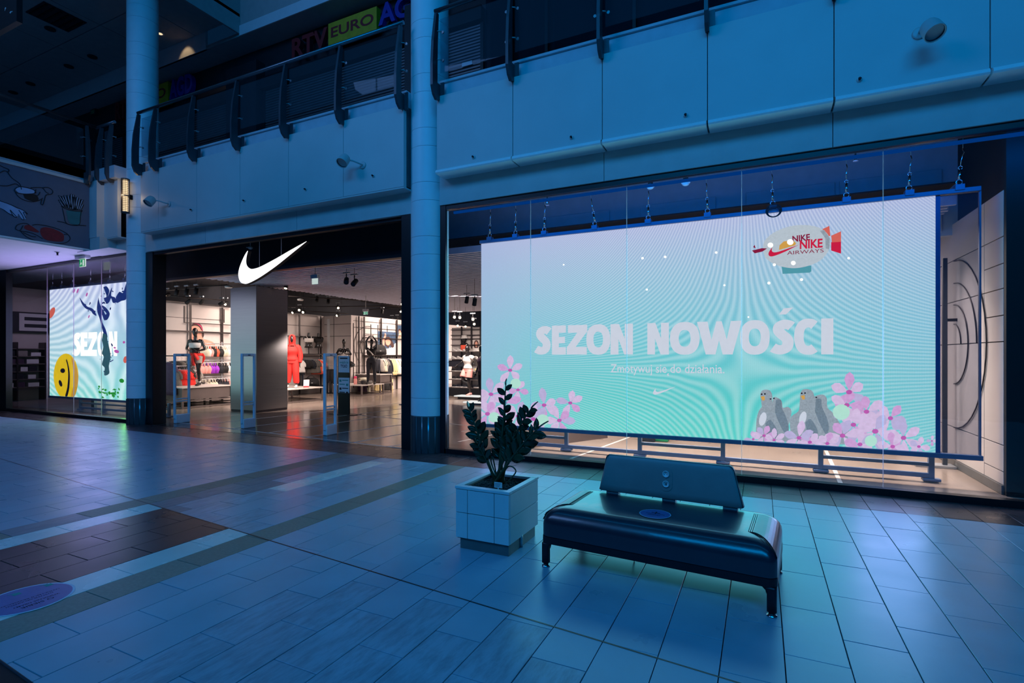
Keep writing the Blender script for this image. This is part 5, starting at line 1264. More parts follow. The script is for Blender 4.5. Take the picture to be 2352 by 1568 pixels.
# 4 arms over the head, leggings
J = dict(hip=(0, 0, .94), chest=(0, -.01, 1.40), neck=(0, -.005, 1.47), head=(.02, -.03, 1.66), l_sh=(.185, 0, 1.39), l_el=(.20, -.01, 1.68), l_wr=(.05, -.03, 1.88), r_sh=(-.185, 0, 1.39), r_el=(-.20, -.01, 1.68), r_wr=(-.06, -.03, 1.88), l_hand=(-1, 0, .1), r_hand=(1, 0, .1), l_kn=(.12, -.02, .50), l_an=(.14, .02, .09), r_kn=(-.12, -.02, .50), r_an=(-.14, .02, .09))
lg = torso_cloth(J, -.22, .18, .010)
for k, hx in (('l', .09), ('r', -.09)): limb(lg, [(hx, 0, .90), tuple(Vector((hx, 0, .92)).lerp(Vector(J[k + '_kn']), .5)), J[k + '_kn'], tuple(Vector(J[k + '_kn']).lerp(Vector(J[k + '_an']), .4) + Vector((0, .012, 0))), tuple(Vector(J[k + '_an']) + Vector((0, 0, .03)))], [.108, .092, .062, .064, .040], 14)
cr = MB(); cr.add(*(lambda m_: (m_.v, m_.f))(torso_cloth(J, .46, .90, .024)), True)
pr = MB(); pr.tube([(-.10, -.14, 1.36), (.02, -.165, 1.25), (.10, -.15, 1.14)], [.05, .07, .05], 8, True, .3)
s_ = MB(); shoe(s_, (.14, .02, .09), (.14, -.15, .02)); s2_ = MB(); shoe(s2_, (-.14, .02, .09), (-.16, -.15, .02))
mannequin('black mannequin with arms arched over its head, dark leggings and printed crop top', tuple(at(853, 885, y=15.9)[:2]) + (.42,), R(30), J, [('crop_top', cr, 'blk'), ('printed_patch', pr, 'wht'), ('leggings', lg, 'navy'), ('trainer', s_, 'blk'), ('trainer', s2_, 'blk')])
# 5 white tee and pink shorts on a light slab behind the right window
J = dict(hip=(0, 0, .94), chest=(0, -.01, 1.40), neck=(0, -.005, 1.47), head=(0, -.03, 1.66), l_sh=(.185, 0, 1.36), l_el=(.40, .03, 1.26), l_wr=(.52, -.14, 1.16), r_sh=(-.185, 0, 1.36), r_el=(-.36, .06, 1.22), r_wr=(-.45, -.10, 1.08), l_kn=(.10, -.06, .50), l_an=(.10, .03, .09), r_kn=(-.08, -.20, .58), r_an=(-.08, .16, .42), r_toe=(-.08, .20, .28))
te = torso_cloth(J, .02, .96, .030, .02)
for s1_, k in ((1, 'l'), (-1, 'r')): limb(te, [(s1_ * .12, 0, 1.36), J[k + '_sh'], tuple(Vector(J[k + '_sh']).lerp(Vector(J[k + '_el']), .6))], [.07, .075, .078], 14)
ps = torso_cloth(J, -.25, .10, .028); limb(ps, [(.09, 0, .90), (.10, -.03, .72), (.10, -.04, .64)], [.118, .118, .12], 16); limb(ps, [(-.09, -.02, .90), (-.09, -.12, .76), (-.085, -.16, .66)], [.118, .115, .115], 16)
s_ = MB(); shoe(s_, (.10, .03, .09), (.10, -.14, .02)); sl = MB(); sole_(sl, (.10, .03, .09), (.10, -.14, .02))
pw_ = at(1075, 908, z=.13)
mannequin('black mannequin in white tee and pink shorts behind the right window', (pw_.x, pw_.y, .13), R(-20), J, [('tee_shirt', te, 'wht'), ('running_shorts', ps, 'pink'), ('trainer', s_, 'pink'), ('sole', sl, 'sole')])
for k, (a, lbl) in enumerate((((pw_.x, pw_.y), 'thin glowing floor slab under the white tee mannequin'), ((at(1100, 922, z=.10).x, at(1100, 922, z=.10).y), 'thin glowing floor slab half hidden by the huge screen'))):
    t = thing('light_slab', lbl, 'display slab', (a[0], a[1], 0)); z = .13 if k == 0 else .10
    part('lit_edge', MB().box(a[0] - .45, a[0] + .55, a[1] - .22, a[1] + .3, z - .035, z), 'ledge', t, bev=.004)
    part('base', MB().box(a[0] - .35, a[0] + .45, a[1] - .12, a[1] + .2, 0, z - .036), 'black', t)
# 6 dark mannequin half hidden by the screen
J = dict(hip=(0, 0, .94), chest=(0, -.01, 1.40), neck=(0, -.005, 1.47), head=(0, -.03, 1.66), l_sh=(.185, 0, 1.36), l_el=(.28, .02, 1.10), l_wr=(.28, -.08, .88), r_sh=(-.185, 0, 1.36), r_el=(-.28, .02, 1.10), r_wr=(-.28, -.08, .88), l_kn=(.10, -.04, .50), l_an=(.10, .03, .09), r_kn=(-.10, .0, .50), r_an=(-.10, .06, .09))
pw_ = at(1108, 922, z=.10)
lg2 = torso_cloth(J, -.22, .12, .014)
for k, hx in (('l', .09), ('r', -.09)): limb(lg2, [(hx, 0, .90), J[k + '_kn'], tuple(Vector(J[k + '_an']) + Vector((0, 0, .03)))], [.112, .072, .048], 14)
tp2 = torso_cloth(J, .0, .96, .022)
mannequin('dark clothed mannequin standing at the edge of the huge screen', (pw_.x, pw_.y, .10), R(-30), J, [('jacket', tp2, 'plum'), ('leggings', lg2, 'navy')])
# torso busts on a shelf
def bust(label, loc, rz, m_):
    t = thing('torso_bust', label, 'bust', loc, rz=rz)
    J = dict(hip=(0, 0, .0), chest=(0, -.01, .46), neck=(0, -.005, .53), head=(0, 0, .6))
    b = MB(); b.loft(torso_rings(J['hip'], J['chest'], J['neck'])[2:]); limb(b, [(0, 0, .43), J['neck'], (0, -.01, .60)], [.06, .048, .046])
    for s_ in (-1, 1): b.ell((s_ * .150, 0, .37), .058, .06, .085, 12, 8); b.ell((s_ * .065, -.085, .30), .062, .05, .06, 12, 8)
    b.v = [(p[0], p[1], p[2] + .26) for p in b.v]
    part('torso', b, 'manne', t, local=True)
    c = torso_cloth(J, .48, .82, .024); c.v = [(p[0], p[1], p[2] + .26) for p in c.v]
    for s_ in (-1, 1): c.tube([(s_ * .07, -.12, .26 + .36), (s_ * .085, -.05, .26 + .455), (s_ * .08, .06, .26 + .40)], .014, 6, True, .5)
    part('sports_bra', c, m_, t, local=True)
    part('stem', MB().tube([(0, 0, .0), (0, 0, .27)], .016, 8), 'blackmatt', t, local=True)
    part('foot', MB().lathe([(.09, 0), (.09, .012)], seg=16), 'blackmatt', t, local=True)
for u, l_, m_ in ((709, 'shelf bust in a white sports bra', 'wht'), (731.5, 'shelf bust in a black sports bra', 'blk')):
    p = at(u, 813, x=-16.45); bust(l_, tuple(p), R(60), m_)

# ================================================================== WALL RACKING: rods, shelves, rails
rk = thing('wall_rack', 'dark metal wall racking along the left shop wall', 'rack', (WX1 + .05, 10, 0))
def vpost(u, x, z0=0, z1=3.2, w=.03): p = at(u, 800, x=x); part('upright', MB().box(x - w / 2, x + w / 2, p.y - w, p.y + w, z0, z1), 'rod', rk)
RX = WX1 + .10
for u in (437.5, 510.5, 688, 737): vpost(u, RX)
def hrod(u0, u1, v, x, r_=.018, um=None): 
    a = at(u0, 800, x=x).y; b = at(u1, 800, x=x).y; z = at(um or (u0 + u1) / 2, v, x=x).z
    part('cross_rod', MB().box(x - r_, x + r_, a, b, z - r_, z + r_), 'rod', rk); return a, b, z
hrod(379, 530, 762, RX, .025, 455); hrod(379, 530, 698, RX, .02, 455); hrod(660, 737, 773, RX, .025, 700); hrod(660, 737, 722, RX, .02, 700)
hrod(423, 530, 743, RX, .012, 470); hrod(379, 515, 731, WX1 + .01, .006, 445); hrod(660, 737, 748, WX1 + .01, .006, 700)
for u in (424, 515): p = at(u, 720, x=WX1 + .02); part('cross_rod', MB().box(WX1, WX1 + .025, p.y - .012, p.y + .012, at(u, 741, x=WX1).z, 3.15), 'rod', rk)
# shelf with busts and hanging rails under it
a, b, zs = hrod(660, 741, 813, -16.45, .02, 700)
part('shelf', MB().box(WX1, -16.2, a, b, zs - .03, zs), 'rod', rk)
rk2 = thing('wall_rack', 'dark metal racking and clothes rails along the far shop wall', 'rack', (WX2 + .05, 20, 0))
RX2 = WX2 + .08
def r2(u0, u1, v, um, r_=.02, x=RX2):
    a = at(u0, 800, x=x).y; b = at(u1, 800, x=x).y; z = at(um, v, x=x).z
    part('cross_rod', MB().box(x - r_, x + r_, a, b, z - r_, z + r_), 'rod', rk2); return a, b, z
for u in (824.5, 836.5, 875.5, 911.5):
    p = at(u, 800, x=RX2); part('upright', MB().box(RX2 - .025, RX2 + .025, p.y - .03, p.y + .03, 0, 3.2), 'rod', rk2)
r2(812, 935, 755, 870, .012, WX2 + .01); r2(812, 935, 741, 870, .008, WX2 + .01); r2(824, 867, 784, 845, .03); r2(836, 935, 777, 880, .022); r2(836, 935, 768, 866, .01); r2(812, 850, 810, 830, .008, WX2 + .01)
r2(812, 850, 840, 830, .006, WX2 + .01); r2(812, 850, 855, 830, .006, WX2 + .01)
for u in (812, 852, 868, 889.5): p = at(u, 800, x=WX2 + .01); part('cross_rod', MB().box(WX2, WX2 + .02, p.y - .014, p.y + .014, .2, 2.9), 'rod', rk2)
a2, b2, zr = r2(836, 935, 819, 885, .02); part('shelf', MB().box(WX2, WX2 + .42, a2, b2, at(885, 815, x=WX2 + .2).z - .03, at(885, 815, x=WX2 + .2).z), 'rod', rk2)
zsh = at(885, 815, x=WX2 + .2).z
for k, r_ in enumerate((.48, .86)):
    c = at(846, 800, x=WX2 + .02)
    part('wall_arc', MB().tube([(WX2 + .02, c.y + r_ * math.cos(t), c.z + .1 + r_ * math.sin(t)) for t in [PI * .45 + PI * .85 * q_ / 20 for q_ in range(21)]], .011, 6), 'rod', rk2)
# return wall joints
for z in (2.35, 2.85): part('wall_joint', MB().box(WX1 + .02, WX2 - .0, WJ - .006, WJ, z, z + .018), 'rod', wl)
for u in (767,): p = at(u, 800, y=WJ); part('wall_joint', MB().box(p.x - .012, p.x + .012, WJ - .006, WJ, .1, 3.2), 'rod', wl)
part('corner_light_panel', MB().box(at(752, 800, y=WJ).x, at(758, 800, y=WJ).x, WJ - .02, WJ, .1, 3.1), 'white', wl)

# ================================================================== GARMENTS
def garment(kind, m_, seed=0, L_=.62, W_=.46):
    """a garment on its hanger, seen from the side of the rail: body, two sleeves, hanger; local origin at the hook"""
    r0 = random.Random(seed); t = bpy.data.objects.new('hanging_' + kind, None); COL.objects.link(t); ORG[t.name] = Vector((0, 0, 0))
    rings = []
    for i in range(9):
        f = i / 8
        w = W_ / 2 * (.55 + .45 * min(1, f * 4)) * (1 + .12 * f) if kind != 'trousers' else W_ / 2 * (.72 + .10 * f)
        d = .035 + .05 * math.sin(PI * min(1, f * 1.1)) + .02 * f
        rings.append([(w * math.cos(2 * PI * k / 20) * (1 + .05 * math.sin(3 * k + i)), d * math.sin(2 * PI * k / 20) * (1 + .35 * math.sin(k * 2.3 + seed)), -.10 - L_ * f) for k in range(20)])
    part('garment_body', MB().loft(rings), m_, t, local=True)
    if kind in ('shirt', 'jacket'):
        for s_ in (-1, 1):
            l = .24 if kind == 'shirt' else .52
            part('sleeve', MB().tube(smooth_path([(s_ * W_ * .36, 0, -.15), (s_ * (W_ * .52), .01, -.15 - l * .5), (s_ * (W_ * .54), .0, -.15 - l)], 3), [.05, .055, .06, .065, .065, .065, .06][:7], 10, True, .6), m_, t, local=True)
    if kind == 'trousers':
        for s_ in (-1, 1): part('trouser_leg', MB().tube([(s_ * W_ * .2, 0, -.10 - L_ * .9), (s_ * W_ * .22, 0, -.1 - L_ * 1.5), (s_ * W_ * .22, .0, -.1 - L_ * 1.9)], [W_ * .19, W_ * .17, W_ * .16], 10, True, .5), m_, t, local=True)
    part('hanger', MB().tube(smooth_path([(-W_ * .4, 0, -.135), (0, 0, -.085), (W_ * .4, 0, -.135)], 4), .008, 6).tube(smooth_path([(0, 0, -.085), (0, 0, -.03), (.02, 0, .0), (0, 0, .018), (-.02, 0, .0)], 4), .004, 5), 'alu', t, local=True)
    return t
GARM = {}; LBN = {}
ORDN = ['leftmost', 'second', 'third', 'fourth', 'fifth', 'sixth', 'seventh', 'eighth', 'ninth', 'tenth']
def hang(kind, m_, loc, rz, label, group, L_=.62, W_=.46, tilt=0):
    k = (kind, m_, L_, W_)
    if k not in GARM:
        GARM[k] = t = garment(kind, m_, len(GARM), L_, W_); t.location = loc; t.rotation_euler = (0, 0, rz)
    else: t = dup(GARM[k], loc, rz)
    if group:
        LBN.setdefault(label, []).append(t)
    tag(t, label, 'garment', group); return t
def rail_row(x, y0, y1, z, items, rz0=R(60)):
    """items: (kind, material, label, group, L, W)"""
    n = len(items)
    for i, it in enumerate(items):
        hang(it[0], it[1], (x, y0 + (y1 - y0) * (i + .5) / n, z), rz0 + R(rt.uniform(-10, 10)), it[2], it[3], *(it[4:] if len(it) > 4 else ()))
# far wall rail (right of the arms-up mannequin)
it = []
G1 = 'clothes on the far wall rail'
def seq(n, kind, m_, label, L_, W_): return [(kind, m_, label, G1 + ': ' + label[:24], L_, W_)] * n
Rl = WX2 + .32
rows = [(866, 0.0, 'trousers', 'navy', 'dark wide trousers hanging right of the arms-up mannequin', .55, .40), (871, .0, 'shirt', 'grey', 'grey tee on the far wall rail', .55, .50), (876, .0, 'shirt', 'sage', 'stone coloured tee on the far wall rail', .55, .50), (881, .0, 'shirt', 'grey', 'grey tee on the far wall rail', .55, .50),
        (887, 0, 'jacket', 'navy', 'navy jacket between grey tees and cream hoodies on the far rail', .80, .56), (893, 0, 'jacket', 'yellow', 'cream hoodie on the far wall rail', .72, .54), (898, 0, 'jacket', 'yellow', 'cream hoodie on the far wall rail', .72, .54), (903, 0, 'shirt', 'sage', 'pale loose tee right of the cream hoodies', .7, .6), (908, 0, 'shirt', 'wht', 'white loose tee right of the cream hoodies', .7, .6), (913, 0, 'shirt', 'wht', 'white loose tee right of the cream hoodies', .7, .6),
        (919, 0, 'jacket', 'navy', 'dark jacket near the end of the far rail', .8, .5), (924, 0, 'jacket', 'blk', 'black jacket near the end of the far rail', .8, .5), (930, 0, 'shirt', 'wht', 'white tee at the right end of the far rail', .7, .5)]
for (u, dx, kind, m_, lb_, L_, W_) in rows:
    p = at(u, 800, x=Rl); hang(kind, m_, (Rl, p.y, zr - .005), R(62) + R(rt.uniform(-8, 8)), lb_, lb_, L_, W_)
part('clothes_rail', MB().tube([(Rl, at(860, 800, x=Rl).y, zr + .02), (Rl, at(935, 800, x=Rl).y, zr + .02)], .014, 8), 'rod', rk2)
zl2 = zr - .95
for u, m_, lb_ in ((884, 'blk', 'black skirt-like top on the lower far rail'), (889, 'blk', 'black skirt-like top on the lower far rail'), (868, 'yellow', 'cream trousers on the lower far rail'), (895, 'yellow', 'cream trousers on the lower far rail'), (838, 'sage', 'stone top left of the leggings mannequin'), (831, 'plum', 'dark checked top left of the leggings mannequin')):
    p = at(u, 800, x=WX2 + .25); hang('trousers' if 'trousers' in lb_ else 'shirt', m_, (WX2 + .25, p.y, zl2 + .05), R(60), lb_, lb_, .5, .42)
part('clothes_rail', MB().tube([(WX2 + .25, at(826, 800, x=WX2 + .25).y, zl2 + .07), (WX2 + .25, at(905, 800, x=WX2 + .25).y, zl2 + .07)], .012, 8), 'rod', rk2)
# rail under the busts
Rm = -16.35; zm = at(700, 820, x=Rm).z
part('clothes_rail', MB().tube([(Rm, at(662, 800, x=Rm).y, zm + .02), (Rm, at(740, 800, x=Rm).y, zm + .02)], .014, 8), 'rod', rk)
for (u, kind, m_, lb_, L_, W_) in [(685, 'shirt', 'wht', 'white tee below the busts', .5, .46), (691, 'trousers', 'navy', 'long dark trousers below the busts', .6, .36), (702, 'shirt', 'blk', 'small black top on the rail below the busts', .34, .36), (706, 'shirt', 'blk', 'small black top on the rail below the busts', .34, .36), (712, 'shirt', 'navy', 'navy folded bag-like top below the black bust', .36, .40), (718, 'shirt', 'olive', 'grey tee on the rail below the busts', .55, .44), (723, 'shirt', 'olive', 'grey tee on the rail below the busts', .55, .44),
                                  (729, 'shirt', 'coral', 'coral tee with white stripe at the end of the rail', .6, .44), (733, 'shirt', 'wht', 'white tee at the end of the rail below the busts', .6, .44), (737, 'shirt', 'coral', 'coral tee at the very end of the rail', .6, .40)]:
    p = at(u, 800, x=Rm); hang(kind, m_, (Rm, p.y, zm), R(55) + R(rt.uniform(-8, 8)), lb_, lb_, L_, W_)
for (u, m_, lb_) in ((755, 'navy', 'large dark overall hanging behind the right gate, left one'), (764, 'blk', 'large dark overall hanging behind the right gate, right one')):
    p = at(u, 842, y=15.9); hang('trousers', m_, (p.x, p.y, p.z), R(5), lb_, None, .55, .42)
st = thing('clothes_stand', 'slim metal stand holding dark overalls behind the right gate', 'stand', tuple(at(757, 905, y=15.95)[:2]) + (0,))
p = at(757, 840, y=15.95); part('pole', MB().tube([(p.x, p.y, 0), (p.x, p.y, p.z + .05)], .016, 8), 'alu', st); part('arm', MB().tube([(p.x - .5, p.y, p.z + .02), (p.x + .5, p.y, p.z + .02)], .012, 8), 'alu', st)
part('foot', MB().box(p.x - .25, p.x + .25, p.y - .15, p.y + .15, 0, .015), 'blackmatt', st)
SPN = ['first', 'second', 'third', 'fourth', 'fifth', 'sixth', 'seventh', 'eighth', 'ninth', 'tenth', 'eleventh', 'twelfth']
# left wall: bras on three short rails (each its own thing), red tops in front
def bra(m_, seed):
    t = bpy.data.objects.new('hanging_sports_bra', None); COL.objects.link(t); ORG[t.name] = Vector((0, 0, 0))
    m = MB()
    rings = []
    for f in range(6):
        w = (.13, .155, .17, .165, .15, .145)[f]; d = (.02, .05, .07, .07, .05, .035)[f]
        rings.append([(w * math.cos(2 * PI * k / 18), d * math.sin(2 * PI * k / 18) * (1 + .4 * math.cos(4 * PI * k / 18 + .5)), -.13 - .045 * f) for k in range(18)])
    part('cups', m.loft(rings), m_, t, local=True)
    for x in (-.08, .08): part('strap', MB().tube([(x * .9, .0, -.05), (x, -.03, -.09), (x * 1.1, -.03, -.15)], .013, 6, True, .5), m_, t, local=True)
    part('hanger', MB().tube(smooth_path([(-.12, 0, -.06), (0, 0, -.03), (.12, 0, -.06)], 3), .006, 5).tube([(0, 0, -.03), (0, 0, .015), (.015, 0, .025)], .004, 5), 'white', t, local=True)
    return t
BR = {}
XB = WX1 + .35
for v, um, lst in ((791, 500, [(466, 'sage'), (470, 'wht'), (476, 'pink'), (480, 'blk'), (484, 'blk'), (489, 'coral'), (494, 'blk'), (499, 'blk'), (504, 'sage'), (509, 'sage'), (514, 'wht'), (519, 'wht'), (524, 'wht')]),
                   (829, 500, [(446, 'pink'), (451, 'pink'), (456, 'pink'), (461, 'pink'), (470, 'pink'), (476, 'purple'), (482, 'purple'), (488, 'purple'), (498, 'navy'), (504, 'blk'), (510, 'blk'), (516, 'wht'), (521, 'blk'), (527, 'blk')]),
                   (866, 500, [(450, 'grey'), (455, 'blk'), (462, 'grey'), (474, 'sage'), (480, 'sage'), (486, 'sage'), (494, 'navy'), (500, 'blk'), (506, 'navy'), (512, 'navy'), (519, 'pink'), (525, 'pink')])):
    zz_ = at(um, v, x=XB).z; tier = {791: 'top', 829: 'middle', 866: 'bottom'}[v]
    part('display_rail', MB().tube([(XB, at(442, 800, x=XB).y, zz_ + .03), (XB, at(530, 800, x=XB).y, zz_ + .03)], .013, 8), 'alu', rk)
    cnt = {}
    for u, m_ in lst:
        cnt[m_] = cnt.get(m_, 0) + 1
        p = at(u, 800, x=XB); nm = {'sage': 'stone', 'wht': 'white', 'pink': 'pink', 'blk': 'black', 'coral': 'coral', 'purple': 'purple', 'navy': 'navy', 'grey': 'grey'}[m_]
        if m_ not in BR: t = BR[m_] = bra(m_, len(BR)); t.location = (XB, p.y, zz_); t.rotation_euler = (0, 0, R(58))
        else: t = dup(BR[m_], (XB, p.y, zz_), R(58 + rt.uniform(-14, 14)))
        l_ = '%s %s sports bra from the left on the %s short rail by the left mannequin' % (SPN[cnt[m_] - 1], nm, tier); tag(t, l_, 'sports bra', 'sports bras on the %s short rail' % tier); t.scale = (1.25, 1.25, 1.15)
part('centre_post', MB().box(XB - .03, XB, at(510, 800, x=XB).y - .025, at(510, 800, x=XB).y + .025, .35, at(510, 785, x=XB).z), 'alu', rk)
# red tops and dark shorts behind the left gate
Xr = -16.2; zt_ = at(415, 842, x=Xr).z
part('display_rail', MB().tube([(Xr, at(380, 800, x=Xr).y, zt_ + .02), (Xr, at(434, 800, x=Xr).y, zt_ + .02)], .016, 8), 'alu', rk)
part('display_rail', MB().tube([(Xr, at(380, 800, x=Xr).y, at(405, 817, x=Xr).z), (Xr, at(438, 800, x=Xr).y, at(405, 817, x=Xr).z)], .016, 8), 'rod', rk)
for k, u in enumerate((400, 404, 408, 412, 416, 420, 424, 428, 432)):
    p = at(u, 800, x=Xr); hang('shirt', 'red' if k else 'grey', (Xr, p.y, zt_), R(35), 'red top on the low rail behind the left gate' if k else 'grey printed top beside the red tops', 'red tops behind the left gate' if k else None, .50, .40)
for u in (438, 442, 446): p = at(u, 842, x=Xr); hang('shirt', 'grey', (Xr + .05, p.y, zt_), R(50), 'grey striped top between red tops and left mannequin', 'grey striped tops by the left mannequin', .40, .34)
p = at(383, 824, x=-15.6); hang('shirt', 'plum', (p.x, p.y, p.z), R(20), 'plum vest hanging at the left doorway edge', None, .95, .55)
for k, u in enumerate((399, 408, 417, 426)):
    p = at(u, 822, x=-16.4); hang('shirt', 'olive' if k % 2 else 'blk', (p.x, p.y, at(405, 822, x=-16.4).z), R(60), 'dark shorts on the upper rail behind the left gate', 'dark shorts behind the left gate', .24, .42)
for l_, ts in LBN.items():
    if len(ts) > 1:
        for i, t in enumerate(ts): t['label'] = l_ + ', ' + ORDN[i] + (' of them' if i == 0 else ' of them from the left')
# folded clothes on the low table
def folded(x, y, z, m_, label, n=1):
    t = thing('folded_garment', label, 'garment', (x, y, z))
    m = MB()
    for i in range(3): m.loft([rrect(.17 - .01 * i, .13 - .008 * i, .04, z + .002 + .022 * i + dz, x + .01 * (i % 2), y) for dz in (0, .010, .020)])
    part('folds', m, m_, t); part('collar', MB().tube([(x - .05, y - .06, z + .066), (x, y - .09, z + .07), (x + .05, y - .06, z + .066)], .012, 6), m_, t)
for i, (u, v) in enumerate(((493, 905), (503, 903), (516, 902), (526, 902))):
    p = at(u, v, z=.37); folded(max(-16.1, min(-15.3, p.x)), min(12.1, max(11.2, p.y)), .372, 'wht', ['folded pale top at the left end of the low table', 'folded pale top second along the low table', 'folded pale top third along the low table', 'folded pale top nearest the metal column'][i])
# bags
def bag(label, loc, w, h, d, rz, m_='blk'):
    t = thing('bag', label, 'bag', loc, rz=rz)
    part('body', MB().loft([rrect(w / 2 * a, d / 2 * b, .06 * b, z * h) for z, a, b in ((0, .9, .8), (.08, 1, 1), (.5, .97, 1), (.8, .8, .8), (.95, .55, .5), (1, .35, .25))]), m_, t, local=True)
    part('handle', MB().tube(smooth_path([(-w * .2, 0, h * .9), (-w * .15, 0, h * 1.12), (w * .15, 0, h * 1.12), (w * .2, 0, h * .9)], 4), .014, 7), m_, t, local=True)
    part('pocket', MB().loft([rrect(w * .3, .02, .015, h * z, 0, -d / 2 * .98) for z in (.15, .3, .5)]), m_, t, local=True)
    part('badge', MB().box(-.03, .03, -d / 2 - .026, -d / 2 - .02, h * .36, h * .40), 'paper', t, local=True)
    return t
p = at(714, 886, x=-16.3); bag('black holdall on the floor shelf under the clothes rail', tuple(p), .62, .34, .34, R(60))
part('shelf', MB().box(WX1, -16.0, at(662, 800, x=-16.3).y, at(740, 800, x=-16.3).y, p.z - .035, p.z - .002), 'rod', rk)
p = at(871, 814, x=WX2 + .2); bag('black backpack leaning on the shelf beside the woman poster', (p.x, p.y, zsh + .002), .62, .46, .26, R(60))
# small goods on the right table
p = at(820, 888, x=-14.25)
bt = thing('water_bottle', 'pink water bottle on the low table by the leggings mannequin', 'bottle', (p.x, 15.6, .421))
part('body', MB().lathe([(.045, 0), (.05, .01), (.05, .17), (.035, .20)], seg=16), 'pink', bt, local=True); part('cap', MB().lathe([(.038, .198), (.045, .21), (.045, .25), (.025, .27)], seg=16), 'hotpink', bt, local=True)
bt.scale = (1.3, 1.3, 1.2)
for k, (du, z) in enumerate(((-.02, .49), (.14, .49), (.06, .61), (.22, .49))):
    t = thing('rolled_mat', 'rolled grey exercise mat on the low table, ' + ['left of the row', 'middle of the row', 'on top of the row', 'right of the row'][k], 'mat', (-14.32 + du * 1.6, 16.0, z))
    part('roll', MB().tube([(0, -.2, 0), (0, .2, 0)], .066, 16), ['grey', 'navy', 'sage', 'olive'][k], t, local=True); part('end_spiral', MB().tube([(.05 * (1 - i / 30) * math.cos(i * .7), -.203, .05 * (1 - i / 30) * math.sin(i * .7)) for i in range(26)], .004, 5), 'ink', t, local=True)
cd_ = thing('price_card', 'white price card leaning on the low table by the tracksuit mannequin', 'card', (-13.95, 12.9, .462), rz=R(40))
part('card', MB().prism([(-.02, 0), (-.005, 0), (.075, .26), (.06, .26)], 'x', -.09, .09), 'paper', cd_, local=True); part('red_strip', MB().prism([(-.022, .0), (-.018, .0), (-.002, .05), (-.006, .05)], 'x', -.09, .09), 'signred', cd_, local=True)
# hand rail cart at the door's right edge
p = g_ = at(924, 930, z=0)
ct = thing('sanitiser_stand', 'small grey stand with a green box by the right doorway jamb', 'stand', (-10.2, 13.3, 0))
for dx in (0, .28): part('upright', MB().tube([(-10.22 + dx, 13.3, .02), (-10.22 + dx, 13.3, 1.22)], .018, 8), 'alu', ct)
part('foot', MB().box(-10.28, -9.9, 13.2, 13.42, 0, .02), 'alu', ct); part('tray', MB().box(-10.24, -9.92, 13.24, 13.4, 1.2, 1.22), 'alu', ct)
part('green_box', MB().box(-10.23, -10.03, 13.25, 13.36, 1.222, 1.33), 'green', ct); part('panel', MB().prism([(13.29, .1), (13.31, .1), (13.31, .6), (13.29, .6)], 'x', -10.18, -9.96), 'muralteal', ct)

# ================================================================== POSTERS
def poster(label, plane_x, px, bg, figure):
    pts = [at(u, v, x=plane_x) for u, v in px]
    ys = [p.y for p in pts]; zs_ = [p.z for p in pts]; y0, y1, z0, z1 = min(ys), max(ys), min(zs_), max(zs_)
    t = thing('poster', label, 'poster', (plane_x, (y0 + y1) / 2, z0))
    part('sheet', MB().box(plane_x - .01, plane_x + .008, y0, y1, z0, z1), bg, t)
    k = 0
    for nm, m_, pl in figure:
        k += 1
        pp = [at(u, v, x=plane_x) for u, v in pl]; pp = [(min(max(p.y, y0), y1), min(max(p.z, z0), z1)) for p in pp]
        part(nm, MB().poly([(plane_x + .009 + .002 * k, y, z) for y, z in pp], (-.0015, 0, 0)), m_, t)
c5 = lambda x, y: (375 + x * .10204, 640 + y * .10204)
c5b = lambda x, y: (375 + x * .10204, 780 + y * .10204)
def S5(pts): return [c5(*p) for p in sp_(pts, 3)]
poster('poster of a face with a pink headband behind the left mannequin', WX1 + .02, [(438, 741), (438, 816), (508, 741), (508, 816)], 'poster2',
       [('shoulder', 'skin1', S5([(620, 1560), (700, 1400), (880, 1360), (1000, 1380), (1130, 1440), (1190, 1560)])), ('neck', 'skin1', S5([(640, 1340), (860, 1260), (880, 1400), (650, 1500)])), ('ponytail', 'hair', S5([(870, 1200), (905, 1210), (910, 1280), (880, 1330), (860, 1280)])), ('hair', 'hair', S5([(620, 1060), (680, 1000), (780, 1000), (850, 1050), (885, 1150), (870, 1230), (830, 1160), (760, 1090), (640, 1080)])),
        ('face', 'skin1', S5([(622, 1080), (700, 1055), (790, 1080), (840, 1150), (870, 1180), (860, 1230), (820, 1300), (740, 1340), (622, 1340)])), ('mouth', 'lips', S5([(640, 1320), (680, 1312), (720, 1322), (680, 1338)])), ('headband', 'hotpink', S5([(660, 1015), (760, 1005), (840, 1060), (880, 1150), (872, 1160), (825, 1075), (750, 1020)]))])
c6 = lambda x, y: (765 + x * .12753, 700 + y * .12755)
def S6(pts): return [c6(*p) for p in sp_(pts, 3)]
poster('poster of a woman with a raised arm above the far clothes rail', WX2 + .02, [(868, 763), (868, 819), (911, 763), (911, 819)], 'posterbg',
       [('blouse', 'wht', S6([(885, 930), (890, 760), (960, 790), (1060, 760), (1130, 690), (1142, 930)])), ('raised_arm', 'skin1', S6([(900, 770), (885, 640), (920, 560), (930, 505), (955, 540), (940, 600), (925, 680), (920, 770)])), ('hair', 'hair', S6([(925, 620), (960, 575), (1010, 580), (1060, 650), (1095, 740), (1060, 770), (1020, 720), (990, 770), (930, 720)])), ('face', 'skin1', S6([(935, 640), (980, 620), (1025, 640), (1030, 690), (990, 730), (950, 710)])), ('pale_blouse_fold', 'poster2', S6([(950, 930), (1000, 780), (1020, 780), (990, 930)]))])
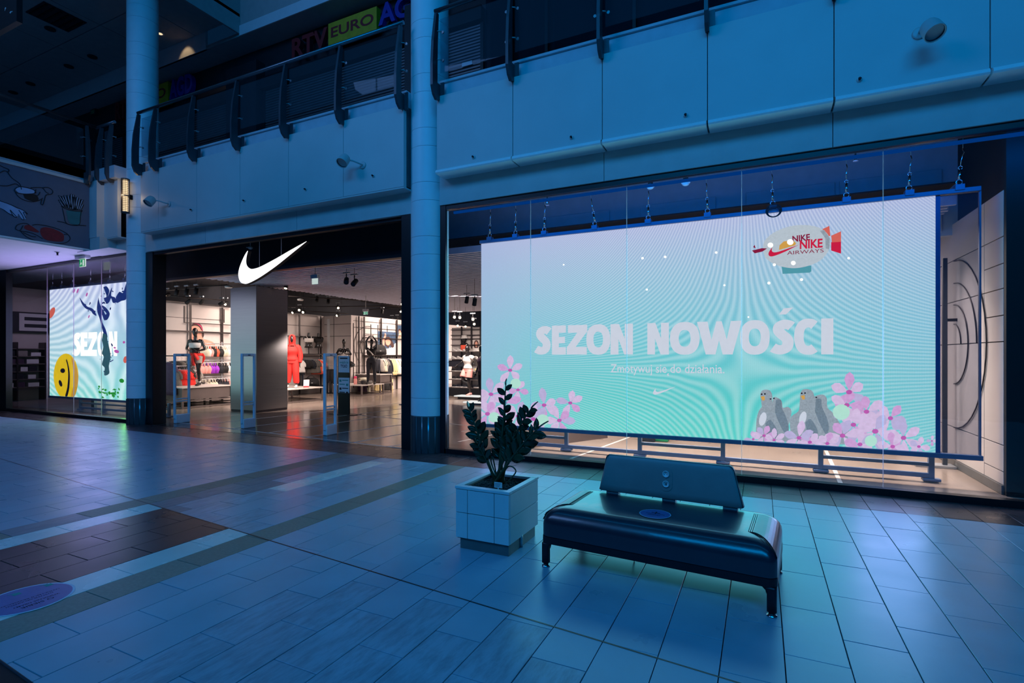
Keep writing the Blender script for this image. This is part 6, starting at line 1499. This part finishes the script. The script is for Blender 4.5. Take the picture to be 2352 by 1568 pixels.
poster('poster of a person in a pale jacket, highest on the far wall', WX2 + .02, [(913, 748), (913, 778), (935, 748), (935, 778)], 'posterbg',
       [('hair', 'hair', S6([(1168, 450), (1200, 430), (1225, 480), (1215, 520), (1175, 500)])), ('face', 'skin1', S6([(1180, 470), (1205, 460), (1220, 500), (1200, 530), (1180, 520)])), ('jacket', 'sage', S6([(1160, 620), (1180, 530), (1240, 490), (1290, 500), (1330, 560), (1330, 620)])), ('arm', 'skin1', S6([(1170, 600), (1190, 540), (1215, 540), (1200, 600)]))])
# far shoe wall behind the right window
WX3 = -13.6
sw = thing('shoe_wall', 'shelved shoe wall seen through the left edge of the right window', 'shelf', (at(1070, 900, y=17.2).x, 17.2, 0))
q6 = lambda x, y: (1025 + x * .15315, 720 + y * .15306)
YS = 17.0
def P7(x, y): u, v = q6(x, y); return at(u, v, y=YS)
xa_, xb_ = P7(20, 800).x, P7(560, 800).x
part('back_panel', MB().box(xa_, xb_, YS + .3, YS + .36, 0, P7(300, 200).z), 'shopwall', sw)
part('dark_base', MB().box(xa_, xb_, YS - .05, YS + .3, 0, P7(200, 1120).z), 'black', sw)
part('dark_header', MB().box(xa_, P7(250, 700).x, YS + .02, YS + .1, P7(150, 795).z, P7(150, 700).z), 'ink', sw)
for yv in (565, 680, 865, 985, 1105): part('shelf', MB().box(xa_, xb_, YS - .05, YS + .3, P7(150, yv).z - .025, P7(150, yv).z), 'table', sw)
for xv in (185, 335, 470): part('upright', MB().box(P7(xv, 300).x - .025, P7(xv, 300).x + .025, YS + .2, YS + .25, 0, P7(xv, 190).z), 'rod', sw)
for yv in (240, 322, 378, 470): part('cross_rod', MB().box(xa_, xb_, YS + .22, YS + .25, P7(100, yv).z - .012, P7(100, yv).z + .012), 'rod', sw)
SH = {}
def shoe_at(loc, rz, m_, label, group):
    if m_ not in SH:
        t = SH[m_] = bpy.data.objects.new('trainer', None); COL.objects.link(t); ORG[t.name] = Vector((0, 0, 0))
        a = MB(); shoe(a, (0, .07, .09), (0, -.10, .02)); part('upper', a, m_, t, local=True); b = MB(); sole_(b, (0, .07, .09), (0, -.10, .02)); part('sole', b, 'sole', t, local=True)
        t.location = loc; t.rotation_euler = (0, 0, rz)
    else: t = dup(SH[m_], loc, rz)
    tag(t, label, 'shoe', group); return t
ROWS = [(565, 'topmost', ((100, 'wht'), (175, 'wht'), (250, 'wht'), (365, 'grey'), (430, 'wht'))), (680, 'second', ((95, 'wht'), (175, 'wht'), (445, 'wht'))), (865, 'third', ((95, 'blk'), (175, 'navy'), (250, 'blk'), (440, 'yellow'), (480, 'sage'))), (985, 'fourth', ((105, 'blk'), (180, 'blk'), (260, 'blk'))), (1105, 'lowest', ((105, 'navy'), (180, 'navy'), (255, 'navy'), (430, 'navy'), (480, 'blk')))]
for yv, nm, ls in ROWS:
    cnt = {}
    for x, m_ in ls:
        cnt[m_] = cnt.get(m_, 0) + 1; p = P7(x, yv); cn = {'wht': 'white', 'grey': 'grey', 'blk': 'black', 'navy': 'navy', 'yellow': 'cream', 'sage': 'stone'}[m_]
        l_ = '%s %s trainer from the left on the %s shelf of the shoe wall' % (SPN[cnt[m_] - 1], cn, nm); shoe_at((p.x, YS + .1, P7(150, yv).z), R(75), m_, l_, 'trainers on the shoe wall')
t = thing('torso_bust', 'small bust in coral top and white bucket hat above the shoe shelves', 'bust', (P7(235, 560).x, YS + .18, P7(150, 565).z))
m = MB(); m.loft([rrect(w, d, d * .9, z) for z, w, d in ((0, .13, .09), (.12, .14, .1), (.26, .18, .09), (.32, .12, .07))]); m.ell((0, 0, .45), .09, .1, .12)
part('torso', m, 'manne', t, local=True); part('top', MB().loft([rrect(w, d, d * .9, z) for z, w, d in ((.02, .14, .1), (.14, .15, .11), (.24, .16, .10))]), 'coral', t, local=True); part('bucket_hat', MB().lathe([(.17, .49), (.12, .53), (.10, .61), (.0, .62)], seg=20), 'wht', t, local=True)
pc = P7(395, 560); pt = P7(395, 385); pw = P7(465, 470).x - P7(340, 470).x
t = thing('poster', 'small poster of a blonde woman over the shoe shelves', 'poster', (pc.x, YS + .29, pc.z))
part('sheet', MB().box(pc.x - pw / 2, pc.x + pw / 2, YS + .28, YS + .299, pc.z, pt.z), 'poster2', t); h_ = pt.z - pc.z
for k, (nm, m_, e) in enumerate((('hair', 'hair', (0, .55, .30, .40)), ('face', 'skin1', (0, .58, .17, .24)), ('blouse', 'wht', (0, .13, .42, .13)))): part(nm, MB().poly([(x, YS + .279 - .002 * k, z) for x, z in ellipse(pc.x + e[0], pc.z + e[1] * h_, e[2] * pw, e[3] * h_, 0, 16)], (0, .0015, 0)), m_, t)
# goods under the huge screen, far back
for k, (u, v) in enumerate(((1490, 1012), (1520, 1012))):
    p = at(u, v, z=0); t = thing('shoe_box', ['dark box on the shop floor below the huge screen', 'green box on the shop floor below the huge screen'][k], 'box', (p.x, p.y, 0)); part('body', MB().box(p.x - .12, p.x + .12, p.y - .1, p.y + .1, 0, .18), ['navy', 'green'][k], t, bev=.01); part('lid', MB().box(p.x - .125, p.x + .125, p.y - .105, p.y + .105, .181, .22), ['navy', 'green'][k], t)
# support pole right behind the unlit mesh and a dark mannequin silhouette there
t = thing('slotted_post', 'slotted steel post with a floor foot near the right shop wall', 'post', (at(2170, 1070, z=0).x, at(2170, 1070, z=0).y, 0))
p = at(2170, 1072, z=0); part('post', MB().box(p.x - .025, p.x + .025, p.y - .025, p.y + .025, 0, 2.9), 'post', t); part('foot', MB().box(p.x - .35, p.x + .1, p.y - .12, p.y + .12, 0, .03), 'alu', t)
part('arm', MB().box(p.x - .02, p.x + .22, p.y - .02, p.y + .02, 2.02, 2.06), 'black', t)

# ================================================================== SHOP LIGHT FITTINGS
def track_spot(label, u, v, d_y, lit, aim):
    p = at(u, v, y=d_y); t = thing('track_spotlight', label, 'spotlight', tuple(p))
    a = Vector(aim).normalized()
    part('head', MB().lathe([(.03, -.11), (.052, -.10), (.056, .08), (.052, .085), (.044, .06)], p, a, 16, cap=True), 'blackmatt', t)
    part('lens', MB().lathe([(.0, .061), (.044, .062)], p, a, 14, cap=False), 'spot_on' if lit else 'lampin', t)
    part('stem', MB().tube([p, (p.x, p.y, p.z + .17)], .012, 7), 'blackmatt', t); part('drop_rod', MB().tube([(p.x, p.y, p.z + .2), (p.x, p.y, 4.65)], .005, 5), 'blackmatt', t)
    part('adapter', MB().box(p.x - .09, p.x + .09, p.y - .02, p.y + .02, p.z + .165, p.z + .20), 'alu', t)
SPN = ['first', 'second', 'third', 'fourth', 'fifth', 'sixth', 'seventh', 'eighth', 'ninth', 'tenth', 'eleventh', 'twelfth']
for (lb_, u, v, y_, lit, aim) in [
    ('lit spotlight low at the left doorway jamb', 383, 677, 9.4, 1, (.3, -.9, -.3)), ('unlit hanging spotlight nearest the left jamb', 406, 672, 9.2, 0, (0, -.2, -1)), ('unlit hanging spotlight second from the left jamb', 428.5, 671, 9.2, 0, (0, -.2, -1)), ('unlit hanging spotlight third from the left jamb', 450.5, 669, 9.2, 0, (.1, -.2, -1)),
    ('small unlit spotlight over the left rack', 432, 693, 10.1, 0, (-1, -.2, -.6)), ('tilted unlit spotlight over the headband poster', 463, 694, 10.6, 0, (-1, .2, -.4)), ('angled spotlight left of the metal column', 509, 697, 11.25, 0, (-.8, -.4, -.4)), ('lit angled spotlight against the metal column edge', 519, 697, 11.4, 1, (.5, -.9, -.5)),
    ('lit black spotlight under the slatted ceiling by the metal column', 657, 658, 10.4, 1, (.3, -.5, -.8)), ('left one of a pair of black spotlights under the slats', 795.5, 645, 8.9, 0, (.5, -.6, -.5)), ('right one of a pair of black spotlights under the slats', 814, 649, 8.9, 0, (.2, -.8, -.6)), ('lit spotlight at the right end of the slatted ceiling', 924.5, 697, 14.2, 1, (.2, -.8, -.5)),
    ('lit spotlight right above the red tracksuit mannequin', 674, 716.5, 14.2, 1, (.2, -1, -.5)), ('lit spotlight second above the tracksuit mannequin', 688, 711, 14.3, 1, (.6, -.9, -.4)), ('lit spotlight third above the tracksuit mannequin', 697, 716, 14.5, 1, (.5, -.9, -.4)), ('angled lit spotlight over the busts', 776, 706, 15.4, 1, (.8, -.5, -.4)), ('lit spotlight over the return wall', 776, 724, 15.6, 1, (.1, -1, -.3)),
    ('lit spotlight just left of the right jamb', 920, 714, 17.5, 1, (.7, -.6, -.5)), ('unlit spotlight right of the hanging exit sign', 878, 716, 17.5, 0, (0, -.3, -1)), ('unlit spotlight above the white bust', 728, 688, 14.0, 0, (.1, -.4, -1)), ('unlit spotlight left of the hanging exit sign', 754, 692, 14.5, 0, (.2, -.3, -1)), ('unlit spotlight above the far rail', 900, 733, 20, 0, (-.8, .2, -.5)), ('unlit spotlight above the woman poster', 912, 732, 20, 0, (-.8, .2, -.5)),
    ('lit spotlight high in the left strip of the right window', 1044, 727, 15, 1, (.5, -.9, -.4)), ('lit spotlight beside the high one in the right window strip', 1056, 728, 15, 1, (.6, -.9, -.4)), ('lit spotlight above the white tee mannequin head', 1086, 732, 15, 1, (.6, -.9, -.4)), ('lit spotlight below it by the screen edge', 1089, 743, 16, 1, (.6, -.9, -.4)), ('low lit spotlight over the bucket hat bust', 1051, 747, 18, 1, (.6, -.9, -.4)), ('low lit spotlight over the shoe wall poster', 1069, 749, 18, 1, (.6, -.9, -.4)),
    ('unlit black spotlight hanging high by the screen corner', 1090, 694, 11.5, 0, (0, -.3, -1)), ('unlit black spotlight hanging high left of the screen', 1072, 689, 12.5, 0, (0, -.3, -1))]:
    track_spot(lb_, u, v, y_, lit, aim)
def trk(label, a, b, r_=.016):
    a, b = at(a[0], a[1], y=a[2]), at(b[0], b[1], y=b[2]); t = thing('light_track', label, 'track', tuple(a.lerp(b, .5)))
    part('rail', MB().tube([a, b], r_, 4), 'rod', t)
    for f in (.12, .88): p = a.lerp(b, f); part('drop_rod', MB().tube([p, (p.x, p.y, 4.65)], .004, 5), 'blackmatt', t)
for lb_, a, b in (('upper light track running right from the left jamb', (380, 667, 9.2), (522, 654, 9.2)), ('lower light track along the left shop wall', (388, 679, 9.53), (528, 691, 11.5)), ('long light track from the column to the right jamb, upper one', (662, 705, 14.0), (932, 702, 17.0)),
                  ('light track above the tracksuit mannequin and busts', (662, 712, 14.1), (800, 720, 15.8)), ('light track just under the slatted ceiling right of the column', (662, 680, 12.5), (840, 690, 14.5)), ('light track from the hanging exit sign to the right jamb', (830, 692, 14.0), (932, 705, 16)), ('light track below the exit sign by the right jamb', (840, 712, 16.5), (932, 704, 17.5))): trk(lb_, a, b)
for lb_, u, v, y_ in (('round white ceiling lamp left of the metal column top', 525, 661, 10.2), ('round white ceiling lamp right of the metal column', 690, 690, 13.0)):
    p = at(u, v, y=y_); t = thing('pendant_lamp', lb_, 'lamp', tuple(p)); part('shade', MB().lathe([(.09, 0), (.10, .01), (.10, .05), (.03, .07)], p, (0, 0, 1), 20), 'white', t); part('cord', MB().tube([(p.x, p.y, p.z + .07), (p.x, p.y, 4.65)], .006, 5), 'black', t)
# hanging signs inside
p = at(724, 641, y=8.4)
t = thing('hanging_sign', 'blank white lightbox hanging under the slatted ceiling', 'sign', tuple(p)); part('top_box', MB().box(p.x - .10, p.x + .10, 8.36, 8.44, p.z + .015, p.z + .10), 'gate', t); part('panel', MB().box(p.x - .085, p.x + .085, 8.385, 8.40, p.z - .11, p.z + .012), 'exit_white', t); part('stem', MB().tube([(p.x, 8.4, p.z + .1), (p.x, 8.4, 4.65)], .01, 6), 'alu', t)
p = at(840, 716, y=13.2)
t = thing('exit_sign', 'small hanging green and white exit sign inside the shop', 'sign', tuple(p)); part('top_box', MB().box(p.x - .10, p.x + .10, 13.16, 13.24, p.z + .01, p.z + .09), 'soffit', t); pn = part('panel', MB().box(p.x - .09, p.x + .09, 13.19, 13.20, p.z - .09, p.z + .008), 'exit_white', t)
m = MB(); m.use('exit_green').box(p.x - .0, p.x + .085, 13.185, 13.189, p.z - .085, p.z + .0).box(p.x - .085, p.x - .06, 13.185, 13.189, p.z - .08, p.z).box(p.x - .03, p.x - .015, 13.185, 13.189, p.z - .08, p.z); m.use('exit_white').box(p.x + .015, p.x + .055, 13.182, 13.184, p.z - .05, p.z - .036).poly([(p.x + .045, 13.182, p.z - .07), (p.x + .07, 13.182, p.z - .043), (p.x + .045, 13.182, p.z - .016)], (0, .002, 0)); part('pictogram', m, None, pn); part('stem', MB().tube([(p.x, 13.2, p.z + .09), (p.x, 13.2, 4.65)], .01, 6), 'alu', t)

# ================================================================== WALL LAMPS, SCONCE AND SMALL FITTINGS ON THE FACADE
def wall_lamp(label, u, v, aim, side=0.22, dz=0):
    c = at(u, v, y=6.42); t = thing('wall_lamp', label, 'wall lamp', (c.x + side, 6.70, c.z + dz)); a = Vector(aim).normalized(); R_ = .088
    sh = part('shade', MB().lathe([(.02, -.125), (.055, -.12), (.078, -.10), (R_, -.06), (R_ + .004, .05), (R_ + .004, .058), (R_ - .004, .058), (R_ - .010, .03)], c, a, 28), 'lampbody', t)
    part('reflector', MB().lathe([(.0, -.03), (.05, -.022), (R_ - .010, .03), (R_ - .008, .05)], c, a, 28, cap=False), 'lampin', sh)
    part('arm', MB().tube([c - a * .05, c - a * .05 + Vector((side * .5, .10, dz * .6)), (c.x + side, 6.62, c.z + dz), (c.x + side, 6.70, c.z + dz)], .013, 10), 'lampbody', t)
    part('rose', MB().lathe([(.062, 0), (.062, .014), (.05, .02)], (c.x + side, 6.70, c.z + dz), (0, -1, 0), 24), 'lampbody', t)
wall_lamp('round wall spotlight nearest the left column', 343, 463, (.02, -.53, -.66), .20); wall_lamp('round wall spotlight above the shop door, right one', 788, 370, (.04, -.62, -.76), .17); wall_lamp('large round wall spotlight at the top right corner', 2143, 70, (.16, -.42, -.66), -.05, .14)
def nub(label, u, v):
    p = at(u, v, y=6.70); t = thing('sprinkler_head', label, 'sprinkler', tuple(p)); part('rosette', MB().lathe([(.030, 0), (.028, .008), (.02, .012)], p, (0, -1, 0), 20), 'panel', t); part('nozzle', MB().lathe([(.012, .010), (.012, .03), (.016, .034), (.008, .05)], p, (0, -1, 0), 12), 'ink', t)
for lb_, u, v in (('tiny round fitting on the left parapet, leftmost of four', 441, 482), ('tiny round fitting below the third left parapet panel', 562, 461), ('tiny round fitting left of the right door lamp', 703, 435), ('tiny round fitting on the parapet end by the nearer column', 858, 404), ('small round fitting on first right parapet panel', 1088, 361), ('small round fitting on second right parapet panel', 1313, 316), ('small round fitting on third right parapet panel', 1575, 265), ('small round fitting on the panel below the large lamp', 1974, 183)): nub(lb_, u, v)
for lb_, u, v in (('small square plate on the left parapet top seam, right', 552, 347),):
    p = at(u, v, y=6.7); t = thing('wall_plate', lb_, 'plate', tuple(p)); part('plate', MB().box(p.x - .03, p.x + .03, 6.69, 6.70, p.z - .035, p.z + .035), 'panel', t); part('screw', MB().lathe([(.008, 0), (.008, .012)], (p.x, 6.69, p.z), (0, -1, 0), 8), 'clamp', t)
# caged sconce on the left column
c = at(288, 450, y=6.66); t = thing('sconce', 'lit cylindrical wall light with wire mesh cage on the left column', 'wall lamp', tuple(c))
part('tube', MB().lathe([(.05, -.34), (.05, .34)], c, (0, 0, 1), 16), 'lamp_warm', t)
m = MB()
for k in range(12): a = 2 * PI * k / 12; m.tube([(c.x + .078 * math.cos(a), c.y + .078 * math.sin(a), c.z - .37), (c.x + .078 * math.cos(a), c.y + .078 * math.sin(a), c.z + .37)], .004, 4)
for k in range(19): z = c.z - .36 + .04 * k; m.tube([(c.x + .078 * math.cos(a), c.y + .078 * math.sin(a), z) for a in [2 * PI * q_ / 16 for q_ in range(17)]], .004, 4)
part('cage', m, 'rod', t)
for dz in (-.375, .355, -.01): part('band', MB().lathe([(.082, 0), (.082, .022)], (c.x, c.y, c.z + dz), (0, 0, 1), 18), 'post', t)
part('bracket', MB().box(c.x - .02, c.x + .02, c.y + .08, c.y + .14, c.z - .05, c.z + .05), 'black', t)
l = bpy.data.lights.new('sconce_glow', 'POINT'); l.energy = 4; l.color = (1, .72, .40); l.shadow_soft_size = .06; o = bpy.data.objects.new('sconce_glow', l); COL.objects.link(o); o.location = (c.x + .02, c.y - .12, c.z)
# detectors and fittings behind the right window head
def detector(lb_, u, v, kind):
    p = at(u, v, y=7.5); t = thing('smoke_detector' if kind else 'ceiling_sprinkler', lb_, 'detector' if kind else 'sprinkler', tuple(p))
    if kind: part('body', MB().lathe([(.06, .045), (.06, .02), (.045, .012), (.045, 0), (.025, -.012)], p, (0, 0, 1), 20), 'white', t); part('mount', MB().lathe([(.035, .045), (.035, max(.06, 4.55 - p.z))], p, (0, 0, 1), 12), 'blackmatt', t)
    else: part('body', MB().lathe([(.03, .02), (.012, .01), (.012, -.02), (.03, -.025), (.03, -.03)], p, (0, 0, 1), 14), 'chrome', t); part('pipe', MB().tube([(p.x, p.y, p.z + .02), (p.x, p.y, 4.55)], .01, 6), 'blackmatt', t)
detector('white smoke detector above the huge screen', 1575, 424, 1); detector('small white sensor left of the smoke detector', 1494, 432, 1); detector('chrome sprinkler above the left end of the huge screen', 1257, 467, 0); detector('chrome sprinkler above the right end of the huge screen', 1965, 364, 0)
p = at(575, 569, y=7.6); t = thing('security_camera', 'small dome camera on an arm beside the glowing emblem', 'camera', tuple(p)); part('dome', MB().ell(p, .05, .05, .035, 14, 8), 'white', t); part('arm', MB().tube([(p.x - .12, p.y, p.z + .02), (p.x, p.y, p.z + .01)], .012, 6), 'white', t); part('drop_rod', MB().tube([(p.x, p.y, p.z + .02), (p.x, p.y, 4.56)], .01, 6), 'alu', t)
# cable loop on the screen's top rail
p = at(1777, 487, y=SY - .06); t = thing('cable_coil', 'dark coil of cable hanging from the top of the huge screen', 'cable', tuple(p))
for k in range(4): part('loop', MB().tube([(p.x + (.07 + .008 * k) * math.cos(a), SY - .07 - .008 * k, p.z + (.062 + .008 * k) * math.sin(a) + .004 * k) for a in [2 * PI * q_ / 24 for q_ in range(25)]], .005, 6), 'ink', t)
# emergency exit lamp over the left window
p = at(190, 603, y=6.75); t = thing('exit_sign', 'hanging green running-man exit lamp over the left window', 'sign', tuple(p)); part('housing', MB().box(p.x - .22, p.x + .22, 6.68, 6.82, p.z + .09, p.z + .17), 'white', t, bev=.02); pn = part('panel', MB().box(p.x - .13, p.x + .13, 6.74, 6.76, p.z - .10, p.z + .09), 'exit_white', t)
m = MB().use('exit_green').box(p.x - .12, p.x + .12, 6.735, 6.739, p.z - .09, p.z + .08); m.use('exit_white'); m.box(p.x + .03, p.x + .10, 6.732, 6.734, p.z - .08, p.z + .06); m.ell((p.x - .05, 6.733, p.z + .045), .016, .002, .016, 8, 6); m.poly([(p.x - .09, 6.733, p.z - .07), (p.x - .05, 6.733, p.z + .02), (p.x - .0, 6.733, p.z - .02), (p.x - .03, 6.733, p.z - .03), (p.x - .02, 6.733, p.z - .07), (p.x - .05, 6.733, p.z - .03)], (0, .002, 0)); part('pictogram', m, None, pn)
part('drop_rod', MB().tube([(p.x, 6.75, p.z + .17), (p.x, 6.75, 3.93)], .012, 6), 'alu', t)
p = at(132, 580, x=-14.6); t = thing('ceiling_sprinkler', 'little sprinkler under the violet corridor ceiling', 'sprinkler', tuple(p)); part('body', MB().lathe([(.05, .02), (.02, .0), (.015, -.05), (.03, -.055)], (p.x, p.y, 3.91), (0, 0, 1), 12), 'ink', t); part('plate', MB().lathe([(.05, 0), (.05, .01)], (p.x, p.y, 3.92), (0, 0, 1), 12), 'soffit', t)

# ================================================================== UPPER LEFT CEILING FITTINGS
p = at(130, 40, z=10.19); t = thing('ceiling_vent', 'dark square vent in the upper left ceiling', 'vent', tuple(p)); part('frame', MB().box(p.x - .45, p.x + .45, p.y - .45, p.y + .45, 10.18, 10.20), 'ink', t)
for k in range(6): part('louvre', MB().box(p.x - .4, p.x + .4, p.y - .4 + .15 * k, p.y - .36 + .15 * k, 10.16, 10.18), 'black', t)
for k, (u, v) in enumerate(((158, 152), (30, 212), (212, 130), (70, 192), (115, 66))):
    p = at(u, v, z=10.19); t = thing('ceiling_downlight', ['unlit ceiling downlight right of the lower left edge', 'unlit ceiling downlight lowest at the left edge', 'round ceiling speaker near the left column', 'round fitting between the two left downlights', 'small dark ceiling hook below the vent'][k], 'downlight', tuple(p)); part('ring', MB().lathe([(.12, 0), (.12, -.02), (.09, -.02)], p, (0, 0, 1), 18), 'ink', t); part('lens', MB().lathe([(.0, -.012), (.09, -.014)], p, (0, 0, 1), 14, cap=False), 'clamp', t)
p = at(368, 76, z=10.19); t = thing('ceiling_downlight', 'single lit warm downlight right of the left column', 'downlight', tuple(p)); part('ring', MB().lathe([(.10, 0), (.10, -.02), (.07, -.02)], p, (0, 0, 1), 18), 'soffit', t); part('lens', MB().lathe([(.0, -.03), (.05, -.025), (.07, -.012)], p, (0, 0, 1), 14, cap=False), 'lamp_warm', t)
q_ = at(428, 130, y=8.97); spot('downlight_beam', (q_.x, 8.55, 10.15), (q_.x, 8.98, 9.6), 7, (1, .70, .36), 70, .4, .04)
hs_ = thing('hanging_sign', 'black direction sign with arrow at the top left corner', 'sign', tuple(at(18, 30, y=3.2)))
a, b = at(-60, 30, y=3.2), at(38, 48, y=3.2)
part('board', MB().box(a.x, b.x, 3.2, 3.26, b.z, b.z + .9), 'black', hs_)
m = MB(); k = at(24, 27, y=3.19); m.box(k.x - .02, k.x + .03, 3.195, 3.199, k.z - .004, k.z + .004).poly([(k.x - .035, 3.195, k.z), (k.x - .012, 3.195, k.z + .016), (k.x - .012, 3.195, k.z - .016)], (0, .003, 0)); k = at(10, 21, y=3.19); letters(m, 'P', (k.x, 3.195, k.z - .02), (1, 0, 0), (0, 0, 1), .03, .04, .01); part('arrow', m, 'white', hs_)
part('rod', MB().tube([(b.x - .1, 3.23, b.z + .9), (b.x - .1, 3.23, 10.2)], .015, 6), 'black', hs_)
p = at(213, 257, y=9.55); t = thing('exit_sign', 'dim green exit sign far back on the upper floor', 'sign', tuple(p)); part('panel', MB().box(p.x - .14, p.x + .14, 9.55, 9.6, p.z - .10, p.z + .10), 'ink', t); part('pictogram', MB().box(p.x - .10, p.x + .10, 9.54, 9.549, p.z - .06, p.z + .06), 'green', t)
# dark mat at the very corner of the view
a, b = at(0, 1522, z=0), at(64, 1568, z=0); d = (b - a).normalized(); n = Vector((-d.y, d.x, 0)); n = n if n.dot(Vector((-a.x, -a.y, 0))) > 0 else -n
a2_, b2_ = a - d * .35, b + d * .5
t = thing('floor_mat', 'dark mat edge at the bottom left corner of the floor', 'mat', (a.x, a.y, 0))
part('mat', MB().slab([(a2_.x, a2_.y), (b2_.x, b2_.y), (b2_.x + n.x * .5, b2_.y + n.y * .5), (a2_.x + n.x * .5, a2_.y + n.y * .5)], .001, .010), 'blackmatt', t)
part('edge_strip', MB().tube([(a2_.x, a2_.y, .008), (b2_.x, b2_.y, .008)], .007, 8), 'ink', t)
